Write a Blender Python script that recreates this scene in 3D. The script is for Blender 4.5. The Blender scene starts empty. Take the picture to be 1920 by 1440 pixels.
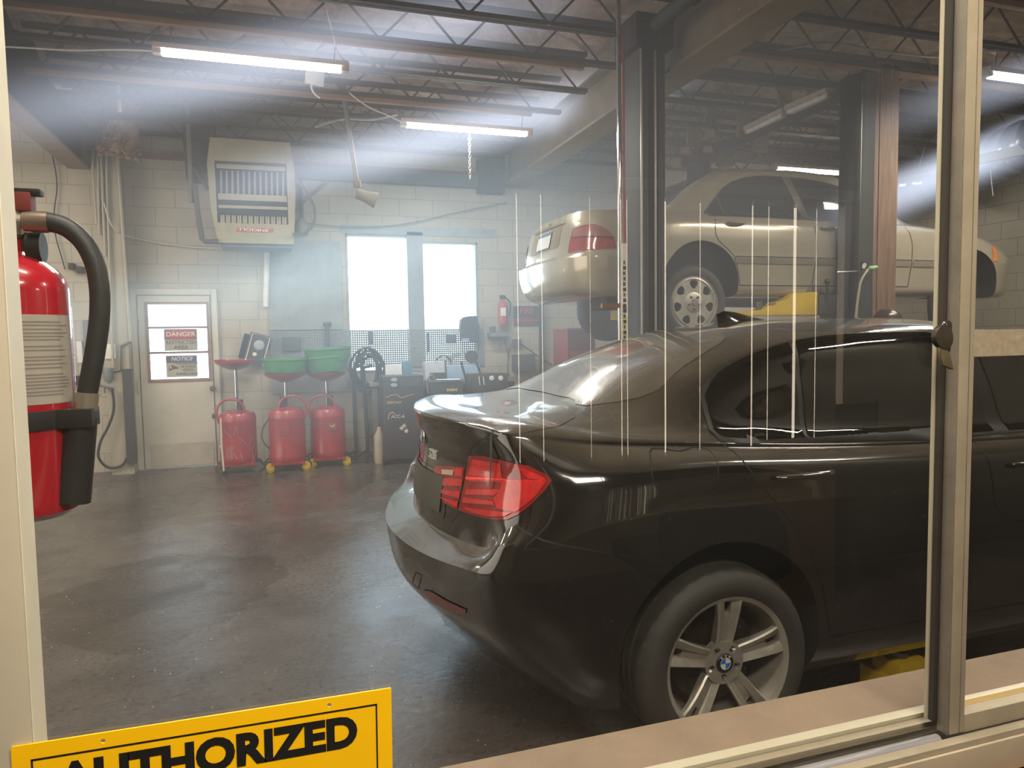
import bpy, bmesh, math, random
from mathutils import Vector, Matrix, noise as mnoise
from mathutils.bvhtree import BVHTree
from mathutils.geometry import delaunay_2d_cdt
random.seed(7)
R = math.radians
SC = bpy.context.scene
COL = SC.collection
# ------------------------------------------------------------------ camera
# room frame: X runs along the far wall (to the right), Y is depth from the viewer, Z up, metres
F_PX, PITCH, ROLL, CAM_H, YAW = 1340.0, R(3.8), R(0.9), 1.37, R(18.0)
CAM_R = Vector((math.cos(YAW), -math.sin(YAW), 0))
_fh = Vector((math.sin(YAW), math.cos(YAW), 0))
CAM_F = _fh * math.cos(PITCH) + Vector((0, 0, -math.sin(PITCH)))
CAM_U = _fh * math.sin(PITCH) + Vector((0, 0, math.cos(PITCH)))
CAM_R, CAM_U = CAM_R * math.cos(ROLL) - CAM_U * math.sin(ROLL), CAM_U * math.cos(ROLL) + CAM_R * math.sin(ROLL)
CAM_P = Vector((0, 0, CAM_H))
def ray(u, v):
    return CAM_R * ((u - 960) / F_PX) + CAM_U * (-(v - 720) / F_PX) + CAM_F
def at(u, v, X=None, Y=None, Z=None):
    """measured photo point -> room point on a plane X=, Y= or Z="""
    d = ray(u, v)
    if X is not None: t = X / d.x
    elif Y is not None: t = Y / d.y
    else: t = (Z - CAM_H) / d.z
    return CAM_P + d * t
cam_d = bpy.data.cameras.new('camera'); cam = bpy.data.objects.new('camera', cam_d); COL.objects.link(cam)
cam.matrix_world = Matrix(((CAM_R.x, CAM_U.x, -CAM_F.x, CAM_P.x), (CAM_R.y, CAM_U.y, -CAM_F.y, CAM_P.y), (CAM_R.z, CAM_U.z, -CAM_F.z, CAM_P.z), (0, 0, 0, 1)))
cam_d.sensor_fit = 'HORIZONTAL'; cam_d.sensor_width = 36.0; cam_d.lens = 36.0 * F_PX / 1920.0
cam_d.clip_start = 0.02; cam_d.clip_end = 200
SC.camera = cam
# ------------------------------------------------------------------ materials
def nodes_of(m):
    m.use_nodes = True
    return m.node_tree.nodes, m.node_tree.links
def lin(c):
    return tuple(((x / 255) / 12.92 if x / 255 <= .04045 else ((x / 255 + .055) / 1.055) ** 2.4) for x in c)
MATS = {}
def pm(name, col, rough=.5, metal=0., var=.12, scale=6., bump=0., bscale=60., coat=0., spec=.5, emis=0., ecol=None, alpha=1., trans=0., dirt=None, dust=0.):
    """procedural material: sRGB colour (0-255), broken up by noise"""
    if name in MATS: return MATS[name]
    m = bpy.data.materials.new(name); N, L = nodes_of(m)
    b = N['Principled BSDF']; c = lin(col)
    tc = N.new('ShaderNodeTexCoord'); nz = N.new('ShaderNodeTexNoise')
    nz.inputs['Scale'].default_value = scale; nz.inputs['Detail'].default_value = 5; nz.inputs['Roughness'].default_value = .6
    L.new(tc.outputs['Object'], nz.inputs['Vector'])
    rp = N.new('ShaderNodeValToRGB'); L.new(nz.outputs['Fac'], rp.inputs['Fac'])
    rp.color_ramp.elements[0].position = .3; rp.color_ramp.elements[1].position = .7
    lo = dirt and lin(dirt) or tuple(x * (1 - var) for x in c)
    rp.color_ramp.elements[0].color = (*lo, 1); rp.color_ramp.elements[1].color = (*[min(1, x * (1 + var)) for x in c], 1)
    out = rp.outputs['Color']; rough_out = None
    if dust:
        g = N.new('ShaderNodeNewGeometry'); sx = N.new('ShaderNodeSeparateXYZ'); L.new(g.outputs['Normal'], sx.inputs[0])
        mr = N.new('ShaderNodeMapRange'); mr.inputs['From Min'].default_value = .5; mr.inputs['From Max'].default_value = .95; mr.inputs['To Max'].default_value = dust
        L.new(sx.outputs['Z'], mr.inputs['Value'])
        n2 = N.new('ShaderNodeTexNoise'); n2.inputs['Scale'].default_value = 9; n2.inputs['Detail'].default_value = 8; L.new(tc.outputs['Object'], n2.inputs['Vector'])
        mu = N.new('ShaderNodeMath'); mu.operation = 'MULTIPLY'; L.new(mr.outputs[0], mu.inputs[0])
        m3 = N.new('ShaderNodeMapRange'); m3.inputs['To Min'].default_value = .55; m3.inputs['To Max'].default_value = 1.3; L.new(n2.outputs['Fac'], m3.inputs['Value']); L.new(m3.outputs[0], mu.inputs[1])
        mx = N.new('ShaderNodeMix'); mx.data_type = 'RGBA'; L.new(mu.outputs[0], mx.inputs['Factor']); L.new(out, mx.inputs['A']); mx.inputs['B'].default_value = (*lin((142, 134, 120)), 1)
        out = mx.outputs['Result']
        r2 = N.new('ShaderNodeMapRange'); r2.inputs['To Min'].default_value = rough; r2.inputs['To Max'].default_value = rough + .22; L.new(mu.outputs[0], r2.inputs['Value']); L.new(r2.outputs[0], b.inputs['Roughness'])
    L.new(out, b.inputs['Base Color'])
    if not dust: b.inputs['Roughness'].default_value = rough
    b.inputs['Metallic'].default_value = metal; b.inputs['Specular IOR Level'].default_value = spec
    b.inputs['Coat Weight'].default_value = coat; b.inputs['Coat Roughness'].default_value = .04
    b.inputs['Alpha'].default_value = alpha; b.inputs['Transmission Weight'].default_value = trans
    if emis:
        b.inputs['Emission Color'].default_value = (*lin(ecol or col), 1); b.inputs['Emission Strength'].default_value = emis
    if bump:
        n2 = N.new('ShaderNodeTexNoise'); n2.inputs['Scale'].default_value = bscale; n2.inputs['Detail'].default_value = 4; L.new(tc.outputs['Object'], n2.inputs['Vector'])
        bp = N.new('ShaderNodeBump'); bp.inputs['Strength'].default_value = bump; bp.inputs['Distance'].default_value = .01
        L.new(n2.outputs['Fac'], bp.inputs['Height']); L.new(bp.outputs['Normal'], b.inputs['Normal'])
    MATS[name] = m
    return m
# ------------------------------------------------------------------ objects
WLOC = {}
def tag(o, label=None, cat=None, group=None, kind=None):
    if label: o['label'] = label
    if cat: o['category'] = cat
    if group: o['group'] = group
    if kind: o['kind'] = kind
    return o
def thing(name, label, cat, loc=(0, 0, 0), group=None, kind=None):
    o = bpy.data.objects.new(name, None); COL.objects.link(o); o.empty_display_size = .1
    o.location = loc; WLOC[o.name] = Vector(loc)
    return tag(o, label, cat, group, kind)
def children(o): return [c for c in bpy.data.objects if c.parent == o]
def dup(root, loc, label=None, rz=None, parent=None):
    c = root.copy(); COL.objects.link(c)
    if parent is not None: c.parent = parent
    else:
        c.location = loc
        if rz is not None: c.rotation_euler = (0, 0, rz)
        if label: c['label'] = label
    for ch in children(root): dup(ch, None, None, None, c)
    return c
class MB:
    """collects shapes in room coordinates and links them as ONE mesh object"""
    def __init__(s): s.v = []; s.f = []; s.m = []; s.cur = 0; s.M = Matrix()
    def add(s, vs, fs, flip=False):
        o = len(s.v); s.v += [s.M @ Vector(v) for v in vs]
        for f in fs: s.f.append([i + o for i in (reversed(f) if flip else f)]); s.m.append(s.cur)
        return s
    def mat(s, i): s.cur = i; return s
    def box(s, a, b, M=None):
        x0, y0, z0 = a; x1, y1, z1 = b
        vs = [(x, y, z) for z in (z0, z1) for y in (y0, y1) for x in (x0, x1)]
        if M is not None: vs = [M @ Vector(v) for v in vs]
        return s.add(vs, [(0, 2, 3, 1), (4, 5, 7, 6), (0, 1, 5, 4), (2, 6, 7, 3), (0, 4, 6, 2), (1, 3, 7, 5)])
    def cbox(s, c, d, M=None):
        return s.box(tuple(c[i] - d[i] / 2 for i in range(3)), tuple(c[i] + d[i] / 2 for i in range(3)), M)
    def tube(s, pts, r, n=8, closed=False, caps=True):
        pts = [Vector(p) for p in pts]; k = len(pts)
        if k < 2: return s
        rr = r if isinstance(r, (list, tuple)) else [r] * k
        vs = []; prev = None
        for i, p in enumerate(pts):
            if closed: t = pts[(i + 1) % k] - pts[i - 1]
            else: t = pts[min(i + 1, k - 1)] - pts[max(i - 1, 0)]
            t.normalize()
            if prev is None:
                up = Vector((0, 0, 1)) if abs(t.z) < .9 else Vector((1, 0, 0))
                a = t.cross(up).normalized()
            else: a = (prev - t * prev.dot(t)).normalized()
            prev = a; b = t.cross(a)
            for j in range(n):
                w = 2 * math.pi * j / n; vs.append(p + (a * math.cos(w) + b * math.sin(w)) * rr[i])
        fs = []
        for i in range(k if closed else k - 1):
            i2 = (i + 1) % k
            for j in range(n): fs.append((i * n + j, i2 * n + j, i2 * n + (j + 1) % n, i * n + (j + 1) % n))
        if caps and not closed: fs.append(tuple(range(n))); fs.append(tuple((k - 1) * n + j for j in reversed(range(n))))
        return s.add(vs, [tuple(reversed(f)) for f in fs])
    def bar(s, p0, p1, w, h, up=(0, 0, 1)):
        p0 = Vector(p0); p1 = Vector(p1); t = (p1 - p0); l = t.length; t.normalize(); up = Vector(up)
        a = t.cross(up)
        if a.length < 1e-4: a = t.cross(Vector((1, 0, 0)))
        a.normalize(); b = a.cross(t).normalized()
        M = Matrix(((a.x, t.x, b.x, p0.x), (a.y, t.y, b.y, p0.y), (a.z, t.z, b.z, p0.z), (0, 0, 0, 1)))
        return s.box((-w / 2, 0, -h / 2), (w / 2, l, h / 2), M)
    def lathe(s, prof, c=(0, 0, 0), axis='Z', n=32, a0=0, a1=2 * math.pi, M=None):
        """prof: (radius, along-axis)"""
        full = abs(a1 - a0) > 6.28; k = n if full else n + 1; vs = []
        for (r, h) in prof:
            for j in range(k):
                w = a0 + (a1 - a0) * j / n
                x, y = r * math.cos(w), r * math.sin(w)
                v = {'Z': (x, y, h), 'Y': (x, h, y), 'X': (h, x, y)}[axis]
                v = Vector(v)
                if M is not None: v = M @ v
                vs.append(v + Vector(c))
        fs = []
        for i in range(len(prof) - 1):
            for j in range(n):
                j2 = (j + 1) % k
                fs.append((i * k + j, i * k + j2, (i + 1) * k + j2, (i + 1) * k + j))
        return s.add(vs, fs)
    def disc(s, c, r, axis='Z', n=24, h=0.0):
        return s.lathe([(0.0005, 0), (r, 0), (r, h), (0.0005, h)] if h else [(0.0005, 0), (r, 0)], c, axis, n)
    def prism(s, poly, d, M=None, holes=()):
        """2D outline (with holes) extruded by d along local Z"""
        loops = [list(poly)] + [list(h) for h in holes]
        V = [Vector(p) for l in loops for p in l]; E = []; o = 0
        for l in loops: E += [(o + i, o + (i + 1) % len(l)) for i in range(len(l))]; o += len(l)
        r = delaunay_2d_cdt(V, E, [], 5 if holes else 1, 1e-6) if False else None
        tri = tess(loops)
        n = len(V); vs = [(p.x, p.y, 0) for p in V] + [(p.x, p.y, d) for p in V]
        if M is not None: vs = [M @ Vector(v) for v in vs]
        fs = [tuple(reversed(t)) for t in tri] + [tuple(i + n for i in t) for t in tri]
        for a, b in E: fs.append((a, b, b + n, a + n))
        return s.add(vs, fs)
    def ball(s, c, r, n=16, m=10, sc=(1, 1, 1)):
        vs = []; fs = []
        for i in range(m + 1):
            th = math.pi * i / m
            for j in range(n):
                w = 2 * math.pi * j / n
                vs.append((c[0] + r * sc[0] * math.sin(th) * math.cos(w), c[1] + r * sc[1] * math.sin(th) * math.sin(w), c[2] + r * sc[2] * math.cos(th)))
        for i in range(m):
            for j in range(n): fs.append((i * n + j, (i + 1) * n + j, (i + 1) * n + (j + 1) % n, i * n + (j + 1) % n))
        return s.add(vs, fs)
    def text(s, txt, size, M, depth=.0015, bold=0., shear=0., sx=1., align='CENTER'):
        vs, fs = text_geo(txt, bold, shear, align)
        o = [M @ Vector((x * size * sx, y * size, z * depth)) for x, y, z in vs]
        return s.add(o, fs)
    def build(s, name, mats, parent=None, bevel=0., angle=38., origin=None, recalc=True, merge=True):
        me = bpy.data.meshes.new(name); bm = bmesh.new()
        bv = [bm.verts.new(v) for v in s.v]
        for f, mi in zip(s.f, s.m):
            if len(set(f)) < 3: continue
            try: fc = bm.faces.new([bv[i] for i in f]); fc.material_index = mi
            except ValueError: pass
        if merge: bmesh.ops.remove_doubles(bm, verts=bm.verts, dist=2e-5)
        if recalc: bmesh.ops.recalc_face_normals(bm, faces=bm.faces)
        if bevel:
            es = [e for e in bm.edges if len(e.link_faces) == 2 and e.calc_face_angle(0) > R(40)]
            bmesh.ops.bevel(bm, geom=es, offset=bevel, segments=2, profile=.7, affect='EDGES', clamp_overlap=True)
        for f in bm.faces: f.smooth = True
        for e in bm.edges: e.smooth = not (len(e.link_faces) == 2 and e.calc_face_angle(0) > R(angle))
        if parent is not None: off = world_loc(parent)
        elif origin is not None: off = Vector(origin)
        elif bm.verts:
            xs = [v.co.x for v in bm.verts]; ys = [v.co.y for v in bm.verts]; zs = [v.co.z for v in bm.verts]
            off = Vector(((min(xs) + max(xs)) / 2, (min(ys) + max(ys)) / 2, min(zs)))
        else: off = Vector()
        for v in bm.verts: v.co -= off
        bm.to_mesh(me); bm.free()
        if not isinstance(mats, (list, tuple)): mats = [mats]
        for m in mats: me.materials.append(m)
        o = bpy.data.objects.new(name, me); COL.objects.link(o)
        if parent is not None: o.parent = parent; WLOC[o.name] = off.copy()
        else: o.location = off; WLOC[o.name] = off.copy()
        return o
def world_loc(o):
    return WLOC.get(o.name, Vector())
def tess(loops):
    from mathutils.geometry import tessellate_polygon
    return [tuple(t) for t in tessellate_polygon([[Vector((p[0], p[1], 0)) for p in l] for l in loops])]
_TX = {}
def text_geo(txt, bold, shear, align):
    k = (txt, bold, shear, align)
    if k not in _TX:
        cu = bpy.data.curves.new('tmp', 'FONT'); cu.body = txt; cu.size = 1; cu.align_x = align; cu.align_y = 'CENTER'
        cu.extrude = .5; cu.offset = bold; cu.shear = shear; cu.resolution_u = 4
        ob = bpy.data.objects.new('tmp', cu); COL.objects.link(ob)
        dg = bpy.context.evaluated_depsgraph_get(); dg.update(); me = bpy.data.meshes.new_from_object(ob.evaluated_get(dg))
        _TX[k] = ([tuple(v.co) for v in me.vertices], [tuple(p.vertices) for p in me.polygons])
        bpy.data.meshes.remove(me); bpy.data.objects.remove(ob); bpy.data.curves.remove(cu)
    return _TX[k]
def basis(o, x, y):
    x = Vector(x).normalized(); y = Vector(y).normalized(); z = x.cross(y)
    return Matrix(((x.x, y.x, z.x, o[0]), (x.y, y.y, z.y, o[1]), (x.z, y.z, z.z, o[2]), (0, 0, 0, 1)))
def facing(o):      # a frame for flat things that face the viewer (towards -Y): local x = room X, local y = up, local z = -Y
    return basis(o, (1, 0, 0), (0, 0, 1))
def spline(P, n=8, closed=False, crease=(), mirror=None):
    """interpolating cubic through points (chord-length tangents)"""
    P = [Vector(p) for p in P]; k = len(P)
    def tang(a, b, c):
        d0 = max((b - a).length, 1e-6); d1 = max((c - b).length, 1e-6)
        v0 = (b - a) / d0; v1 = (c - b) / d1
        return (v0 * d1 + v1 * d0) / (d0 + d1)
    out = []
    segs = k if closed else k - 1
    for i in range(segs):
        p1 = P[i]; p2 = P[(i + 1) % k]
        p0 = P[i - 1] if (i > 0 or closed) else (mirror(P[1]) if mirror else None)
        p3 = P[(i + 2) % k] if (i + 2 < k or closed) else (mirror(P[k - 2]) if mirror else None)
        if i in crease: p0 = None
        if (i + 1) % k in crease: p3 = None
        d = (p2 - p1).length; ch = (p2 - p1) / max(d, 1e-6)
        t1 = tang(p0, p1, p2) if p0 is not None else None
        t2 = tang(p1, p2, p3) if p3 is not None else None
        if t1 is None and t2 is None: t1 = t2 = ch
        elif t1 is None: t1 = ch * 1.5 - t2 * .5
        elif t2 is None: t2 = ch * 1.5 - t1 * .5
        nn = n[i] if isinstance(n, (list, tuple)) else n
        for j in range(nn):
            t = j / nn; t_2 = t * t; t_3 = t_2 * t
            out.append(p1 * (2 * t_3 - 3 * t_2 + 1) + t1 * (d * (t_3 - 2 * t_2 + t)) + p2 * (-2 * t_3 + 3 * t_2) + t2 * (d * (t_3 - t_2)))
    if not closed: out.append(P[-1].copy())
    return out
def rrect(x0, y0, x1, y1, r, n=5):
    o = []
    for cx, cy, a in ((x1 - r, y1 - r, 0), (x0 + r, y1 - r, 90), (x0 + r, y0 + r, 180), (x1 - r, y0 + r, 270)):
        for i in range(n + 1):
            w = R(a + 90 * i / n); o.append((cx + r * math.cos(w), cy + r * math.sin(w)))
    return o
def circ(cx, cy, r, n=24, ry=None):
    return [(cx + r * math.cos(2 * math.pi * i / n), cy + (ry or r) * math.sin(2 * math.pi * i / n)) for i in range(n)]
# ------------------------------------------------------------------ cars
class CarBody:
    """a closed body shell lofted through a control net (x from the tail forward, y towards the right side, z up)"""
    def __init__(s, net, origin, crease, ncol=9, nrow=6):
        s.o = Vector(origin)
        mir = lambda p: Vector((p.x, -p.y, p.z))
        rows = [spline(r, ncol, mirror=mir) for r in net]
        cols = []
        for j in range(len(rows[0])):
            c = [r[j] for r in rows]
            cols.append(spline(c, nrow, crease=crease, mirror=lambda p: Vector((p.x, -p.y, p.z))))
        s.grid = cols; nj = len(cols); ni = len(cols[0])
        vs = []; fs = []
        for sg in (1, -1):
            o = len(vs)
            for c in cols: vs += [Vector((p.x, p.y * sg, p.z)) for p in c]
            for j in range(nj - 1):
                for i in range(ni - 1):
                    q = (o + j * ni + i, o + (j + 1) * ni + i, o + (j + 1) * ni + i + 1, o + j * ni + i + 1)
                    fs.append(q if sg > 0 else tuple(reversed(q)))
        bm = bmesh.new(); bv = [bm.verts.new(v) for v in vs]
        for f in fs: bm.faces.new([bv[i] for i in f])
        bmesh.ops.remove_doubles(bm, verts=bm.verts, dist=1e-4)
        bmesh.ops.dissolve_degenerate(bm, dist=1e-5, edges=bm.edges)
        bmesh.ops.recalc_face_normals(bm, faces=bm.faces)
        for f in bm.faces: f.smooth = True
        s.me = bpy.data.meshes.new('body'); bm.to_mesh(s.me)
        bm.normal_update(); s.bvh = BVHTree.FromBMesh(bm)
        bm.verts.ensure_lookup_table(); bm.faces.ensure_lookup_table()
        s.fv = [[v.index for v in f.verts] for f in bm.faces]; s.vn = [v.normal.copy() for v in bm.verts]; s.vc = [v.co.copy() for v in bm.verts]
        bm.free()
    # car frame: x forward = room +X, y right side = room -Y (towards the viewer)
    def w(s, p): return s.o + Vector((p[0], -p[1], p[2]))
    def l(s, P): P = Vector(P) - s.o; return Vector((P.x, -P.y, P.z))
    def px(s, u, v):
        """point on the shell seen at a measured photo position (car frame)"""
        d = ray(u, v); dl = Vector((d.x, -d.y, d.z)).normalized()
        h = s.bvh.ray_cast(s.l(CAM_P), dl)
        return h[0]
    def cast(s, p, d):
        h = s.bvh.ray_cast(Vector(p), Vector(d))
        if h[0] is None:
            h = s.bvh.find_nearest(Vector(p) + Vector(d) * 2)
        return h
    def smooth_n(s, co, fi):
        from mathutils.interpolate import poly_3d_calc
        ids = s.fv[fi]; ws = poly_3d_calc([s.vc[i] for i in ids], co); n = Vector()
        for i, k in zip(ids, ws): n += s.vn[i] * k
        return n.normalized()
    def frame(s, mode):
        # projection direction and the two in-plane axes
        if mode == 'side': return Vector((0, -1, 0)), Vector((1, 0, 0)), Vector((0, 0, 1)), Vector((0, 2.5, 0))
        if mode == 'rear': return Vector((1, 0, 0)), Vector((0, 1, 0)), Vector((0, 0, 1)), Vector((-1.5, 0, 0))
        if mode == 'front': return Vector((-1, 0, 0)), Vector((0, 1, 0)), Vector((0, 0, 1)), Vector((7, 0, 0))
        if mode == 'top': return Vector((0, 0, -1)), Vector((1, 0, 0)), Vector((0, 1, 0)), Vector((0, 0, 4))
        a = R(mode); d = Vector((math.sin(a), -math.cos(a), 0)); h = Vector((math.cos(a), math.sin(a), 0))
        return d, h, Vector((0, 0, 1)), -d * 3
    def flat(s, p, mode):
        d, h, k, o = s.frame(mode); p = Vector(p); return (p.dot(h), p.dot(k))
    def pts(s, L, mode):
        """mixed list: ('p',u,v) measured photo points, plain (a,b) = in-plane coordinates"""
        out = []
        for q in L:
            if len(q) == 3:
                h = s.px(q[1], q[2])
                if h is not None: out.append(s.flat(h, mode))
            else: out.append((q[0], q[1]))
        return out
    def decal(s, poly, mode, off=.003, step=.03, flip=1):
        """patch that hugs the shell inside a flat outline; returns (verts, faces, normals) in the car frame"""
        d, h, k, o = s.frame(mode)
        P = []; n = len(poly)
        for i in range(n):
            a = Vector(poly[i]); b = Vector(poly[(i + 1) % n]); m = max(1, int((b - a).length / step))
            P += [a.lerp(b, t / m) for t in range(m)]
        E = [(i, (i + 1) % len(P)) for i in range(len(P))]
        x0 = min(p.x for p in P); x1 = max(p.x for p in P); y0 = min(p.y for p in P); y1 = max(p.y for p in P)
        def inside(q):
            c = False; j = len(P) - 1
            for i in range(len(P)):
                if (P[i].y > q.y) != (P[j].y > q.y) and q.x < (P[j].x - P[i].x) * (q.y - P[i].y) / (P[j].y - P[i].y) + P[i].x: c = not c
                j = i
            return c
        G = []
        yy = y0 + step / 2
        while yy < y1:
            xx = x0 + step / 2
            while xx < x1:
                q = Vector((xx, yy))
                if inside(q) and min((q - p).length for p in P) > step * .45: G.append(q)
                xx += step
            yy += step
        r = delaunay_2d_cdt(P + G, E, [], 1, 1e-5)
        V = []; NN = []
        for q in r[0]:
            hit = s.cast(h * q.x + k * q.y + o, d)
            nn = s.smooth_n(hit[0], hit[2]); p = hit[0] + nn * off
            V.append(Vector((p.x, p.y * flip, p.z))); NN.append(Vector((nn.x, nn.y * flip, nn.z)))
        Fc = [tuple(f) for f in r[2] if inside((r[0][f[0]] + r[0][f[1]] + r[0][f[2]]) / 3)]
        return V, Fc, NN
    def patch(s, name, mat, polys, mode, parent, off=.003, step=.03, mirror=False, thick=0.):
        first = None
        for fl in ((1, -1) if mirror else (1,)):
            for poly in polys:
                o = s.mesh(name, mat, *s.decal(poly, mode, off, step, fl), parent); first = first or o
        return first
    def mesh(s, name, mat, V, Fc, NN, parent):
        me = bpy.data.meshes.new(name); off = world_loc(parent)
        me.from_pydata([s.w(v) - off for v in V], [], Fc); me.update()
        W = [Vector((n.x, -n.y, n.z)) for n in NN]
        for p in me.polygons:
            p.use_smooth = True
        fl = []
        for p in me.polygons:
            if p.normal.dot(W[p.vertices[0]]) < 0: fl.append(p.index)
        if fl:
            bm = bmesh.new(); bm.from_mesh(me); bm.faces.ensure_lookup_table()
            bmesh.ops.reverse_faces(bm, faces=[bm.faces[i] for i in fl]); bm.to_mesh(me); bm.free()
        me.normals_split_custom_set_from_vertices([tuple(n) for n in W])
        me.materials.append(mat)
        ob = bpy.data.objects.new(name, me); COL.objects.link(ob); ob.parent = parent; WLOC[ob.name] = off.copy()
        return ob
    def ribbon(s, line, mode, w=.006, off=.0012, step=.02, closed=False, flip=1):
        pts = [Vector(p) for p in line]; Q = []
        n = len(pts)
        for i in range(n if closed else n - 1):
            a = pts[i]; b = pts[(i + 1) % n]; m = max(1, int((b - a).length / step)); Q += [a.lerp(b, t / m) for t in range(m)]
        if not closed: Q.append(pts[-1])
        d, h, k, o = s.frame(mode); V = []; NN = []; Fc = []
        for i, q in enumerate(Q):
            if closed: t = Q[(i + 1) % len(Q)] - Q[i - 1]
            else: t = Q[min(i + 1, len(Q) - 1)] - Q[max(i - 1, 0)]
            if t.length < 1e-9: t = Vector((1, 0))
            t.normalize(); nn2 = Vector((-t.y, t.x))
            for sg in (-.5, .5):
                z = q + nn2 * (w * sg); hit = s.cast(h * z.x + k * z.y + o, d); nn = s.smooth_n(hit[0], hit[2]); p = hit[0] + nn * off
                V.append(Vector((p.x, p.y * flip, p.z))); NN.append(Vector((nn.x, nn.y * flip, nn.z)))
        m = len(Q)
        for i in range(m if closed else m - 1):
            a = i * 2; b = ((i + 1) % m) * 2; Fc.append((a, b, b + 1, a + 1))
        return V, Fc, NN
    def seams(s, name, mat, lines, parent, w=.006, off=.0012, mirror=True):
        for ln in lines:
            mode, pts, closed = ln[0], ln[1], (len(ln) > 2 and ln[2])
            for fl in ((1, -1) if mirror else (1,)): s.mesh(name, mat, *s.ribbon(pts, mode, w, off, .02, closed, fl), parent)
    def shell(s, mats, parent, wheels, arch, lip_mat=None):
        """the painted shell with its wheel wells cut out"""
        me = s.me.copy(); ob = bpy.data.objects.new('body', me); COL.objects.link(ob)
        for m in mats: me.materials.append(m)
        for (x, z) in wheels:
            mb = MB()
            for sg in (-1, 1): mb.lathe([(.0005, .60 * sg), (arch, .60 * sg), (arch, 1.2 * sg), (.0005, 1.2 * sg)], (x, 0, z), 'Y', 56)
            c = mb.build('cutter', list(mats), origin=(0, 0, 0))
            for p in c.data.polygons: p.material_index = 1
            md = ob.modifiers.new('b', 'BOOLEAN'); md.operation = 'DIFFERENCE'; md.object = c; md.solver = 'EXACT'
            dg = bpy.context.evaluated_depsgraph_get(); dg.update()
            nm = bpy.data.meshes.new_from_object(ob.evaluated_get(dg)); ob.modifiers.clear(); ob.data = nm
            bpy.data.objects.remove(c)
        me = ob.data; off = world_loc(parent)
        for v in me.vertices: v.co = s.w(v.co) - off
        bm = bmesh.new(); bm.from_mesh(me); bmesh.ops.recalc_face_normals(bm, faces=bm.faces)
        for f in bm.faces: f.smooth = True
        for e in bm.edges: e.smooth = not (len(e.link_faces) == 2 and e.calc_face_angle(0) > R(32))
        bm.to_mesh(me); bm.free(); me.name = 'body'
        ob.parent = parent; WLOC[ob.name] = off.copy()
        return ob
def scale_poly(P, k):
    cx = sum(p[0] for p in P) / len(P); cy = sum(p[1] for p in P) / len(P)
    return [(cx + (p[0] - cx) * k, cy + (p[1] - cy) * k) for p in P]
def sm(P, n=5, crease=()): return [(p.x, p.y) for p in spline([(a, b, 0) for a, b in P], n, closed=True, crease=crease)]
def sml(P, n=5): return [(p.x, p.y) for p in spline([(a, b, 0) for a, b in P], n)]
def gx(cols, **k): return cols
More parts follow.
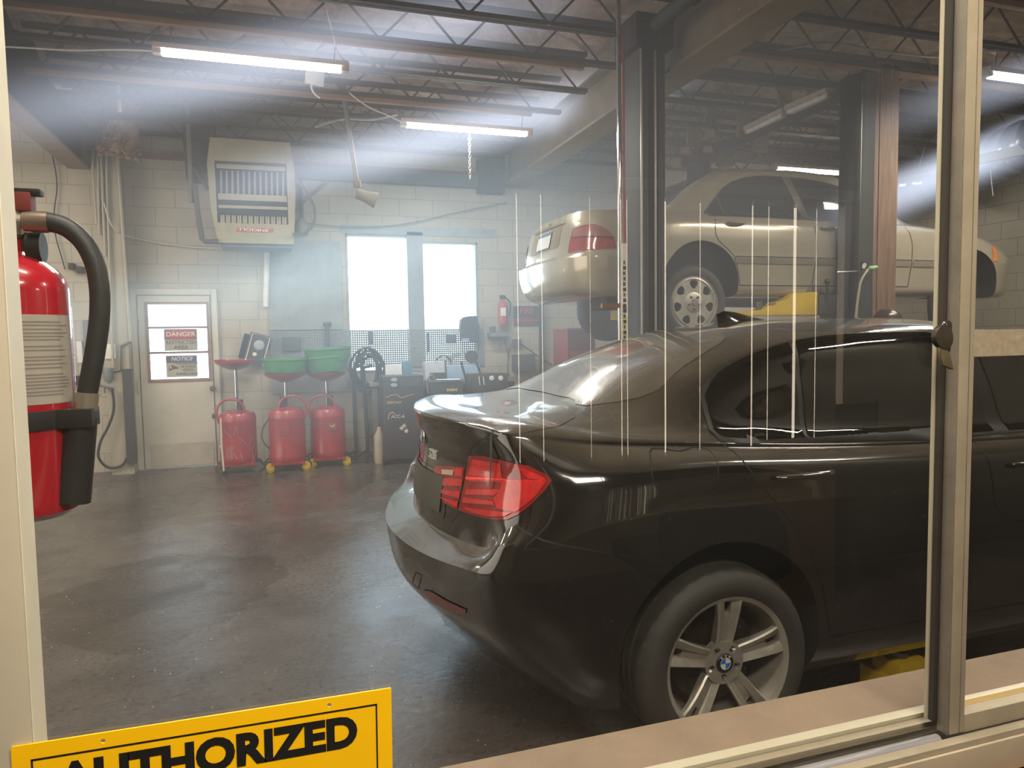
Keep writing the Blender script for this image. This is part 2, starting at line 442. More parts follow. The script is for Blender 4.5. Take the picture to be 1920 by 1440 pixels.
# ---- black saloon
def bmw_net():
    rows = []
    base = [(0.13, 0), (.135, .35), (.165, .60), (.26, .775), (.50, .865), (1.04, .895), (1.60, .90), (2.20, .90), (2.90, .90), (3.40, .90), (3.85, .895), (4.28, .82), (4.46, .66), (4.58, .38), (4.62, 0)]
    def row(xy, z):
        z = z if isinstance(z, (list, tuple)) else [z] * len(xy)
        rows.append([Vector((a[0], a[1], b)) for a, b in zip(xy, z)])
    def inset(xy, dr, dy, df):
        n = len(xy); o = []
        for i, (x, y) in enumerate(xy):
            dx = dr if i < 4 else (dr * .4 if i == 4 else (-df if i > 10 else 0))
            o.append((x + dx, max(0, y - dy) if y > 0 else 0))
        return o
    und = inset(base, .22, .12, .14)
    row([(x, 0) for x, y in und], .20)                                              # 0 underside
    row(inset(base, .20, .10, .12), [.24, .24, .23, .22, .21, .20, .20, .20, .20, .20, .20, .20, .20, .20, .20])
    row(inset(base, .13, .055, .06), [.33, .33, .32, .30, .27, .26, .25, .25, .25, .26, .27, .28, .28, .28, .28])  # 2 sill
    row(inset(base, .035, .02, .015), .46)
    row(base, [.635, .635, .645, .655, .665, .62, .61, .61, .61, .61, .61, .60, .60, .60, .60])        # 4 bumper top edge
    row([(.19, 0), (.195, .35), (.22, .59), (.257, .772), (.503, .862)] + base[5:], [.675, .675, .69, .745, .735, .73, .72, .72, .72, .72, .72, .68, .67, .67, .67])   # 5 ledge
    row([(.205, 0), (.21, .35), (.23, .595), (.30, .765), (.52, .853), (1.04, .888), (1.60, .893), (2.20, .893), (2.90, .893), (3.40, .893), (3.85, .887), (4.25, .80), (4.42, .64), (4.53, .37), (4.57, 0)],
        [.80, .80, .80, .80, .82, .84, .83, .82, .81, .81, .80, .74, .72, .71, .71])
    row([(.225, 0), (.23, .34), (.255, .585), (.335, .74), (.56, .82), (1.04, .855), (1.60, .865), (2.20, .865), (2.90, .86), (3.40, .85), (3.83, .83), (4.21, .75), (4.37, .60), (4.47, .35), (4.51, 0)],
        [.96, .96, .96, .96, .965, .965, .935, .915, .90, .89, .87, .80, .77, .76, .76])
    row([(.195, 0), (.20, .33), (.225, .55), (.31, .68), (.56, .745), (1.04, .775), (1.60, .805), (2.20, .815), (2.90, .815), (3.40, .80), (3.80, .75), (4.15, .66), (4.30, .52), (4.39, .30), (4.42, 0)],
        [1.085, 1.084, 1.08, 1.07, 1.045, 1.005, .975, .96, .955, .95, .925, .865, .83, .815, .81])   # 8 lip / belt
    row([(.42, 0), (.43, .33), (.45, .51), (.52, .62), (.72, .69), (1.08, .745), (1.60, .785), (2.20, .80), (2.90, .80), (3.36, .775), (3.62, .70), (3.85, .58), (3.95, .42), (4.0, .25), (4.02, 0)],
        [1.105, 1.105, 1.10, 1.085, 1.06, 1.02, .985, .967, .965, .97, .98, .965, .96, .955, .955])
    row([(.70, 0), (.71, .31), (.75, .50), (.86, .60), (1.02, .66), (1.25, .705), (1.65, .748), (2.2, .768), (2.85, .77), (3.2, .73), (3.38, .63), (3.5, .50), (3.55, .38), (3.6, .2), (3.62, 0)],
        [1.12, 1.12, 1.115, 1.10, 1.08, 1.035, .995, .975, .975, .985, 1.01, 1.03, 1.04, 1.05, 1.055])
    row([(1.02, 0), (1.03, .275), (1.07, .45), (1.15, .545), (1.28, .603), (1.45, .638), (1.75, .668), (2.2, .682), (2.65, .678), (2.9, .645), (3.02, .58), (3.1, .47), (3.15, .36), (3.19, .19), (3.2, 0)],
        [1.262, 1.26, 1.25, 1.235, 1.215, 1.20, 1.19, 1.18, 1.18, 1.19, 1.205, 1.22, 1.225, 1.23, 1.235])
    row([(1.42, 0), (1.43, .25), (1.455, .42), (1.50, .505), (1.6, .555), (1.72, .575), (1.92, .59), (2.2, .60), (2.45, .595), (2.6, .575), (2.68, .53), (2.73, .44), (2.77, .34), (2.8, .18), (2.81, 0)],
        [1.385, 1.382, 1.37, 1.355, 1.345, 1.35, 1.36, 1.362, 1.355, 1.345, 1.345, 1.355, 1.365, 1.375, 1.38])
    row([(1.62, 0), (1.63, .18), (1.65, .30), (1.68, .35), (1.74, .37), (1.82, .38), (1.97, .39), (2.2, .395), (2.4, .39), (2.5, .38), (2.56, .35), (2.6, .29), (2.63, .22), (2.66, .12), (2.67, 0)],
        [1.416, 1.415, 1.41, 1.407, 1.405, 1.407, 1.41, 1.412, 1.408, 1.402, 1.40, 1.402, 1.405, 1.407, 1.408])
    top = [1.64, 1.65, 1.67, 1.70, 1.76, 1.84, 1.98, 2.2, 2.4, 2.5, 2.55, 2.59, 2.62, 2.64, 2.65]
    row([(x, 0) for x in top], [1.419, 1.42, 1.421, 1.423, 1.425, 1.427, 1.429, 1.43, 1.427, 1.422, 1.42, 1.418, 1.416, 1.414, 1.413])
    # the tail sits a little further forward and rolls over softly at the lip
    for i, r in enumerate(rows[:10]):
        for k, d in ((0, .038), (1, .080), (2, .118), (3, .085)) if i > 4 else ((0, -.018), (1, .022), (2, .07), (3, .065)): r[k] = r[k] + Vector((d, 0, 0))
    lo = [a.lerp(b, .80) for a, b in zip(rows[7], rows[8])]; hi = [a.lerp(b, .10) for a, b in zip(rows[8], rows[9])]
    for k in range(15):
        hi[k] = hi[k] + Vector((0, 0, .004)); rows[8][k] = rows[8][k] + Vector((.004 if k < 4 else 0, 0, -.004))
    rows.insert(8, lo); rows.insert(10, hi)
    return rows
PAINT = pm('black_paint', (16, 15, 15), .12, coat=1., var=.05, dust=.34)
BLACK = pm('black_plastic', (14, 14, 14), .5)
WELL = pm('well_black', (8, 8, 8), .9)
SEAM = pm('seam_black', (5, 5, 5), .6)
RUBBER = pm('tyre_rubber', (52, 50, 46), .7, bump=.06, bscale=90)
ALLOY = pm('alloy', (176, 170, 158), .38, metal=.6, var=.15, scale=14)
CHROME = pm('chrome', (200, 200, 198), .12, metal=1., var=.04)
GLASSD = pm('dark_glass', (14, 15, 14), .04, spec=.8, var=.05)
GLASSDUST = pm('dusty_glass', (30, 30, 28), .10, coat=1., var=.1, dust=.5)
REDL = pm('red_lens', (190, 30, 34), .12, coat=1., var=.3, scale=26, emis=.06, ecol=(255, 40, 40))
REDD = pm('dark_red_lens', (140, 20, 23), .1, coat=1., var=.3, scale=30)
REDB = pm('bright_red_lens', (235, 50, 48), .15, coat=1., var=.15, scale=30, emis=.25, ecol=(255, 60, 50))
STEEL = pm('steel', (120, 118, 112), .4, metal=.9)
WHITE = pm('white_plastic', (205, 202, 190), .5)
BLUE = pm('blue_enamel', (30, 105, 190), .3)
def tyre_geo(mb, prof, ri, shoulder, n=96, groove=.005):
    vs = []; fs = []
    for i, (r, h) in enumerate(prof):
        for j in range(n):
            w = 2 * math.pi * j / n; rr = r
            if i in shoulder and j % 3 == 0: rr = r - groove
            vs.append((rr * math.cos(w), rr * math.sin(w), h))
    k = len(prof)
    for i in range(k - 1):
        for j in range(n): fs.append((i * n + j, i * n + (j + 1) % n, (i + 1) * n + (j + 1) % n, (i + 1) * n + j))
    mb.add(vs, fs)
def loft(mb, secs):
    n = len(secs[0]); vs = [p for s in secs for p in s]; fs = []
    for i in range(len(secs) - 1):
        for j in range(n): fs.append((i * n + j, i * n + (j + 1) % n, (i + 1) * n + (j + 1) % n, (i + 1) * n + j))
    fs.append(tuple(reversed(range(n)))); fs.append(tuple((len(secs) - 1) * n + j for j in range(n)))
    mb.add(vs, fs)
def sport_wheel(car, body, x, z, yout, side, rot):
    o = body.w((x, yout * side, z)); M = basis(o, (side, 0, 0), (0, 0, 1)) @ Matrix.Rotation(R(rot), 4, 'Z') @ Matrix.Diagonal((.945, .945, 1, 1))
    rim = MB(); rim.M = M
    rim.lathe([(.197, -.20), (.205, -.16), (.205, -.06), (.215, -.035), (.222, -.012), (.232, -.006), (.238, -.002), (.240, -.006), (.238, -.02)], n=72)
    for k in range(5):
        a = 2 * math.pi * k / 5 + math.pi / 2
        for sg in (-1, 1):
            secs = []
            for (r, off, w, top, th) in ((.045, .013, .034, -.034, .04), (.075, .018, .032, -.030, .035), (.11, .0215, .029, -.022, .03), (.15, .025, .029, -.015, .026), (.19, .0285, .033, -.010, .022), (.218, .031, .037, -.010, .02), (.226, .032, .038, -.013, .016)):
                c = [(-.5, -th), (-.5, -.006), (-.36, 0), (.36, 0), (.5, -.006), (.5, -th)]
                # the blade's face is cut down towards the gap of the pair
                secs.append([((r * math.cos(a) - (off * sg + u * w) * math.sin(a)), (r * math.sin(a) + (off * sg + u * w) * math.cos(a)), top + h + (-.010 if u * sg < -.2 else 0)) for u, h in c])
            loft(rim, secs)
        # web that ties a pair together near the hub
        loft(rim, [[((r * math.cos(a) - u * w * math.sin(a)), (r * math.sin(a) + u * w * math.cos(a)), top + h) for u, h in ((-.5, -.03), (-.5, 0), (.5, 0), (.5, -.03))] for r, w, top in ((.04, .036, -.040), (.08, .056, -.040), (.12, .054, -.034), (.16, .046, -.032), (.175, .03, -.036))])
    hub = circ(0, 0, .074, 60)
    holes = [circ(.052 * math.cos(2 * math.pi * (k + .5) / 5 + math.pi / 2), .052 * math.sin(2 * math.pi * (k + .5) / 5 + math.pi / 2), .0125, 14) for k in range(5)]
    hm = M @ Matrix.Translation((0, 0, -.062)); rim.M = hm
    rim.prism(hub, .030, None, holes)
    rim.M = M
    w = rim.build('wheel', ALLOY, car, angle=30)
    t = MB(); t.M = M
    prof = [(.236, -.004), (.250, .004), (.275, .0075), (.298, .002), (.312, -.010), (.323, -.026), (.329, -.040), (.331, -.075), (.324, -.077), (.324, -.086), (.331, -.088), (.332, -.112), (.325, -.114), (.325, -.123), (.332, -.125), (.331, -.15), (.324, -.152), (.324, -.161), (.331, -.163), (.328, -.20), (.315, -.225), (.28, -.235), (.236, -.22)]
    tyre_geo(t, prof, .236, {5, 6, 19}); tt = t.build('tyre', RUBBER, w, angle=50)
    b = MB(); b.M = M; b.lathe([(.0005, -.10), (.165, -.10), (.165, -.115), (.0005, -.115)], n=48)
    b.build('brake_disc', pm('rusty_disc', (66, 52, 42), .5, metal=.6, var=.3, scale=30), w)
    g = MB(); g.M = M; g.lathe([(.0005, -.19), (.2, -.19), (.2, -.185), (.0005, -.185)], n=40); g.build('wheel_back', WELL, w)
    for k in range(5):
        a = 2 * math.pi * (k + .5) / 5 + math.pi / 2; nb = MB()
        nb.M = M @ Matrix.Translation((.052 * math.cos(a), .052 * math.sin(a), -.058)); nb.lathe([(.0005, 0.012), (.008, .012), (.0095, .008), (.0095, 0)], n=6)
        nb.build('lug_bolt', pm('dull_bolt', (70, 66, 60), .5, metal=.7), w)
    c = MB(); Rm = M @ Matrix.Rotation(R(-rot), 4, 'Z'); c.M = Rm
    c.lathe([(.0005, -.026), (.030, -.026), (.033, -.029), (.033, -.034)], n=36)
    c.mat(1); c.M = Rm @ Matrix.Translation((0, 0, -.0256))
    def quad(a0, mb, r0=.0, r=.0195):
        mb.add([(0, 0, 0)] + [(r * math.cos(R(a0 + 90 * i / 8)), r * math.sin(R(a0 + 90 * i / 8)), 0) for i in range(9)], [(0, i + 1, i + 2) for i in range(8)])
    quad(90, c); quad(270, c); c.mat(2); quad(0, c); quad(180, c)
    c.lathe([(.0195, 0), (.0195, .0006), (.0207, .0006), (.0207, 0)], n=30)
    for ch, aa in (('B', 125), ('M', 90), ('W', 55)):
        c.text(ch, .011, Matrix.Translation((.0258 * math.cos(R(aa)), .0258 * math.sin(R(aa)), .0004)) @ Matrix.Rotation(R(aa - 90), 4, 'Z'), .0006, .012)
    c.build('hub_cap', [BLACK, BLUE, WHITE], w, recalc=False)
    return w
def build_black_car():
    o = (.273, 2.78, 0)
    B = CarBody(bmw_net(), o, crease=(1, 4, 5), ncol=9, nrow=7)
    car = thing('saloon_car', 'dusty black saloon car parked on the shop floor behind the viewing window', 'car', B.w((2.3, 0, 0)))
    B.shell([PAINT, WELL], car, [(1.045, .345), (3.85, .345)], .372)
    P = lambda L, m: B.pts(L, m)
    # glass
    dlo_px = [('p', 1322, 742), ('p', 1336, 712), ('p', 1387, 676), ('p', 1462, 648), ('p', 1537, 633), ('p', 1640, 626), ('p', 1735, 624)]
    top = P(dlo_px, 'side'); bot = P([('p', 1738, 819), ('p', 1640, 821), ('p', 1520, 823), ('p', 1400, 825), ('p', 1352, 822)], 'side')
    top = sml(top, 4); xe = top[-1]
    front = [(2.55, 1.285), (2.80, 1.195), (3.05, 1.085), (3.22, .995), (3.05, bot[0][1] - .005), (2.6, bot[0][1])]
    dlo = top + front + bot
    trim = scale_poly(dlo, 1.035)
    B.patch('window_trim', BLACK, [trim], 'side', car, .0025, mirror=True)
    xs = lambda x0, x1: [p for p in [q for q in dlo]]
    def clip(poly, a, b):          # keep the part of an outline between two slanted lines x = a + k z
        def cut(P, f):
            o = []
            for i in range(len(P)):
                p, q = P[i], P[(i + 1) % len(P)]; fp, fq = f(p), f(q)
                if fp >= 0: o.append(p)
                if fp * fq < 0: t = fp / (fp - fq); o.append((p[0] + (q[0] - p[0]) * t, p[1] + (q[1] - p[1]) * t))
            return o
        return cut(cut(poly, lambda p: p[0] - (a[0] + a[1] * (p[1] - 1.1))), lambda p: (b[0] + b[1] * (p[1] - 1.1)) - p[0])
    hb = P([('p', 1845, 735)], 'side'); xb = hb[0][0] if hb else 2.2
    lq = P([('p', 1492, 730)], 'side')[0][0]
    B.patch('quarter_glass', GLASSD, [clip(dlo, (-5, 0), (lq - .012, .22))], 'side', car, .006, mirror=True)
    B.patch('rear_door_glass', GLASSD, [clip(dlo, (lq + .012, .22), (xb - .04, -.12))], 'side', car, .006, mirror=True)
    B.patch('front_door_glass', GLASSD, [clip(dlo, (xb + .04, -.12), (9, 0))], 'side', car, .006, mirror=True)
    B.patch('rear_window', GLASSDUST, [sm([(-.52, 1.135), (-.3, 1.135), (0, 1.138), (.3, 1.135), (.52, 1.135), (.545, 1.15), (.50, 1.25), (.43, 1.345), (.38, 1.362), (0, 1.374), (-.38, 1.362), (-.43, 1.345), (-.50, 1.25), (-.545, 1.15)], 4)], 'rear', car, .002, .04)
    B.patch('windscreen', GLASSD, [sm([(-.60, 1.06), (0, 1.085), (.60, 1.06), (.50, 1.28), (.43, 1.345), (0, 1.365), (-.43, 1.345), (-.50, 1.28)], 4)], 'front', car, .002, .05)
    # seams
    c_line = P([('p', 1357, 831), ('p', 1399, 872), ('p', 1440, 925), ('p', 1485, 977)], 'side'); c_line = c_line + [(1.44, .45), (1.46, .36)]
    b_line = P([('p', 1822, 827), ('p', 1858, 880), ('p', 1868, 950)], 'side') + [(xb + .10, .6), (xb + .08, .4), (xb + .02, .33)]
    fuel = P([('p', 1218, 848), ('p', 1275, 846), ('p', 1331, 846), ('p', 1346, 880), ('p', 1344, 915), ('p', 1330, 928), ('p', 1240, 928), ('p', 1225, 905)], 'side')
    bump = P([('p', 968, 985), ('p', 990, 1000), ('p', 1100, 1030), ('p', 1200, 1045), ('p', 1262, 1056)], 'side')
    B.seams('panel_seam', SEAM, [('side', sml(c_line, 5)), ('side', sml(b_line, 5)), ('side', [(1.46, .34), (3.3, .34)]), ('side', sml([(3.3, .93), (3.36, .8), (3.40, .55), (3.36, .36)], 5))], car)
    B.seams('fuel_flap', SEAM, [('side', sm(fuel, 4), True)], car, .0032, mirror=False)
    B.seams('bumper_seam', SEAM, [('side', sml(bump, 4))], car, .006)
    lid0 = P([('p', 1078, 783), ('p', 1062, 792), ('p', 1030, 803), ('p', 960, 814), ('p', 918, 818)], 'top')
    B.seams('boot_seam', SEAM, [('top', sml(lid0, 5))], car, .003)
    lid = P([('p', 912, 821), ('p', 893, 831), ('p', 881, 847), ('p', 875, 868), ('p', 869, 905), ('p', 860, 955), ('p', 846, 980)], 20)
    B.seams('boot_seam', SEAM, [(20, sml(lid, 5))], car, .005)
    # tail lamps (outer half on the wing, inner half on the boot lid), from both sides
    q = lambda L: P([('p', 720 + a / 5.538, 740 + b / 5.538) for a, b in L], 60)
    outer = q([(890, 640), (1040, 640), (1250, 690), (1480, 745), (1650, 830), (1722, 890), (1640, 1010), (1500, 1150), (1380, 1245), (1280, 1290), (1130, 1290), (950, 1250), (790, 1195), (812, 1100), (845, 950), (872, 780)])
    def lamp(name, ol, mode, bars):
        l = B.patch(name, REDD, [scale_poly(ol, 1.03)], mode, car, .003, .02)
        for nm, mt, polys in bars: B.patch(nm, mt, polys, mode, l, .0055, .015)
        return l
    bars = [('lens_bar', REDL, [q([(930, 665), (1220, 715), (1235, 850), (1250, 870), (880, 840)]), q([(1390, 745), (1480, 775), (1640, 850), (1690, 890), (1500, 870)]), q([(870, 880), (1240, 880), (1500, 880), (1690, 895), (1600, 1030), (1480, 1140), (1380, 1220), (1180, 1180), (1150, 1080), (1220, 980), (1240, 910), (900, 900)]), q([(870, 985), (1220, 985), (1160, 1050), (850, 1035)]), q([(840, 1070), (1150, 1110), (1160, 1150), (825, 1120)]), q([(815, 1165), (1180, 1215), (1340, 1225), (1270, 1265), (1100, 1265), (930, 1225)])]),
            ('lens_strip', REDB, [q([(860, 850), (1240, 872), (1640, 885), (1640, 897), (1240, 892), (860, 880)]), q([(950, 672), (1210, 720), (1215, 735), (945, 690)])])]
    ol = lamp('tail_lamp', outer, 60, bars)
    q2 = lambda L: P([('p', 720 + a / 5.538, 740 + b / 5.538) for a, b in L], 30)
    inner = q2([(535, 745), (690, 745), (840, 755), (828, 860), (800, 1010), (765, 1190), (650, 1130), (560, 1045), (530, 960)])
    il = lamp('boot_lamp', inner, 30, [('lens_bar', REDL, [q2([(545, 860), (830, 880), (815, 950), (545, 940)]), q2([(545, 975), (805, 1010), (790, 1075), (565, 1010)]), q2([(580, 1055), (780, 1110), (768, 1165), (660, 1115)]), q2([(735, 765), (830, 770), (825, 850), (745, 845)])]), ('reversing_lens', pm('clear_lens', (190, 165, 140), .2, coat=1.), [q2([(612, 775), (735, 782), (728, 840), (612, 822)])])])
    # the far side carries the mirror image
    for src in (ol, il):
        pass
    fo = [(B, outer, 60, 'tail_lamp'), (B, inner, 30, 'boot_lamp')]
    for _, poly, mode, nm in fo:
        v, f, n = B.decal(poly, mode, .004, .02, -1); B.mesh(nm, REDL, v, f, n, car)
    refl = P([('p', 720 + a / 3.6, 880 + b / 3.6) for a, b in [(268, 812), (320, 820), (440, 890), (560, 945), (552, 978), (450, 950), (335, 885), (270, 835)]], 30)
    B.patch('bumper_reflector', pm('reflector_red', (120, 14, 18), .25, coat=1.), [refl], 30, car, .004, .015, mirror=True)
    tow = P([('p', 720 + a / 3.6, 880 + b / 3.6) for a, b in [(215, 695), (255, 715), (235, 805), (192, 770)]], 30)
    B.seams('tow_cover', SEAM, [(30, tow, True)], car, .004, mirror=False)
    # plate panel, badge, model number
    B.patch('plate_recess', PAINT, [rrect(-.30, .72, .30, .88, .02)], 'rear', car, .002, .03)
    B.patch('number_plate', pm('plate_dark', (60, 57, 50), .45, var=.2), [rrect(-.26, .735, .26, .865, .01)], 'rear', car, .006, .04)
    h = B.cast((-1, 0, .985), (1, 0, 0)); Mb = basis(B.w(h[0] + h[1] * .004), (0, -1, 0), (0, 0, 1))
    mb = MB(); mb.M = Mb; mb.lathe([(.0005, .004), (.036, .003), (.041, 0)], n=32); mb.mat(1)
    mb.M = Mb @ Matrix.Translation((0, 0, .0046))
    for a0, mi in ((90, 1), (270, 1), (0, 2), (180, 2)):
        mb.mat(mi); mb.add([(0, 0, 0)] + [(.024 * math.cos(R(a0 + 11.25 * i)), .024 * math.sin(R(a0 + 11.25 * i)), 0) for i in range(9)], [(0, i + 1, i + 2) for i in range(8)])
    mb.build('badge', [CHROME, BLUE, WHITE], car, recalc=False)
    hb2 = B.px(813, 852)
    h = B.bvh.find_nearest(hb2); n = h[1]; xax = Vector((0, -1, 0)); 
    nW = Vector((n.x, -n.y, n.z)); xa = nW.cross(Vector((0, 0, 1))).normalized() * -1; up = nW.cross(xa).normalized()
    if up.z < 0: up = -up
    mb = MB(); mb.text('328i', .050, basis(B.w(h[0] + n * .004), xa, up), .005, .012, .1); mb.build('model_number', pm('badge_silver', (205, 205, 200), .3, metal=.3), car)
    # door handles
    for nm, u, v, L in (('door_handle', 1505, 889, .225), ('door_handle', 1932, 887, .225)):
        c0 = B.px(1505, 889) if u < 1700 else B.px(1505, 889) + Vector((1.03, 0, -.03))
        for sg in (1, -1):
            h = B.cast((c0.x, 2.5, c0.z), (0, -1, 0)); y = h[0].y
            m = MB()
            pts = [B.w((c0.x + L * t, sg * (y + .012 + .026 * (1 - (2 * t) ** 4)), c0.z + .004 * t)) for t in [-.5, -.44, -.3, -.1, .1, .3, .44, .5]]
            m.tube(pts, [.006, .010, .011, .012, .012, .011, .010, .006], 10); m.build(nm, PAINT, car)
    # antenna fin, mirrors, exhaust
    fin = MB(); s = []
    for x, w, z in ((1.60, .012, .045), (1.64, .022, .055), (1.70, .032, .045), (1.78, .034, .024), (1.86, .02, .005)):
        bz = B.cast((x, 0, 3), (0, 0, -1))[0].z - .004
        s.append([B.w((x, -w, bz)), B.w((x, -w * .5, bz + z * .7)), B.w((x, 0, bz + z)), B.w((x, w * .5, bz + z * .7)), B.w((x, w, bz))])
    loft(fin, s); fin.build('antenna_fin', PAINT, car)
    for sg in (1, -1):
        m = MB(); m.ball(B.w((3.05, sg * .95, 1.02)), .1, 16, 10, (.8, 1.1, .75)); m.bar(B.w((3.08, sg * .80, .96)), B.w((3.06, sg * .92, .98)), .06, .03); m.build('door_mirror', PAINT, car)
    for y in (.48, -.48):
        m = MB(); m.tube([B.w((.62, y, .24)), B.w((.9, y, .24))], .035, 20); m.build('exhaust_tip', CHROME, car)
    lamps = [[(.42, .66), (.66, .70), (.78, .74), (.72, .80), (.45, .75)]]
    B.patch('head_lamp', pm('head_lens', (170, 170, 170), .1, coat=1.), lamps + [[(-a, b) for a, b in lamps[0]]], 'front', car, .004)
    B.patch('grille', BLACK, [rrect(.03, .60, .28, .73, .04), rrect(-.28, .60, -.03, .73, .04), rrect(-.55, .34, .55, .46, .03)], 'front', car, .004)
    for x, rot in ((1.05, -2), (3.85, 33)):
        for sg in (1, -1): sport_wheel(car, B, x, .315, .90, sg, rot)
    return car
build_black_car()
# ---- silver saloon up on the lift
SILVER = pm('champagne_paint', (172, 163, 142), .22, metal=.35, coat=1., var=.05)
def silver_net():
    rows = []
    def row(xy, z):
        z = z if isinstance(z, (list, tuple)) else [z] * len(xy)
        rows.append([Vector((a[0], a[1], b)) for a, b in zip(xy, z)])
    base = [(.03, 0), (.05, .4), (.085, .62), (.19, .79), (.47, .875), (1.10, .905), (1.8, .91), (2.4, .91), (3.0, .91), (3.5, .905), (3.99, .90), (4.5, .85), (4.72, .70), (4.86, .40), (4.92, 0)]
    def inset(xy, dr, dy, df):
        o = []
        for i, (x, y) in enumerate(xy):
            dx = dr if i < 4 else (dr * .4 if i == 4 else (-df if i > 10 else 0)); o.append((x + dx, max(0, y - dy) if y > 0 else 0))
        return o
    und = inset(base, .25, .13, .14)
    row([(x, 0) for x, y in und], .24)
    row(inset(base, .22, .11, .12), .25)
    row(inset(base, .06, .05, .03), [.31, .31, .31, .30, .28, .27, .27, .27, .27, .27, .27, .26, .26, .26, .26])
    row(inset(base, .012, .015, .005), .43)
    row(base, [.565, .565, .565, .565, .56, .56, .56, .56, .56, .56, .56, .57, .57, .57, .57])
    row([(.095, 0), (.11, .4), (.145, .61), (.225, .78), (.48, .868)] + [(x, y - .004) for x, y in base[5:]], [.605, .605, .605, .605, .605, .605, .605, .605, .605, .605, .605, .61, .61, .61, .61])
    row([(.115, 0), (.13, .4), (.165, .605), (.25, .77), (.50, .858), (1.10, .892), (1.8, .897), (2.4, .897), (3.0, .897), (3.5, .89), (3.99, .885), (4.46, .83), (4.66, .68), (4.79, .40), (4.85, 0)], [.74, .74, .74, .74, .745, .75, .75, .75, .75, .75, .74, .68, .67, .66, .66])
    row([(.155, 0), (.165, .39), (.20, .59), (.285, .745), (.53, .825), (1.10, .865), (1.8, .872), (2.4, .872), (3.0, .87), (3.5, .86), (3.95, .845), (4.42, .78), (4.60, .64), (4.72, .38), (4.77, 0)], [.875, .875, .87, .865, .865, .865, .855, .85, .845, .84, .825, .75, .72, .71, .71])
    row([(.20, 0), (.21, .37), (.245, .555), (.33, .69), (.58, .765), (1.10, .81), (1.8, .83), (2.4, .835), (3.0, .83), (3.48, .80), (3.9, .75), (4.33, .67), (4.48, .54), (4.58, .32), (4.62, 0)], [.955, .955, .95, .94, .93, .92, .905, .895, .89, .89, .875, .81, .775, .765, .76])
    row([(.5, 0), (.51, .36), (.54, .53), (.62, .64), (.8, .715), (1.2, .775), (1.8, .80), (2.4, .81), (3.0, .805), (3.4, .77), (3.68, .70), (3.9, .59), (4.02, .44), (4.08, .26), (4.1, 0)], [.975, .975, .97, .96, .945, .93, .915, .905, .90, .905, .915, .905, .90, .895, .895])
    row([(.88, 0), (.89, .36), (.92, .56), (1.0, .655), (1.15, .705), (1.35, .74), (1.8, .765), (2.4, .775), (3.0, .77), (3.35, .73), (3.5, .65), (3.6, .52), (3.65, .4), (3.69, .2), (3.7, 0)], [.985, .985, .98, .97, .955, .945, .93, .92, .92, .93, .945, .96, .97, .98, .985])
    row([(1.18, 0), (1.19, .33), (1.22, .5), (1.28, .58), (1.40, .625), (1.55, .65), (1.9, .675), (2.4, .685), (2.8, .675), (3.02, .645), (3.13, .58), (3.2, .48), (3.24, .37), (3.28, .19), (3.29, 0)], [1.20, 1.198, 1.19, 1.18, 1.165, 1.155, 1.15, 1.15, 1.15, 1.15, 1.16, 1.17, 1.175, 1.18, 1.185])
    row([(1.56, 0), (1.57, .30), (1.60, .45), (1.65, .53), (1.75, .565), (1.87, .58), (2.07, .59), (2.35, .595), (2.6, .59), (2.75, .575), (2.82, .53), (2.86, .44), (2.89, .34), (2.92, .18), (2.93, 0)], [1.385, 1.383, 1.375, 1.36, 1.35, 1.35, 1.352, 1.352, 1.345, 1.335, 1.335, 1.345, 1.355, 1.365, 1.37])
    row([(1.76, 0), (1.77, .2), (1.79, .30), (1.82, .35), (1.88, .375), (1.96, .385), (2.12, .39), (2.35, .395), (2.5, .39), (2.62, .38), (2.68, .35), (2.72, .29), (2.75, .22), (2.78, .12), (2.79, 0)], [1.42, 1.42, 1.417, 1.413, 1.41, 1.41, 1.412, 1.412, 1.408, 1.402, 1.40, 1.402, 1.405, 1.407, 1.408])
    row([(x, 0) for x in (1.78, 1.79, 1.81, 1.84, 1.9, 1.98, 2.12, 2.35, 2.5, 2.6, 2.66, 2.7, 2.73, 2.76, 2.77)], [1.424, 1.425, 1.426, 1.428, 1.43, 1.432, 1.434, 1.434, 1.43, 1.424, 1.42, 1.418, 1.416, 1.414, 1.413])
    return rows
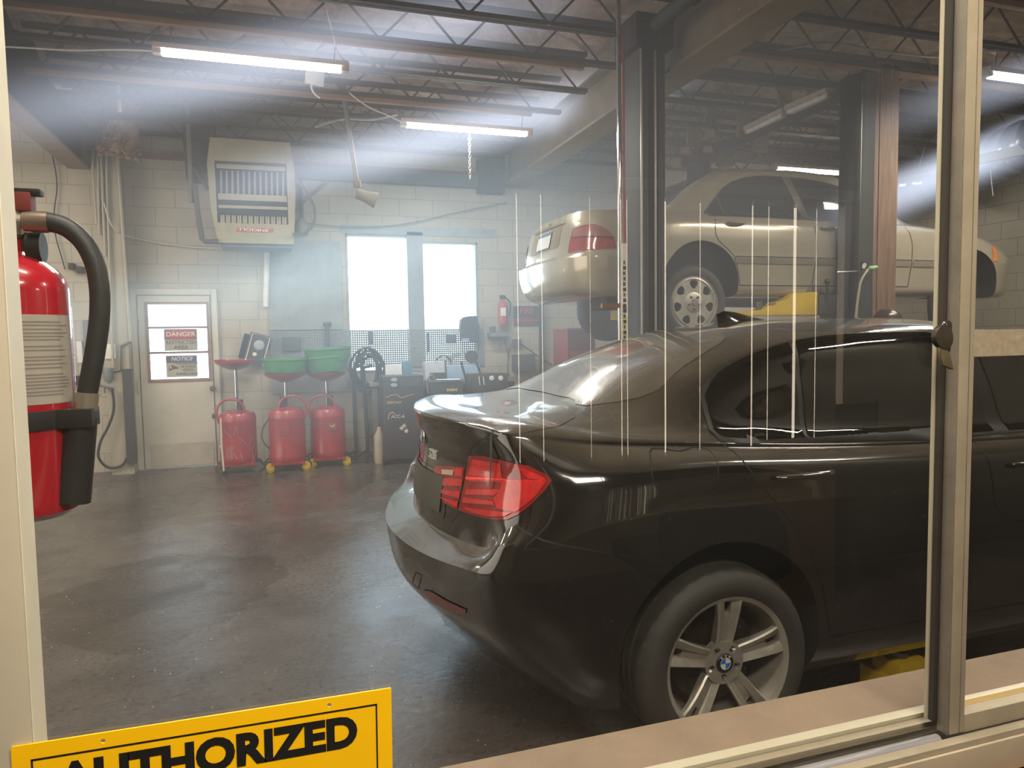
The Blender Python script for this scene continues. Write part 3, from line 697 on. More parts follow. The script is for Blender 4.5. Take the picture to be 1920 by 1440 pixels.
def disc_wheel(car, body, x, z, yout, side, steer=0):
    o = body.w((x, yout * side, z)); M = basis(o, (side, 0, 0), (0, 0, 1)) @ Matrix.Rotation(R(steer), 4, 'Y')
    rim = MB(); rim.M = M
    rim.lathe([(.185, -.19), (.195, -.15), (.195, -.05), (.203, -.02), (.212, -.006), (.217, -.003), (.219, -.008), (.214, -.02)], n=56)
    hl = [[(.148 * math.cos(a) + dx * -math.sin(a) + dr * math.cos(a), .148 * math.sin(a) + dx * math.cos(a) + dr * math.sin(a)) for dx, dr in [(.036 * math.cos(w) * (1 + .35 * math.sin(w)), .034 * math.sin(w)) for w in [2 * math.pi * i / 20 for i in range(20)]]] for a in [2 * math.pi * (k) / 7 + math.pi / 2 for k in range(7)]]
    rim.M = M @ Matrix.Translation((0, 0, -.034)); rim.prism(circ(0, 0, .206, 70), .022, None, hl)
    rim.M = M; rim.lathe([(.206, -.012), (.19, -.004), (.186, -.012)], n=56)
    rim.lathe([(.0005, .0), (.06, -.002), (.085, -.012)], n=40)
    w = rim.build('wheel', pm('alloy_dusty', (176, 170, 156), .45, metal=.6, var=.15, scale=14), car, angle=30)
    t = MB(); t.M = M
    tyre_geo(t, [(.214, -.006), (.228, .002), (.255, .004), (.285, -.004), (.302, -.02), (.31, -.045), (.312, -.10), (.31, -.16), (.302, -.19), (.28, -.205), (.214, -.195)], .214, {4, 5, 7, 8}, 108, .004); t.build('tyre', RUBBER, w, angle=50)
    g = MB(); g.M = M; g.lathe([(.0005, -.12), (.19, -.12), (.19, -.115), (.0005, -.115)], n=36); g.build('wheel_back', WELL, w)
    for k in range(5):
        a = 2 * math.pi * k / 5 + .95; nb = MB(); nb.M = M @ Matrix.Translation((.052 * math.cos(a), .052 * math.sin(a), -.004)); nb.lathe([(.0005, .016), (.009, .015), (.011, .008), (.011, 0)], n=6); nb.build('lug_nut', STEEL, w)
    c = MB(); c.M = M; c.lathe([(.0005, .010), (.022, .010), (.027, .004), (.03, 0)], n=28); c.build('hub_cap', pm('cap_grey', (150, 146, 136), .4, metal=.5), w)
    return w
def build_silver_car():
    Z0 = 1.42
    B = CarBody(silver_net(), (2.12, 5.91, Z0), crease=(1, 4, 5, 8), ncol=8, nrow=6)
    car = thing('saloon_car', 'champagne silver saloon car raised on a two-post lift', 'car', B.w((2.4, 0, 0)))
    B.shell([SILVER, WELL], car, [(1.12, .34), (3.99, .34)], .352)
    P = lambda L, m: B.pts(L, m)
    dlo_t = P([('p', 1327, 392), ('p', 1339, 375), ('p', 1369, 343), ('p', 1400, 333), ('p', 1462, 332), ('p', 1537, 341), ('p', 1572, 350)], 'side')
    dlo_b = P([('p', 1572, 413), ('p', 1515, 411), ('p', 1420, 407), ('p', 1330, 403)], 'side')
    t2 = sml(dlo_t, 4); zb = dlo_b[0][1]
    dlo = t2 + [(2.72, 1.21), (2.95, 1.10), (3.15, .975), (3.0, zb)] + dlo_b
    CH = pm('window_chrome', (150, 146, 134), .3, metal=.7)
    B.patch('window_trim', CH, [scale_poly(dlo, 1.03)], 'side', car, .0025, mirror=True)
    def cut(P_, f):
        o = []
        for i in range(len(P_)):
            p, q = P_[i], P_[(i + 1) % len(P_)]; fp, fq = f(p), f(q)
            if fp >= 0: o.append(p)
            if fp * fq < 0: t = fp / (fp - fq); o.append((p[0] + (q[0] - p[0]) * t, p[1] + (q[1] - p[1]) * t))
        return o
    pb = P([('p', 1472, 336), ('p', 1513, 410)], 'side'); (xa, za), (xb, zb2) = pb; k = (xb - xa) / (zb2 - za); L = lambda z: xa + k * (z - za)
    GL = pm('silver_car_glass', (62, 66, 66), .05, spec=.9, var=.1)
    q1 = P([('p', 1372, 408)], 'side')[0][0]
    B.patch('quarter_glass', GL, [cut(dlo, lambda p: q1 - .02 - p[0] - .12 * (p[1] - 1.0))], 'side', car, .006, mirror=True)
    B.patch('rear_door_glass', GL, [cut(cut(dlo, lambda p: p[0] + .12 * (p[1] - 1.0) - q1 - .0), lambda p: L(p[1]) - .03 - p[0])], 'side', car, .006, mirror=True)
    B.patch('front_door_glass', GL, [cut(dlo, lambda p: p[0] - L(p[1]) - .055)], 'side', car, .006, mirror=True)
    B.patch('rear_window', GL, [sm([(-.55, 1.0), (0, 1.01), (.55, 1.0), (.50, 1.18), (.43, 1.35), (0, 1.372), (-.43, 1.35), (-.50, 1.18)], 4)], 'rear', car, .002, .05)
    B.patch('windscreen', GL, [sm([(-.62, .985), (0, 1.0), (.62, .985), (.52, 1.22), (.44, 1.335), (0, 1.355), (-.44, 1.335), (-.52, 1.22)], 4)], 'front', car, .002, .05)
    c = P([('p', 1339, 405), ('p', 1343, 442), ('p', 1376, 480), ('p', 1387, 535)], 'side'); b = P([('p', 1515, 412), ('p', 1531, 450), ('p', 1529, 491), ('p', 1522, 538)], 'side'); f = P([('p', 1688, 422), ('p', 1709, 450), ('p', 1709, 495), ('p', 1702, 538)], 'side')
    rk = c[-1][1]
    B.seams('panel_seam', SEAM, [('side', sml(c, 5)), ('side', sml(b, 5)), ('side', sml(f, 5)), ('side', [(c[-1][0], rk), (f[-1][0], rk)])], car, .008)
    m1 = P([('p', 1378, 488), ('p', 1530, 490), ('p', 1708, 498)], 'side')
    for a, bb in ((m1[0][0], b[2][0] - .02), (b[2][0] + .02, m1[2][0] - .01), (m1[2][0] + .02, 3.58)):
        z = m1[1][1]; B.patch('side_moulding', pm('moulding', (120, 112, 96), .3, coat=.5), [[(a, z - .028), (bb, z - .028), (bb, z + .022), (a, z + .022)]], 'side', car, .008, .04, mirror=True)
        B.patch('moulding_strip', CHROME, [[(a, z + .022), (bb, z + .022), (bb, z + .03), (a, z + .03)]], 'side', car, .009, .04, mirror=True)
    for x in ((1378, 419), (1552, 428)):
        p = B.px(*x)
        for sg in (1, -1):
            h = B.cast((p.x, 2.5, p.z), (0, -1, 0)); y = h[0].y; m = MB(); Lh = .17
            m.tube([B.w((p.x + Lh * t, sg * (y + .008 + .022 * (1 - (2 * t) ** 4)), p.z)) for t in (-.5, -.4, -.2, 0, .2, .4, .5)], [.007, .011, .012, .013, .012, .011, .007], 8); m.build('door_handle', CH, car)
    q = lambda L, m: P([('p', 960 + a / 4.174, 300 + bb / 4.174) for a, bb in L], m)
    tl = q([(480, 540), (560, 512), (640, 502), (700, 520), (760, 560), (800, 610), (815, 690), (640, 705), (440, 730), (452, 640)], 60)
    for fl in (1, -1):
        l = B.mesh('tail_lamp', pm('faded_red_lens', (140, 50, 48), .2, coat=1., var=.2, scale=20), *B.decal(tl, 60, .004, .03, fl), car)
        up = q([(485, 545), (640, 508), (700, 522), (762, 566), (790, 600), (470, 605)], 60)
        B.mesh('lens_band', pm('pink_lens', (140, 92, 84), .15, coat=1.), *B.decal(up, 60, .006, .03, fl), l)
        B.mesh('lamp_seam', SEAM, *B.ribbon(q([(470, 607), (795, 607)], 60), 60, .006, .0075, .02, False, fl), l)
    B.patch('plate_recess', pm('recess_silver', (120, 113, 98), .4), [rrect(-.34, .68, .34, .865, .03)], 'rear', car, .002, .04)
    pl = B.patch('number_plate', pm('plate_pale', (190, 195, 196), .4), [rrect(-.155, .70, .155, .845, .012)], 'rear', car, .010, .04)
    B.patch('plate_band', pm('plate_blue', (90, 110, 140), .4), [[(-.15, .81), (.15, .81), (.15, .84), (-.15, .84)]], 'rear', pl, .012, .04)
    B.patch('plate_garnish', CH, [rrect(-.36, .87, .36, .89, .008)], 'rear', car, .012, .04)
    for pth in ([(-.03, .925), (-.012, .91), (0, .935)], [(.03, .925), (.012, .91), (0, .935)]):
        B.mesh('badge', CHROME, *B.ribbon(pth, 'rear', .012, .008, .02, False, 1), car)
    p = B.px(1082, 413); h = B.bvh.find_nearest(p); n = h[1]; nW = Vector((n.x, -n.y, n.z)); xa = Vector((0, 0, 1)).cross(nW).normalized(); up = nW.cross(xa).normalized()
    mb = MB(); mb.text('3.5RL', .042, basis(B.w(h[0] + n * .003), xa, up), .003, .01); mb.build('model_number', pm('brass_badge', (150, 125, 70), .3, metal=.8), car)
    B.patch('indicator_lamp', pm('amber_lens', (225, 120, 40), .2, coat=1.), [P([('p', 1858, 461), ('p', 1864, 464), ('p', 1871, 490), ('p', 1862, 490)], 'side')], 'side', car, .004, .02, mirror=True)
    B.patch('head_lamp', pm('head_lens2', (180, 184, 186), .1, coat=1.), [rrect(.40, .62, .74, .72, .03), rrect(-.74, .62, -.40, .72, .03)], 'front', car, .004)
    B.patch('grille', BLACK, [rrect(-.30, .60, .30, .74, .03)], 'front', car, .004)
    m = MB(); m.tube([B.w((.45, .45, .26)), B.w((.7, .45, .24)), B.w((1.0, .3, .24)), B.w((2.6, .12, .22))], .04, 12); m.cbox(B.w((.62, .45, .24)), (.42, .34, .16)); m.build('exhaust', pm('exhaust_dark', (40, 38, 36), .7), car, bevel=.02)
    for sg in (1, -1):
        disc_wheel(car, B, 1.08, .20, .86, sg); disc_wheel(car, B, 3.93, .20, .84, sg, 28)
    return car
build_silver_car()
# ------------------------------------------------------------------ the workshop shell
YW = 8.49; XR = 8.0; XL = -4.6; ZC = 4.0
def brick_mat(name, col, mort, ax, dirt=.12):
    m = bpy.data.materials.new(name); N, L = nodes_of(m); b = N['Principled BSDF']
    tc = N.new('ShaderNodeNewGeometry'); sp = N.new('ShaderNodeSeparateXYZ'); L.new(tc.outputs['Position'], sp.inputs[0])
    cb = N.new('ShaderNodeCombineXYZ'); L.new(sp.outputs['X' if ax == 'x' else 'Y'], cb.inputs[0]); L.new(sp.outputs['Z'], cb.inputs[1])
    br = N.new('ShaderNodeTexBrick'); L.new(cb.outputs[0], br.inputs['Vector']); br.inputs['Scale'].default_value = 1
    br.inputs['Brick Width'].default_value = .40; br.inputs['Row Height'].default_value = .20; br.inputs['Mortar Size'].default_value = .005; br.inputs['Mortar Smooth'].default_value = .5
    c = lin(col); br.inputs['Color1'].default_value = (*c, 1); br.inputs['Color2'].default_value = (*[x * .95 for x in c], 1); br.inputs['Mortar'].default_value = (*lin(mort), 1)
    n = N.new('ShaderNodeTexNoise'); n.inputs['Scale'].default_value = 1.3; n.inputs['Detail'].default_value = 8; n.inputs['Roughness'].default_value = .65; L.new(tc.outputs['Position'], n.inputs['Vector'])
    mr = N.new('ShaderNodeMapRange'); mr.inputs['From Min'].default_value = .3; mr.inputs['From Max'].default_value = .7; mr.inputs['To Min'].default_value = 1 - dirt; mr.inputs['To Max'].default_value = 1.06; L.new(n.outputs['Fac'], mr.inputs['Value'])
    mx = N.new('ShaderNodeMix'); mx.data_type = 'RGBA'; mx.blend_type = 'MULTIPLY'; mx.inputs['Factor'].default_value = 1; L.new(br.outputs['Color'], mx.inputs['A'])
    cc = N.new('ShaderNodeCombineColor'); [L.new(mr.outputs[0], cc.inputs[i]) for i in range(3)]; L.new(cc.outputs[0], mx.inputs['B']); L.new(mx.outputs['Result'], b.inputs['Base Color'])
    b.inputs['Roughness'].default_value = .55
    n2 = N.new('ShaderNodeTexNoise'); n2.inputs['Scale'].default_value = 60; L.new(tc.outputs['Position'], n2.inputs['Vector'])
    ad = N.new('ShaderNodeMath'); ad.operation = 'MULTIPLY_ADD'; ad.inputs[1].default_value = -1.; L.new(br.outputs['Fac'], ad.inputs[0]); 
    m2 = N.new('ShaderNodeMath'); m2.operation = 'MULTIPLY'; m2.inputs[1].default_value = .3; L.new(n2.outputs['Fac'], m2.inputs[0]); L.new(m2.outputs[0], ad.inputs[2])
    bp = N.new('ShaderNodeBump'); bp.inputs['Strength'].default_value = .5; bp.inputs['Distance'].default_value = .004; L.new(ad.outputs[0], bp.inputs['Height']); L.new(bp.outputs[0], b.inputs['Normal'])
    return m
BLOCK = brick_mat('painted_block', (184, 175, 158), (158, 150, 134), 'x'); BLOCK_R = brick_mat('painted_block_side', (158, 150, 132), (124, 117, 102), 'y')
def floor_mat():
    m = bpy.data.materials.new('oily_concrete'); N, L = nodes_of(m); b = N['Principled BSDF']
    g = N.new('ShaderNodeNewGeometry')
    def noise(s, d=6, r=.6, dist=0.):
        n = N.new('ShaderNodeTexNoise'); n.inputs['Scale'].default_value = s; n.inputs['Detail'].default_value = d; n.inputs['Roughness'].default_value = r; n.inputs['Distortion'].default_value = dist; L.new(g.outputs['Position'], n.inputs['Vector']); return n.outputs['Fac']
    def ramp(f, stops):
        r = N.new('ShaderNodeValToRGB'); L.new(f, r.inputs[0]); e = r.color_ramp.elements
        while len(e) < len(stops): e.new(.5)
        for k, (p, c) in zip(e, stops): k.position = p; k.color = (*c, 1) if len(c) == 3 else c
        return r.outputs[0]
    base = ramp(noise(1.1, 9, .68, .4), [(.28, lin((62, 57, 54))), (.45, lin((80, 75, 71))), (.6, lin((94, 89, 84))), (.78, lin((70, 65, 61)))])
    sp = ramp(noise(42, 4, .7), [(.34, (.45, .43, .42)), (.47, (.95, .95, .95)), (.66, (1.05, 1.05, 1.05)), (.74, (1.5, 1.5, 1.45))])
    mx = N.new('ShaderNodeMix'); mx.data_type = 'RGBA'; mx.blend_type = 'MULTIPLY'; mx.inputs['Factor'].default_value = .8; L.new(base, mx.inputs['A']); L.new(sp, mx.inputs['B'])
    red = ramp(noise(.9, 3, .5), [(.55, (0, 0, 0)), (.75, (.22, .22, .22))])
    m2 = N.new('ShaderNodeMix'); m2.data_type = 'RGBA'; L.new(red, m2.inputs['Factor']); L.new(mx.outputs['Result'], m2.inputs['A']); m2.inputs['B'].default_value = (*lin((112, 82, 76)), 1)
    sx = N.new('ShaderNodeSeparateXYZ'); L.new(g.outputs['Position'], sx.inputs[0])
    def mth(op, a, b_=None):
        n = N.new('ShaderNodeMath'); n.operation = op
        for i, v in enumerate((a, b_)):
            if v is None: continue
            if isinstance(v, (int, float)): n.inputs[i].default_value = v
            else: L.new(v, n.inputs[i])
        return n.outputs[0]
    ex = mth('POWER', mth('DIVIDE', mth('ADD', sx.outputs['X'], .62), .85), 2.); ey = mth('POWER', mth('DIVIDE', mth('SUBTRACT', sx.outputs['Y'], 4.25), 1.15), 2.)
    st = ramp(mth('ADD', mth('ADD', ex, ey), mth('MULTIPLY', noise(1.9, 7, .6), .9)), [(.0, (.66, .645, .62)), (.86, (.68, .66, .64)), (.93, (1, 1, 1))])
    m4 = N.new('ShaderNodeMix'); m4.data_type = 'RGBA'; m4.blend_type = 'MULTIPLY'; m4.inputs['Factor'].default_value = 1; L.new(m2.outputs['Result'], m4.inputs['A']); L.new(st, m4.inputs['B'])
    vo = N.new('ShaderNodeTexVoronoi'); vo.inputs['Scale'].default_value = 26; L.new(g.outputs['Position'], vo.inputs['Vector'])
    spk = mth('LESS_THAN', vo.outputs['Distance'], .085); m5 = N.new('ShaderNodeMix'); m5.data_type = 'RGBA'; L.new(mth('MULTIPLY', mth('MULTIPLY', spk, mth('GREATER_THAN', noise(7, 2), .55)), .75), m5.inputs['Factor']); L.new(m4.outputs['Result'], m5.inputs['A']); m5.inputs['B'].default_value = (*lin((196, 190, 180)), 1)
    L.new(m5.outputs['Result'], b.inputs['Base Color'])
    L.new(ramp(noise(1.6, 7, .6, .8), [(.3, (.38,) * 3), (.46, (.27,) * 3), (.60, (.14,) * 3), (.75, (.28,) * 3)]), b.inputs['Roughness'])
    bp = N.new('ShaderNodeBump'); bp.inputs['Strength'].default_value = .3; bp.inputs['Distance'].default_value = .008; L.new(noise(26, 8, .65), bp.inputs['Height']); L.new(bp.outputs[0], b.inputs['Normal'])
    b.inputs['Specular IOR Level'].default_value = .5
    return m
def struct(mb, name, mats, label=None, **k):
    o = mb.build(name, mats, **k); tag(o, label, None, None, 'structure'); return o
FLOOR = floor_mat()
mb = MB(); mb.box((XL, .74, -.06), (XR + .2, YW + .25, 0)); struct(mb, 'floor', FLOOR, 'stained grey concrete workshop floor')
# far wall with its openings (door, the two glazed bays, one boarded bay)
W1 = (at(647, 438, Y=YW).x, at(770, 617, Y=YW).x, .98, 2.575); W2 = (at(789, 452, Y=YW).x, at(897, 617, Y=YW).x, .98, 2.515)
DR = (at(262, 715, Y=YW).x, at(404, 715, Y=YW).x, 0.0, 1.885)
def wall_with_holes(name, mat, x0, x1, z0, z1, holes, Y, th, label):
    mb = MB(); xs = sorted({x0, x1, *[h[0] for h in holes], *[h[1] for h in holes]})
    for a, b in zip(xs, xs[1:]):
        hs = sorted([(h[2], h[3]) for h in holes if h[0] <= a + 1e-6 and h[1] >= b - 1e-6]); z = z0
        for p, q in hs:
            if p > z + 1e-5: mb.box((a, Y, z), (b, Y + th, p))
            z = q
        if z < z1: mb.box((a, Y, z), (b, Y + th, z1))
    return struct(mb, name, mat, label)
wall_with_holes('wall_back', BLOCK, XL, XR, 0, 3.95, [W1, W2, DR], YW, .2, 'white painted block wall at the far end')
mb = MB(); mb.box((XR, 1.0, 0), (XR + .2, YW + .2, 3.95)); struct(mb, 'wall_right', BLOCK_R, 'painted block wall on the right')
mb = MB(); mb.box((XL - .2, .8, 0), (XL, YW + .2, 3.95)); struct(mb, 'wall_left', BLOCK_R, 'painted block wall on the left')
# pilaster near the door
PAINTW = pm('old_white_paint', (168, 160, 142), .5, var=.08, bump=.1, bscale=40)
mb = MB(); mb.box((at(196, 600, Y=8.3).x, 8.27, 0), (at(238, 600, Y=8.27).x, YW, 3.35)); struct(mb, 'trim_1', PAINTW, 'white painted pilaster beside the door')
# roof deck above the insulation
mb = MB(); mb.box((XL - .2, .8, ZC), (XR + .2, YW + .2, ZC + .15)); struct(mb, 'ceiling', pm('roof_deck', (60, 54, 48), .9), 'dark roof deck')
# sagging insulation under the deck
def insul_mat(name, a, b_):
    m = bpy.data.materials.new(name); N, L = nodes_of(m); b = N['Principled BSDF']; g = N.new('ShaderNodeNewGeometry')
    n = N.new('ShaderNodeTexNoise'); n.inputs['Scale'].default_value = 2.2; n.inputs['Detail'].default_value = 9; n.inputs['Roughness'].default_value = .7; n.inputs['Distortion'].default_value = 1.; L.new(g.outputs['Position'], n.inputs['Vector'])
    r = N.new('ShaderNodeValToRGB'); L.new(n.outputs['Fac'], r.inputs[0]); r.color_ramp.elements[0].position = .32; r.color_ramp.elements[1].position = .68
    r.color_ramp.elements[0].color = (*lin(a), 1); r.color_ramp.elements[1].color = (*lin(b_), 1); L.new(r.outputs[0], b.inputs['Base Color']); b.inputs['Roughness'].default_value = .95
    bp = N.new('ShaderNodeBump'); bp.inputs['Strength'].default_value = .8; bp.inputs['Distance'].default_value = .05; L.new(n.outputs['Fac'], bp.inputs['Height']); L.new(bp.outputs[0], b.inputs['Normal'])
    return m
INSUL = insul_mat('glassfibre_insulation', (138, 112, 102), (214, 184, 168)); INSUL_T = insul_mat('kraft_insulation', (128, 108, 86), (200, 172, 140))
def insulation(x0, x1, mat, label):
    vs = []; nx, ny = int((x1 - x0) / .09), 84; mb = MB()
    for j in range(ny + 1):
        for i in range(nx + 1):
            x = x0 + (x1 - x0) * i / nx; y = 1.1 + (YW - 1.1) * j / ny
            s = .5 + .5 * math.cos((y - 5.32) / .6 * 2 * math.pi)
            z = 3.88 + .05 * s + .09 * mnoise.noise((x * 1.7, y * 2.3, 0)) + .05 * mnoise.noise((x * 5, y * 6, 3)) + .02 * mnoise.noise((x * 14, y * 15, 5))
            vs.append((x, y, min(z, 3.995)))
    fs = [(j * (nx + 1) + i, (j + 1) * (nx + 1) + i, (j + 1) * (nx + 1) + i + 1, j * (nx + 1) + i + 1) for j in range(ny) for i in range(nx)]
    mb.add(vs, fs); o = mb.build('roof_insulation', mat, recalc=False); return tag(o, label, 'insulation', None, 'stuff')
insulation(-1.9, 2.85, INSUL, 'pinkish glass fibre insulation sagging between the roof joists of the middle bay')
insulation(2.85, XR, INSUL_T, 'brown paper-faced insulation between the roof joists of the right bay')
# girders along the depth of the hall
STEELD = pm('dark_steel', (54, 50, 48), .6, metal=.3, var=.15); STEELB = pm('painted_girder', (122, 108, 92), .55, var=.12); TIMBER = pm('pale_timber', (140, 106, 80), .7, var=.15, scale=5); RUSTY = pm('joist_steel', (72, 62, 58), .6, metal=.3, var=.2)
def girder(x0, x1, z0, z1, name, mats, label):
    mb = MB(); xm = (x0 + x1) / 2
    mb.mat(0).box((xm - .03, 1.05, z0 + .025), (xm + .03, YW, z1 - .025)); mb.mat(1).box((x0, 1.05, z0), (x1, YW, z0 + .025)); mb.mat(0).box((x0, 1.05, z1 - .025), (x1, YW, z1))
    return struct(mb, name, mats, label)
girder(-1.99, -1.79, 3.16, 3.62, 'ceiling_girder', [STEELD, pm('girder_flange', (132, 112, 88), .6)], 'dark steel girder along the left bay')
girder(2.66, 2.92, 3.20, 3.62, 'ceiling_girder', [STEELB, STEELB], 'grey brown steel girder over the middle of the hall')
mb = MB(); mb.box((XL, 1.1, 3.5), (-2.0, YW, 3.55)); struct(mb, 'ceiling_panel', pm('cream_board', (206, 192, 160), .7), 'cream ceiling board of the left bay')
def joist(x0, x1, y, zb=3.5, zt=3.84, ph=0.):
    mb = MB()
    for dy in (-.022, .022):
        mb.box((x0, y + dy - .016, zb), (x1, y + dy + .016, zb + .006)); mb.box((x0, y + dy - .003, zb), (x1, y + dy + .003, zb + .036))
        mb.box((x0, y + dy - .016, zt - .006), (x1, y + dy + .016, zt)); mb.box((x0, y + dy - .003, zt - .036), (x1, y + dy + .003, zt))
    p = .29; x = x0 + .1 + ph; up = True; last = (x, zb + .02)
    while last[0] + p < x1:
        nx = (last[0] + p, zt - .02 if up else zb + .02); mb.tube([(last[0], y, last[1]), (nx[0], y, nx[1])], .0095, 6); last = nx; up = not up
    return mb
JY = [1.76, 2.36, 2.96, 3.56, 4.16, 4.76, 5.32, 5.93, 6.54, 7.15, 7.75, 8.3]
for k, y in enumerate(JY):
    struct(joist(-1.79, 2.66, y, ph=.07 * (k % 4)), 'ceiling_joist', RUSTY, 'open web steel joist of the middle bay'); struct(joist(2.92, XR, y, ph=.05 * (k % 5)), 'ceiling_joist', RUSTY, 'open web steel joist of the right bay')
k = 0
for x0, x1, ys in ((-1.79, 2.66, (5.32, 6.54)), (2.92, XR, (3.56, 4.76))):
    for y in ys:
        k += 1; mb = MB(); mb.box((x0, y - .024, 3.458), (x1 - .3, y + .024, 3.497)); struct(mb, 'trim_%d' % (k + 10), TIMBER, 'pale timber batten fixed under a roof joist', bevel=.004)
mb = MB(); mb.box((at(940, 345, Y=8.42).x - .3, 8.35, 3.1), (2.66, YW, 3.5)); struct(mb, 'trim_3', pm('dark_bearing', (70, 68, 66), .7), 'dark bearing block where the girder meets the wall')
mb = MB(); mb.box((-1.79, 8.40, 3.30), (2.66, YW, 3.34)); struct(mb, 'trim_4', pm('red_angle', (112, 74, 66), .6), 'rusty red ledger along the wall head')
mb = MB(); mb.box((-.2, 8.38, 3.16), (2.5, YW - .01, 3.30)); struct(mb, 'trim_5', pm('slate_band', (98, 102, 104), .7), 'dark band at the wall head')
# glazing
FR = pm('window_frame_grey', (150, 158, 160), .5)
def win_glass():
    m = bpy.data.materials.new('clear_glass'); N, L = nodes_of(m); out = N['Material Output']
    t = N.new('ShaderNodeBsdfTransparent'); g = N.new('ShaderNodeBsdfGlossy'); g.inputs['Roughness'].default_value = .02; mx = N.new('ShaderNodeMixShader'); mx.inputs[0].default_value = .06
    t.inputs[0].default_value = (.97, .98, .97, 1); L.new(t.outputs[0], mx.inputs[1]); L.new(g.outputs[0], mx.inputs[2]); L.new(mx.outputs[0], out.inputs[0]); return m
CLEAR = win_glass()
for i, W in enumerate((W1, W2)):
    t = thing('window_%d' % (i + 1), 'bright far window, %s of the two panes above the perforated panel' % ('larger left' if i == 0 else 'smaller right'), None, ((W[0] + W[1]) / 2, YW, W[2]), kind='structure')
    mb = MB(); f = .022
    for a, b in (((W[0], W[2]), (W[0] + f, W[3])), ((W[1] - f, W[2]), (W[1], W[3])), ((W[0], W[3] - f), (W[1], W[3])), ((W[0], W[2]), (W[1], W[2] + f))): mb.box((a[0], YW - .01, a[1]), (b[0], YW + .10, b[1]))
    mb.build('window_frame', FR, t); mb = MB(); mb.box((W[0] + f, YW + .05, W[2] + f), (W[1] - f, YW + .056, W[3] - f)); mb.build('window_pane', CLEAR, t)
mb = MB(); mb.box((W1[1] - .02, YW - .012, .98), (W2[0] + .02, YW + .03, 2.62)); struct(mb, 'trim_6', FR, 'grey post between the two far windows')
mb = MB(); mb.box((W1[0] - .05, YW - .012, 2.58), (W2[1] + .25, YW + .012, 2.68)); struct(mb, 'trim_7', FR, 'grey head rail over the far windows')
# door
DOORP = pm('door_white', (202, 195, 178), .45, var=.06, bump=.05, bscale=30)
t = thing('door_1', 'white steel door with a meshed window and warning signs', None, (DR[0] + .4, YW, 0), kind='structure')
x0, x1, z1 = DR[0], DR[1], DR[3]; wx0, wx1, wz1, wz0 = at(277, 600, Y=8.45).x, at(388, 600, Y=8.45).x, at(330, 570, Y=8.45).z, at(335, 711, Y=8.45).z
mb = MB()
for a, b in (((x0 + .01, .01), (wx0, z1 - .01)), ((wx1, .01), (x1 - .01, z1 - .01)), ((wx0, .01), (wx1, wz0)), ((wx0, wz1), (wx1, z1 - .01))): mb.box((a[0], 8.455, a[1]), (b[0], 8.495, b[1]))
leaf = mb.build('door_leaf', DOORP, t)
mb = MB()
for a, b in (((x0 - .05, 0), (x0 + .012, z1 + .05)), ((x1 - .012, 0), (x1 + .05, z1 + .05)), ((x0, z1 - .012), (x1, z1 + .05))): mb.box((a[0], 8.458, a[1]), (b[0], YW + .02, b[1]))
mb.build('door_frame', DOORP, t, bevel=.004)
mb = MB()
for a, b in (((x0 + .012, .012), (x0 + .02, z1 - .012)), ((x1 - .02, .012), (x1 - .012, z1 - .012)), ((x0 + .012, z1 - .02), (x1 - .012, z1 - .012))): mb.box((a[0], 8.450, a[1]), (b[0], 8.456, b[1]))
mb.build('door_gap', pm('gap_dark', (96, 90, 80), .8), t)
pz = at(340, 832, Y=8.45).z; mb = MB(); mb.box((x0 + .07, 8.450, .02), (x1 - .04, 8.456, pz)); mb.box((x0 + .06, 8.449, pz), (x1 - .10, 8.456, pz + .008)); mb.build('kick_plate', pm('kick_plate', (186, 178, 162), .4), t)
mb = MB(); mb.box((wx0, 8.475, wz0), (wx1, 8.479, wz1)); mb.build('door_pane', CLEAR, t)
def mesh_mat():
    m = bpy.data.materials.new('perforated_mesh'); N, L = nodes_of(m); out = N['Material Output']; g = N.new('ShaderNodeNewGeometry'); s = N.new('ShaderNodeSeparateXYZ'); L.new(g.outputs['Position'], s.inputs[0])
    return m
WIRE = pm('mesh_wire', (150, 120, 108), .6); mb = MB(); n = 26
for i in range(n + 1):
    x = wx0 + (wx1 - wx0) * i / n; mb.box((x - .0013, 8.446, wz0), (x + .0013, 8.449, wz1)) if i not in (0, n) else None
nz = 30
for j in range(nz + 1):
    z = wz0 + (wz1 - wz0) * j / nz; mb.box((wx0, 8.443, z - .0013), (wx1, 8.446, z + .0013))
mesh_o = mb.build('window_mesh', pm('mesh_wire_bright', (150, 138, 128), .5), t)
mb = MB(); b_ = .022
for a, b in (((wx0 - b_, wz0 - b_), (wx0 + .004, wz1 + b_)), ((wx1 - .004, wz0 - b_), (wx1 + b_, wz1 + b_)), ((wx0, wz1 - .006), (wx1, wz1 + b_)), ((wx0, wz0 - b_), (wx1, wz0 + .006)), ((wx0, at(330, 614, Y=8.45).z - .012), (wx1, at(330, 614, Y=8.45).z + .012)), ((wx0, at(330, 661, Y=8.45).z - .012), (wx1, at(330, 661, Y=8.45).z + .012))): mb.box((a[0], 8.440, a[1]), (b[0], 8.452, b[1]))
mb.build('mesh_frame', pm('mesh_frame', (150, 118, 108), .6, var=.15), t)
kx = at(398, 729, Y=8.43); mb = MB(); mb.lathe([(.0005, -.05), (.02, -.048), (.026, -.035), (.012, -.02), (.012, 0), (.03, .0), (.03, .004)], (kx.x, 8.452, kx.z), 'Y', 20); mb.build('door_knob', pm('brass_knob', (170, 150, 105), .25, metal=.9), t)
kx = at(402, 780, Y=8.43); mb = MB(); mb.cbox((kx.x, 8.447, kx.z), (.05, .014, .05)); mb.build('door_bolt', STEEL, t, bevel=.003)
for v in (590, 725, 840):
    p = at(260, v, Y=8.44); mb = MB(); mb.box((p.x - .01, 8.435, p.z - .06), (p.x + .012, 8.452, p.z + .06)); mb.build('hinge', DOORP, t, bevel=.003)
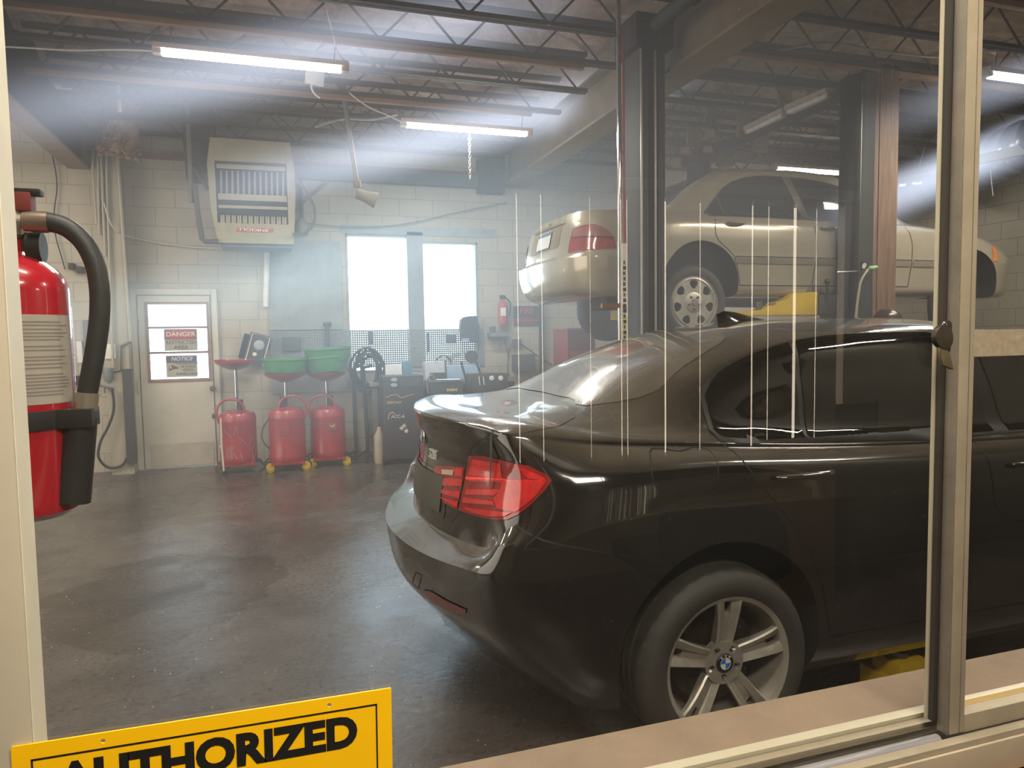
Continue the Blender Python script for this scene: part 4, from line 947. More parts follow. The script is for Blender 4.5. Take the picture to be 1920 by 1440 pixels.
# signs hung on the mesh
def sign(name, label, u0, v0, u1, v1, Y, parts, edge=None):
    a = at(u0, v0, Y=Y); b = at(u1, v1, Y=Y); c = Vector(((a.x + b.x) / 2, Y, (a.z + b.z) / 2)); w = abs(b.x - a.x); h = abs(a.z - b.z)
    mb = MB(); mb.M = facing(c); mb.prism(rrect(-w / 2, -h / 2, w / 2, h / 2, .008), .003); o = mb.build(name, edge or pm('sign_grey', (176, 172, 156), .5), None, origin=c); tag(o, label, 'sign')
    for nm, mt, fn in parts:
        m = MB(); m.M = facing(c) @ Matrix.Translation((0, 0, .0032)); fn(m, w, h); m.build(nm, mt, o)
    return o
def stadium(w, h): return rrect(-w / 2, -h / 2, w / 2, h / 2, h * .48, 8)
def shift(P, x, y): return [(a + x, b + y) for a, b in P]
RED_S = pm('sign_red', (178, 62, 62), .5); INK = pm('sign_ink', (96, 92, 84), .6); PALE = pm('sign_pale', (226, 218, 206), .5); BLU_S = pm('sign_blue', (92, 104, 140), .5); INKD = pm('sign_black', (22, 20, 18), .55)
def T(m, s, size, x, y, sx=1., bold=.012, shear=0.): m.text(s, size, Matrix.Translation((x, y, .0022)), .0008, bold, shear, sx)
sign('danger_sign', 'grey sign with a red DANGER oval, RESTRICTED AREA lettering, on the door mesh', 307, 617, 371, 657, 8.435, [
    ('sign_panel', pm('sign_dark', (112, 104, 98), .5), lambda m, w, h: m.prism(shift(rrect(-w / 2, -h * .24, w / 2, h * .24, .006), 0, h * .25), .0006)),
    ('red_oval', RED_S, lambda m, w, h: m.prism(shift(stadium(w * .92, h * .42), 0, h * .25), .0014)),
    ('lettering', PALE, lambda m, w, h: (0, T(m, 'DANGER', .068 * w / .34, 0, h * .25, 1.1))),
    ('lettering', INK, lambda m, w, h: (T(m, 'RESTRICTED', .056 * w / .34, 0, -h * .12), T(m, 'AREA', .060 * w / .34, 0, -h * .34)))])
def camglyph(m, w, h):
    m.prism([(-w * .42, -h * .22), (-w * .42, -h * .02), (-w * .40, -h * .02), (-w * .39, -h * .10), (-w * .30, -h * .08), (-w * .36, .02 * h), (-w * .33, .06 * h), (-w * .10, -h * .06), (-w * .12, -h * .11), (-w * .25, -h * .13), (-w * .30, -h * .15), (-w * .40, -h * .20)], .0008)
sign('notice_sign', 'grey NOTICE sign about video surveillance with a camera drawing, below the danger sign', 311, 667, 371, 706, 8.435, [
    ('sign_panel', pm('sign_dark', (112, 104, 98), .5), lambda m, w, h: m.prism(shift(rrect(-w / 2, -h * .16, w / 2, h * .16, .006), 0, h * .33), .0006)),
    ('blue_oval', BLU_S, lambda m, w, h: m.prism(shift(stadium(w * .94, h * .26), 0, h * .34), .0014)),
    ('lettering', PALE, lambda m, w, h: T(m, 'NOTICE', .064 * w / .34, 0, h * .34, 1, .012, .25)),
    ('lettering', INK, lambda m, w, h: (T(m, 'THIS AREA IS UNDER', .028 * w / .34, w * .2, h * .12), T(m, '24 HOUR', .042 * w / .34, w * .2, -h * .02), T(m, 'VIDEO', .042 * w / .34, w * .2, -h * .18), T(m, 'SURVEILLANCE', .036 * w / .34, w * .16, -h * .36))),
    ('camera_drawing', INK, camglyph)])
# ------------------------------------------------------------------ lifts
LIFT = pm('lift_charcoal', (58, 57, 55), .7, var=.1); LIFTD = pm('lift_dark', (34, 35, 36), .7); YEL = pm('lift_yellow', (202, 168, 32), .45, var=.12); HOSE = pm('hose_black', (30, 30, 30), .55)
def lift_post(x0, x1, y0, y1, h, label, m, open_to=-1, group=None, header=True):
    t = thing('lift_post', label, 'vehicle lift', ((x0 + x1) / 2, (y0 + y1) / 2, 0), group)
    w = x1 - x0; mb = MB(); th = .012; lip = w * .28
    ys, yb = (y0, y1) if open_to < 0 else (y1, y0)
    lo, hi = min(yb, yb + (th if yb < ys else -th)), max(yb, yb + (th if yb < ys else -th))
    mb.box((x0, lo, .02), (x1, hi, h)); mb.box((x0, y0, .02), (x0 + th, y1, h)); mb.box((x1 - th, y0, .02), (x1, y1, h))
    a, b = (ys, ys + th) if ys < yb else (ys - th, ys)
    mb.box((x0, a, .02), (x0 + lip, b, h)); mb.box((x1 - lip, a, .02), (x1, b, h)); mb.build('column', m, t, bevel=.003)
    mb = MB(); mb.box((x0 - .08, y0 - .08, 0), (x1 + .08, y1 + .08, .02)); mb.build('base_plate', LIFTD, t)
    mb = MB(); mb.box((x0 + lip + .004, a + (.06 if ys < yb else -.10), .3), (x1 - lip - .004, a + (.10 if ys < yb else -.06), h - .1)); mb.build('inner_rail', LIFTD, t)
    if header:
        mb = MB(); mb.box((x0 - .05, y0 - .03, h - .02), (x1 + .05, y1 + .02, h + .20)); hd = mb.build('header_box', LIFTD, t, bevel=.006)
        yy = y0 - .036
        for i in range(4):
            for dz in (.03, .15):
                mb = MB(); mb.lathe([(.0005, -.008), (.012, -.008), (.012, .006)], (x0 + .02 + i * (w - .04) / 3, yy + .005, h + dz), 'Y', 8); mb.build('bolt', STEEL, hd)
    return t
a = at(1167, 110, Y=4.78); b = at(1250, 110, Y=4.5)
b.x -= .012
P1 = lift_post(a.x, b.x, 4.5, 4.78, a.z, 'tall charcoal lift post standing behind the black car, with a warning decal strip', LIFT)
mb = MB()
for u in (1203, 1229): x = at(u, 300, Y=4.49).x; mb.box((x - .006, 4.486, .4), (x + .006, 4.499, a.z - .04))
mb.build('edge_strip', pm('bare_edge', (170, 165, 155), .4, metal=.4), P1)
x = at(1161, 300, Y=4.53).x + .012; mb = MB(); mb.tube([(x - .012, 4.53, .5), (x - .012, 4.53, a.z + .3)], .016, 12); mb.build('conduit', CHROME, P1)
mb = MB(); mb.tube([(x + .014, 4.51, .5), (x + .014, 4.51, a.z + .1)], .008, 8); mb.build('hydraulic_hose', pm('red_hose', (140, 60, 46), .5), P1)
xa, xb = at(1167, 500, Y=4.49).x, at(1175, 500, Y=4.49).x
mb = MB(); za, zb = at(1170, 456, Y=4.49).z, at(1170, 640, Y=4.49).z; mb.box((xa, 4.490, zb), (xb, 4.497, za)); dc = mb.build('warning_decal', pm('decal_white', (214, 210, 196), .5), P1)
mb = MB(); wd = (xa + xb) / 2; Md = basis((wd, 4.489, za - .22), (0, 0, 1), (-1, 0, 0)); 
for k in range(15):
    z_ = za - .12 - .037 * k; w_ = (xb - xa) * (.34 if k % 3 else .22); mb.box((wd - w_, 4.4885, z_ - .024), (wd + w_ * (.9 if k % 2 else .4), 4.4905, z_))
mb.build('worn_print', INKD, dc)
for k, c in enumerate(((208, 196, 70), (208, 196, 70), (90, 96, 60))):
    mb = MB(); mb.box((xa, 4.4885, zb + .02 + k * .09), (xb, 4.4905, zb + .075 + k * .09)); mb.build('warning_patch', pm('patch_%d' % k, c, .5), dc)
mb = MB(); mb.tube([(b.x - .09, 4.5, a.z + .12), (b.x - .09, 3.9, a.z + .13), (b.x - .09, 1.2, a.z + .13)], .05, 14); tag(mb.build('hydraulic_pipe', LIFT), 'grey overhead pipe running from the lift post header towards the viewer', 'pipe')
c = at(1575, 150, Y=4.97); d = at(1643, 150, Y=4.72)
P2 = lift_post(c.x, d.x, 4.72, 5.0 - .03, c.z - .0, 'dark lift post beside the timber post, with a green fitting hung on it', LIFTD, open_to=1, header=False)
mb = MB(); x = at(1617, 300, Y=4.7).x; mb.box((x - .004, 4.712, .4), (x + .004, 4.719, c.z - .1)); mb.build('cable', STEEL, P2)

P3 = lift_post(c.x, d.x, 7.05, 7.33, 3.3, 'far lift post mostly hidden behind the silver car', LIFTD, open_to=-1)
mb = MB(); mb.box((c.x + .06, 4.75, c.z - .16), (d.x - .06, 7.3, c.z - .04)); tag(mb.build('lift_crossbeam', LIFTD), 'dark overhead beam joining the two posts of the silver car lift', 'beam')
# gauge with hose hung on the second post
g = at(1619, 497, Y=4.66); t = thing('pressure_gauge', 'small round pressure gauge with a green fitting and hanging hose on the dark lift post', 'gauge', g)
gm = MB(); gm.M = basis(g, (.85, 0, .35), (-.35, -.3, .85)); gm.lathe([(.0005, -.01), (.03, -.01), (.034, .0), (.034, .012), (.028, .012)], n=24); gm.build('gauge_case', INKD, t)
gm = MB(); gm.M = basis(g, (.85, 0, .35), (-.35, -.3, .85)); gm.disc((0, 0, .008), .028); gm.build('dial', PALE, t)
mb = MB(); q = at(1634, 503, Y=4.66); mb.ball(q, .026, 10, 8, (1.3, .8, .8)); mb.tube([q, q + Vector((.05, 0, .01))], .016, 8); mb.build('fitting', pm('mint_fitting', (130, 172, 120), .5), t)
mb = MB(); mb.tube(spline([at(1628, 505, Y=4.65), at(1615, 525, Y=4.65), at(1609, 555, Y=4.65), at(1604, 600, Y=4.65), at(1600, 660, Y=4.65)], 6), .010, 8); mb.build('hose', pm('grey_hose', (150, 144, 120), .5), t)
mb = MB(); mb.tube([at(1570, 510, Y=4.68), at(1600, 509, Y=4.68), q], .005, 6); mb.build('rod', CHROME, t)
# lift carriage and yellow arm under the silver car
t = thing('swing_support', 'yellow swing arm of the lift reaching under the silver car', 'lift arm', at(1490, 570, Y=5.05))
YA = 4.98
poly = [(1365, 586), (1430, 581), (1438, 575), (1452, 573), (1456, 567), (1474, 563), (1490, 549), (1533, 547), (1534, 590), (1400, 592)]
o = at(1490, 570, Y=YA); L2 = [(at(u, v, Y=YA).x - o.x, at(u, v, Y=YA).z - o.z) for u, v in poly]
mb = MB(); mb.M = facing(o) @ Matrix.Translation((0, 0, -.14)); mb.prism(L2, .14); mb.build('arm', YEL, t, bevel=.004)
mb = MB(); p0 = at(1533, 553, Y=YA); p1 = at(1572, 590, Y=YA); mb.box((p0.x, YA - .02, p1.z), (c.x + .1, YA + .16, p0.z)); mb.build('carriage', LIFT, t, bevel=.006)
k = at(1551, 528, Y=YA - .03); mb = MB(); mb.tube([k, k - Vector((0, 0, .16))], .012, 8); mb.ball(k, .024, 12, 8); mb.build('lock_pin', pm('pin_dark', (50, 48, 42), .4, metal=.5), t)
for u, v in ((1423, 577), (1519, 548)):
    k = at(u, v, Y=YA + .05); mb = MB(); mb.lathe([(.0005, .05), (.03, .05), (.03, 0), (.02, 0), (.02, -.05)], k, 'Z', 16); mb.build('lift_pad', STEEL, t)
for x, l in ((2.75, 'rear'), (5.35, 'front')):
    pass
mb = MB(); mb.bar((c.x + .2, 5.1, 1.56), (5.6, 5.6, 1.56), .10, .09); tag(mb.build('swing_support', YEL), 'yellow front arm of the lift under the silver car, mostly hidden', 'lift arm')
mb = MB(); mb.bar((c.x + .2, 7.0, 1.56), (3.1, 6.3, 1.56), .10, .09); tag(mb.build('swing_support', YEL), 'yellow far arm of the lift behind the silver car wheels', 'lift arm')
# timber post beside it
woodm = bpy.data.materials.new('grained_timber'); N, L = nodes_of(woodm); b_ = N['Principled BSDF']; tc = N.new('ShaderNodeTexCoord'); mp = N.new('ShaderNodeMapping'); mp.inputs['Scale'].default_value = (14, 14, .9); L.new(tc.outputs['Object'], mp.inputs[0]); nz = N.new('ShaderNodeTexNoise'); nz.inputs['Scale'].default_value = 3; nz.inputs['Detail'].default_value = 7; nz.inputs['Distortion'].default_value = .6; L.new(mp.outputs[0], nz.inputs['Vector']); rp = N.new('ShaderNodeValToRGB'); L.new(nz.outputs['Fac'], rp.inputs[0]); rp.color_ramp.elements[0].position = .3; rp.color_ramp.elements[1].position = .7; rp.color_ramp.elements[0].color = (*lin((80, 58, 42)), 1); rp.color_ramp.elements[1].color = (*lin((122, 94, 72)), 1); L.new(rp.outputs[0], b_.inputs['Base Color']); b_.inputs['Roughness'].default_value = .65
WOOD = woodm
x0, x1 = d.x + .004, at(1683, 300, Y=4.74).x
mb = MB(); mb.box((x0, 4.74, 0), (x0 + .055, 4.88, 3.55)); mb.box((x0 + .057, 4.735, 0), (x1, 4.885, 3.55)); tag(mb.build('timber_post', WOOD, bevel=.004), 'brown timber post standing against the dark lift post', 'post')
# machine hood peeking over the roof of the black car
t = thing('wheel_balancer', 'dark rounded machine hood peeking over the black car roof below the timber post', 'machine', at(1665, 600, Y=4.3).xy.to_3d())
h = at(1664, 607, Y=4.3)
mb = MB(); Rr = .115; mb.lathe([(.0005, .12), (Rr * .5, .105), (Rr * .85, .06), (Rr, 0), (Rr, -.10), (.0005, -.10)], h, 'Z', 28); mb.build('hood', pm('hood_bronze', (72, 58, 50), .25, metal=.4), t)
mb = MB(); mb.box((h.x - .14, 4.18, 0), (h.x + .14, 4.44, h.z - .1)); mb.build('cabinet', LIFT, t, bevel=.02)
mb = MB(); mb.tube([h + Vector((.10, 0, .0)), h + Vector((.115, 0, .03)), h + Vector((.13, 0, .01))], .006, 6); mb.build('latch', STEEL, t)
# yellow folded arm lying on the floor ahead of the black car's rear wheel
p = at(1690, 1262, Z=.1); t = thing('lift_support', 'yellow lift arm end lying on the floor beside the black car, near the window mullion', 'lift arm', (p.x, p.y, 0))
mb = MB(); mb.box((p.x - .06, p.y - .05, .0), (p.x + .30, p.y + .14, .09)); mb.build('arm', YEL, t, bevel=.012)
mb = MB(); mb.box((p.x - .04, p.y - .03, .09), (p.x + .10, p.y + .10, .15)); mb.build('pad', YEL, t, bevel=.012)
mb = MB(); mb.tube([(p.x + .02, p.y + .03, .15), (p.x + .02, p.y + .03, .17)], .03, 14); mb.build('pad_ring', STEEL, t)
# hanging timber frame boards near the silver car
PLK = pm('old_plank', (128, 104, 76), .75, var=.2)
for (u0, v0, u1, v1, Y, lb) in ((1462, 158, 1484, 205, 6.0, 'short upright old board hanging under the joists, nearest the lamp fittings'), (1385, 198, 1407, 258, 6.4, 'upright old board hanging left of the unlit lamp pair'), (1290, 240, 1312, 285, 7.0, 'upright old board hanging beside the girder'), (1345, 262, 1375, 312, 7.2, 'upright old board hanging low above the silver car'), (1325, 197, 1345, 232, 6.6, 'small upright old board high beside the girder'), (1412, 235, 1440, 285, 6.8, 'upright old board hanging behind the unlit lamp')):
    a_ = at(u0, v0, Y=Y); b2 = at(u1, v1, Y=Y); mb = MB(); mb.box((a_.x, Y, b2.z), (b2.x, Y + .04, max(a_.z, 3.55))); tag(mb.build('hanging_board', PLK, bevel=.003), lb, 'board', 'old boards hanging under the roof joists')
for (u, v, w, Y, lb) in ((1338, 252, .22, 6.6, 'pale timber block stuck out under the joists, upper left of the group'), (1290, 283, .2, 7.0, 'pale timber block stuck out beside the girder'), (1332, 281, .2, 6.9, 'pale timber block stuck out, middle of the group'), (1355, 308, .17, 7.3, 'pale timber block stuck out, lowest of the group'), (1272, 308, .18, 7.3, 'pale timber block at the left end of the group'), (1462, 215, .22, 6.0, 'pale timber block under the unlit lamps')):
    a_ = at(u, v, Y=Y); mb = MB(); mb.bar((a_.x - w * .5, Y - .1, a_.z - .02), (a_.x + w * .6, Y + .12, a_.z + .02), .10, .06); tag(mb.build('timber_block', TIMBER, bevel=.004), lb, 'timber block', 'timber blocks under the roof joists')
# ------------------------------------------------------------------ strip lamps
TUBE = bpy.data.materials.new('lamp_tube'); N, L = nodes_of(TUBE); N.remove(N['Principled BSDF']); e = N.new('ShaderNodeEmission'); e.inputs[0].default_value = (*lin((255, 250, 238)), 1); e.inputs[1].default_value = 26; L.new(e.outputs[0], N['Material Output'].inputs[0])
CASE = pm('lamp_case', (190, 170, 150), .4)
def strip_lamp(x0, x1, y, z, label, lit=True, alongY=False, wire=True, drop=.18):
    t = thing('strip_lamp', label, 'lamp', ((x0 + x1) / 2, y, z), 'strip lamps under the roof joists')
    mb = MB(); mb.box((x0 - .05, y - .045, z), (x1 + .05, y + .045, z + .035)); mb.box((x0 - .055, y - .03, z - .03), (x0, y + .03, z + .02)); mb.box((x1, y - .03, z - .03), (x1 + .055, y + .03, z + .02)); mb.build('lamp_case', CASE, t, bevel=.004)
    mb = MB(); mb.box((x0, y - .03, z - .034), (x1, y + .03, z - .001)); mb.build('lamp_tube', TUBE if lit else PALE, t, bevel=.008)
    if wire:
        for x in (x0 + .05, x1 - .05): mb = MB(); mb.tube([(x, y, z + .03), (x + .02, y, z + drop)], .0035, 5); mb.build('hanger', STEEL, t)
    return t
LAMPS = []
def lamp_px(u0, v0, u1, v1, z, label, L_=None):
    a_ = at(u0, v0, Z=z); b2 = at(u1, v1, Z=z); x1 = b2.x if L_ is None else a_.x + L_; y = (a_.y + b2.y) / 2 if L_ is None else a_.y
    strip_lamp(a_.x, x1, y, z, label); LAMPS.append((a_.x, x1, y, z)); return a_, b2
lamp_px(304, 96, 640, 124, 3.3, 'lit white strip lamp nearest the heater, largest in view')
lamp_px(762, 232, 988, 248, 3.3, 'lit white strip lamp in the middle with a chain hanging under it')
lamp_px(1456, 314, 1576, 320, 3.3, 'lit white strip lamp just above the silver car roof', 1.16)
lamp_px(1856, 137, 1925, 141, 3.3, 'lit white strip lamp at the right edge beyond the window mullion', 1.16)
t = strip_lamp(0, 1, 0, 0, 'unlit white strip lamp, nearer one of the pair along the lift crossbeam', lit=False, wire=False); bpy.context.view_layer.update()
def place_y(t, u0, v0, u1, v1, z):
    a_ = at(u0, v0, Z=z); b2 = at(u1, v1, Z=z); t.location = (a_ + b2) / 2; d_ = b2 - a_; t.rotation_euler = (0, 0, math.atan2(d_.y, d_.x)); t.scale = (d_.length, 1.2, 1.2)
place_y(t, 1482, 206, 1553, 176, 3.42)
t2 = dup(t, t.location, 'unlit white strip lamp, farther one of the pair along the lift crossbeam'); place_y(t2, 1405, 244, 1470, 213, 3.42)
CORD = pm('white_cord', (206, 200, 190), .5)
def cord(name, label, pts, r, mat, cat='cable', n=6):
    mb = MB(); mb.tube(spline(pts, n), r, 6); return tag(mb.build(name, mat), label, cat)
cord('power_cable', 'white cord running left from the lamp nearest the heater', [at(-30, 85, Y=5.32), at(60, 90, Y=5.32), at(140, 94, Y=5.32), at(230, 93, Y=5.32), at(298, 96, Y=5.32)], .006, CORD)
cord('power_cable', 'white cord dropping from the roof to the right end of the lamp nearest the heater', [at(608, -20, Y=5.3), at(612, 15, Y=5.3), at(622, 55, Y=5.3), at(640, 108, Y=5.3), at(655, 120, Y=5.3)], .006, CORD)
cord('power_cable', 'white cord drooping down to the left end of the middle lamp', [at(655, 174, Y=6.4), at(675, 190, Y=6.45), at(700, 205, Y=6.5), at(720, 213, Y=6.52), at(752, 228, Y=6.54)], .006, CORD)
cord('power_cable', 'white cord arching up from the right lamp beyond the mullion', [at(1790, 110, Y=4.2), at(1850, 95, Y=4.2), at(1890, 75, Y=4.2), at(1935, 66, Y=4.2)], .006, CORD)
cord('conduit', 'thin grey conduit crossing under the joists above the middle lamp', [at(590, 238, Y=6.9), at(640, 224, Y=6.9), at(700, 224, Y=6.9), at(745, 215, Y=6.9)], .012, pm('conduit_grey', (142, 136, 128), .5))
cord('conduit', 'long bent conduit under the joists of the right bay', [at(1430, 100, Y=4.9), at(1470, 92, Y=4.9), at(1560, 80, Y=4.8), at(1640, 95, Y=4.7), at(1760, 108, Y=4.6)], .012, pm('conduit_grey', (142, 136, 128), .5))
# chain under the middle lamp
t = thing('hanging_chain', 'short white chain hanging from the middle strip lamp', 'chain', at(880, 250, Y=6.54))
a_ = at(880, 252, Y=6.54); b2 = at(881, 335, Y=6.54); n = 15; mb = MB()
for i in range(n):
    z = a_.z + (b2.z - a_.z) * (i + .5) / n; hl = (a_.z - b2.z) / n * .68; r = .011; ring = [(r * math.cos(w), hl * math.sin(w)) for w in [2 * math.pi * j / 12 for j in range(12)]]
    mb.tube([(a_.x + (p_ if i % 2 else 0), 6.54 + (0 if i % 2 else p_), z + q_) for p_, q_ in ring], .0032, 5, closed=True)
o = mb.build('chain', pm('chain_white', (200, 198, 190), .5), t)
# camera bracket and nozzle pipe
p = at(590, 147, Y=6.2); t = thing('security_camera', 'small white ceiling camera box with a drooping cord', 'camera', p)
mb = MB(); mb.M = basis(p, (1, 0, -.13), (0.13, 0, 1)); mb.cbox((0, 0, 0), (.15, .10, .05)); mb.build('case', WHITE, t, bevel=.008)
mb = MB(); mb.tube(spline([at(585, 154, Y=6.2), at(584, 165, Y=6.2), at(590, 176, Y=6.2), at(600, 184, Y=6.2)], 5), .009, 6); mb.build('cord', CORD, t)
mb = MB(); mb.tube([p + Vector((0, 0, .04)), (p.x, 6.2, 3.52)], .008, 6); mb.build('bracket', STEEL, t)
GREYP = pm('pipe_grey', (112, 108, 101), .5, metal=.2); YP = 6.6
t = thing('exhaust_nozzle', 'grey conical nozzle on a long slanted pipe hanging from the roof', 'nozzle', at(680, 360, Y=YP))
mb = MB(); mb.tube([at(643, 150, Y=YP), at(648, 200, Y=YP), at(670, 345, Y=YP)], .022, 12); mb.build('pipe', GREYP, t)
mb = MB(); a_ = at(668, 362, Y=YP); b2 = at(705, 376, Y=YP); d_ = (b2 - a_).normalized(); M_ = basis(a_, (0, 1, 0), d_.cross(Vector((0, 1, 0))) * -1)
M_ = Matrix.Translation(a_) @ Vector((0, 0, 1)).rotation_difference(d_).to_matrix().to_4x4(); mb.M = M_; l_ = (b2 - a_).length
mb.lathe([(.0005, 0), (.05, .0), (.052, l_ * .55), (.056, l_ * .6), (.075, l_), (.068, l_), (.045, l_ * .6), (.0005, l_ * .6)], n=24); mb.build('cup', pm('nozzle_grey', (122, 119, 110), .5), t)
mb = MB(); mb.tube([at(670, 340, Y=YP), at(671, 352, Y=YP)], .036, 12); mb.build('collar', GREYP, t)
# ------------------------------------------------------------------ unit heater
HB = pm('heater_beige', (158, 148, 120), .5, var=.1, bump=.05); Yh = 7.75
t = thing('unit_heater', 'beige gas unit heater hung from the joists, with a red name plate', 'heater', at(470, 360, Y=Yh))
hp = lambda a, b_, y=Yh: at(370 + a / 6.0, 240 + b_ / 6.0, Y=y)
o = hp(600, 700); lz = lambda L_: [((hp(*q).x - o.x), (hp(*q).z - o.z)) for q in L_]
mb = MB(); mb.M = facing(o)
outline = lz([(140, 100), (1045, 165), (1095, 470), (1105, 720), (1090, 1310), (230, 1290), (150, 900), (105, 400)])
hole = lz([(192, 365), (1000, 400), (1025, 1085), (228, 1062)])
mb.M = facing(o) @ Matrix.Translation((0, 0, -.04)); mb.prism(outline, .04, None, [hole]); mb.build('front_panel', HB, t, bevel=.006)
mb = MB(); mb.M = facing(o) @ Matrix.Translation((0, 0, -.62)); mb.prism(scale_poly(outline, .985), .58); mb.build('casing', HB, t, bevel=.01)
mb = MB(); mb.M = facing(o) @ Matrix.Translation((0, 0, -.036)); mb.prism(hole, .004); mb.build('dark_cavity', pm('cavity', (52, 52, 52), .9), t)
mb = MB(); mb.M = facing(o); mb.prism(lz([(190, 145), (990, 190), (990, 388), (195, 358)]), .006); mb.build('top_cover', HB, t, bevel=.002)
for q in ([(215, 402), (990, 440), (990, 490), (215, 452)], [(232, 735), (1005, 765), (1008, 835), (235, 805)], [(235, 865), (1012, 890), (1014, 925), (238, 900)]):
    mb = MB(); mb.M = facing(o) @ Matrix.Translation((0, 0, -.004)); mb.prism(lz(q), .012); mb.build('louvre_bar', HB, t, bevel=.002)
for i in range(12):
    s_ = 255 + i * 63.5; y0 = 470 + i * 2.6; mb = MB(); mb.M = facing(o) @ Matrix.Translation((0, 0, -.030)); mb.prism(lz([(s_, y0), (s_ + 20, y0 + 1), (s_ + 26, 735 + i * 2.6), (s_, 735 + i * 2.6)]), .014); mb.build('louvre_fin', pm('fin_grey', (136, 134, 126), .5), t)
    for ds in (5, 30):
        mb = MB(); mb.M = facing(o) @ Matrix.Translation((0, 0, -.030)); mb.prism(lz([(s_ + ds, 975 + i * 2.2), (s_ + ds + 16, 976 + i * 2.2), (s_ + ds + 22, 1060 + i * 2), (s_ + ds - 2, 1060 + i * 2)]), .018); mb.build('louvre_fin', HB, t)
mb = MB(); mb.M = facing(o); mb.prism(lz([(448, 1122), (852, 1135), (848, 1175), (436, 1168)]), .006); pl = mb.build('name_plate', pm('plate_red', (170, 62, 56), .4), t)
c_ = hp(640, 1149, Yh - .007); mb = MB(); mb.text('MODINE', .038, basis(c_, (1, 0, -.025), (.025, 0, 1)), .001, .01, 0, 1.9); mb.build('lettering', PALE, pl)
mb = MB(); mb.M = facing(o) @ Matrix.Translation((0, 0, -.5)); mb.prism(lz([(235, 1285), (1075, 1305), (1060, 1340), (260, 1320)]), .44); mb.build('burner_tray', pm('tray_blue', (116, 124, 130), .5, metal=.3), t)
for u in (420, 520):
    a_ = at(u, 262, Y=Yh + .3); mb = MB(); mb.tube([a_, (a_.x, a_.y, 3.52)], .010, 6); mb.build('hanger_rod', STEEL, t)
# flue and gas pipework left of the heater
DUCT = pm('flue_grey', (86, 80, 76), .5, metal=.4); t = thing('flue_duct', 'dark sheet metal flue behind the heater', 'duct', at(370, 300, Y=8.1))
p0 = at(368, 262, Y=8.2); mb = MB(); mb.tube([p0 + Vector((.02, 0, .45)), p0, at(375, 335, Y=8.1)], .13, 20); mb.build('flue_pipe', DUCT, t)
mb = MB(); mb.box((at(357, 220, Y=8.0).x, 8.0, at(357, 260, Y=8.0).z), (at(400, 220, Y=8.0).x, 8.3, at(357, 205, Y=8.0).z)); mb.build('flue_box', STEELD, t)
def pipe(name, label, pts, r, m=GREYP): mb = MB(); mb.tube(pts, r, 10); o_ = mb.build(name, m); return tag(o_, label, 'pipe')
pipe('gas_pipe', 'vertical grey gas pipe dropping from the joists left of the heater', [at(350, 160, Y=7.8), at(354, 260, Y=7.8), at(359, 380, Y=7.8)], .024)
pipe('gas_pipe', 'dark elbowed gas pipe running down and under the heater', [at(365, 348, Y=7.75), at(371, 400, Y=7.75), at(379, 448, Y=7.75), at(384, 453, Y=7.75), at(410, 453, Y=7.75)], .025, pm('iron_pipe', (76, 72, 68), .5))
pipe('gas_pipe', 'slanted pipe from the flue to the side of the heater', [at(362, 312, Y=7.9), at(390, 355, Y=7.9)], .022, DUCT)
cord('heater_cable', 'black flexible cable looping down on the right side of the heater', [at(553, 335, Y=7.7), at(575, 360, Y=7.7), at(590, 395, Y=7.7), at(585, 425, Y=7.7), at(570, 437, Y=7.7), at(548, 439, Y=7.7)], .016, pm('cable_dark', (84, 84, 82), .6))
t = thing('wall_pull', 'grey rod ending in a tasselled wall bracket right of the heater', 'bracket', at(565, 420, Y=8.44))
mb = MB(); mb.tube([at(562, 310, Y=8.44), at(566, 408, Y=8.44)], .02, 8); mb.build('rod', pm('cable_dark', (84, 84, 82), .6), t); mb = MB(); a_ = at(566, 418, Y=8.44); mb.lathe([(.02, .06), (.06, .0), (.075, -.03), (.07, -.12), (.0005, -.12)], a_, 'Z', 12); mb.build('tassel', pm('tassel_grey', (146, 144, 136), .6), t)
mb = MB(); mb.bar(at(552, 392, Y=8.46), at(640, 320, Y=8.46), .03, .03); tag(mb.build('wall_brace', GREYP), 'slanted brace on the wall right of the heater', 'brace')
# hanging insulation flap
t = thing('insulation_flap', 'torn brown insulation batt hanging down near the pilaster', 'insulation', at(222, 250, Y=8.0))
vs = []; nx, ny = 22, 26
A, B_, C_, D_ = at(186, 190, Y=8.0), at(255, 190, Y=8.0), at(262, 297, Y=8.0), at(184, 285, Y=8.0)
for j in range(ny + 1):
    for i in range(nx + 1):
        s_, r_ = i / nx, j / ny; p = A.lerp(B_, s_).lerp(D_.lerp(C_, s_), r_); k_ = mnoise.noise((s_ * 5, r_ * 6, 1)) * .05 + mnoise.noise((s_ * 16, r_ * 16, 4)) * .02 * (1 + 2 * r_)
        vs.append((p.x + .02 * mnoise.noise((r_ * 8, 9, s_ * 3)), p.y - .12 * math.sin(math.pi * s_) + k_, p.z + .03 * mnoise.noise((s_ * 9, 2, 7)) * r_))
mb = MB(); mb.add(vs, [(j * (nx + 1) + i, (j + 1) * (nx + 1) + i, (j + 1) * (nx + 1) + i + 1, j * (nx + 1) + i + 1) for j in range(ny) for i in range(nx)]); mb.build('batt', pm('kraft_batt', (164, 134, 104), .9, var=.25, scale=9, bump=.5, bscale=20), t, recalc=False)
mb = MB(); random.seed(3)
for i in range(110):
    s_ = i / 109; p = D_.lerp(C_, s_); mb.ball((p.x, p.y - .06 * math.sin(math.pi * s_) + random.uniform(-.03, .03), p.z + random.uniform(-.03, .09)), random.uniform(.012, .028), 7, 5, (1.3, 1, .7))
o = mb.build('torn_fibre', pm('pink_fibre', (146, 112, 98), .95, var=.25, scale=20, bump=.8, bscale=60), t); tag(o, 'pink torn fibres', None, None, 'stuff')
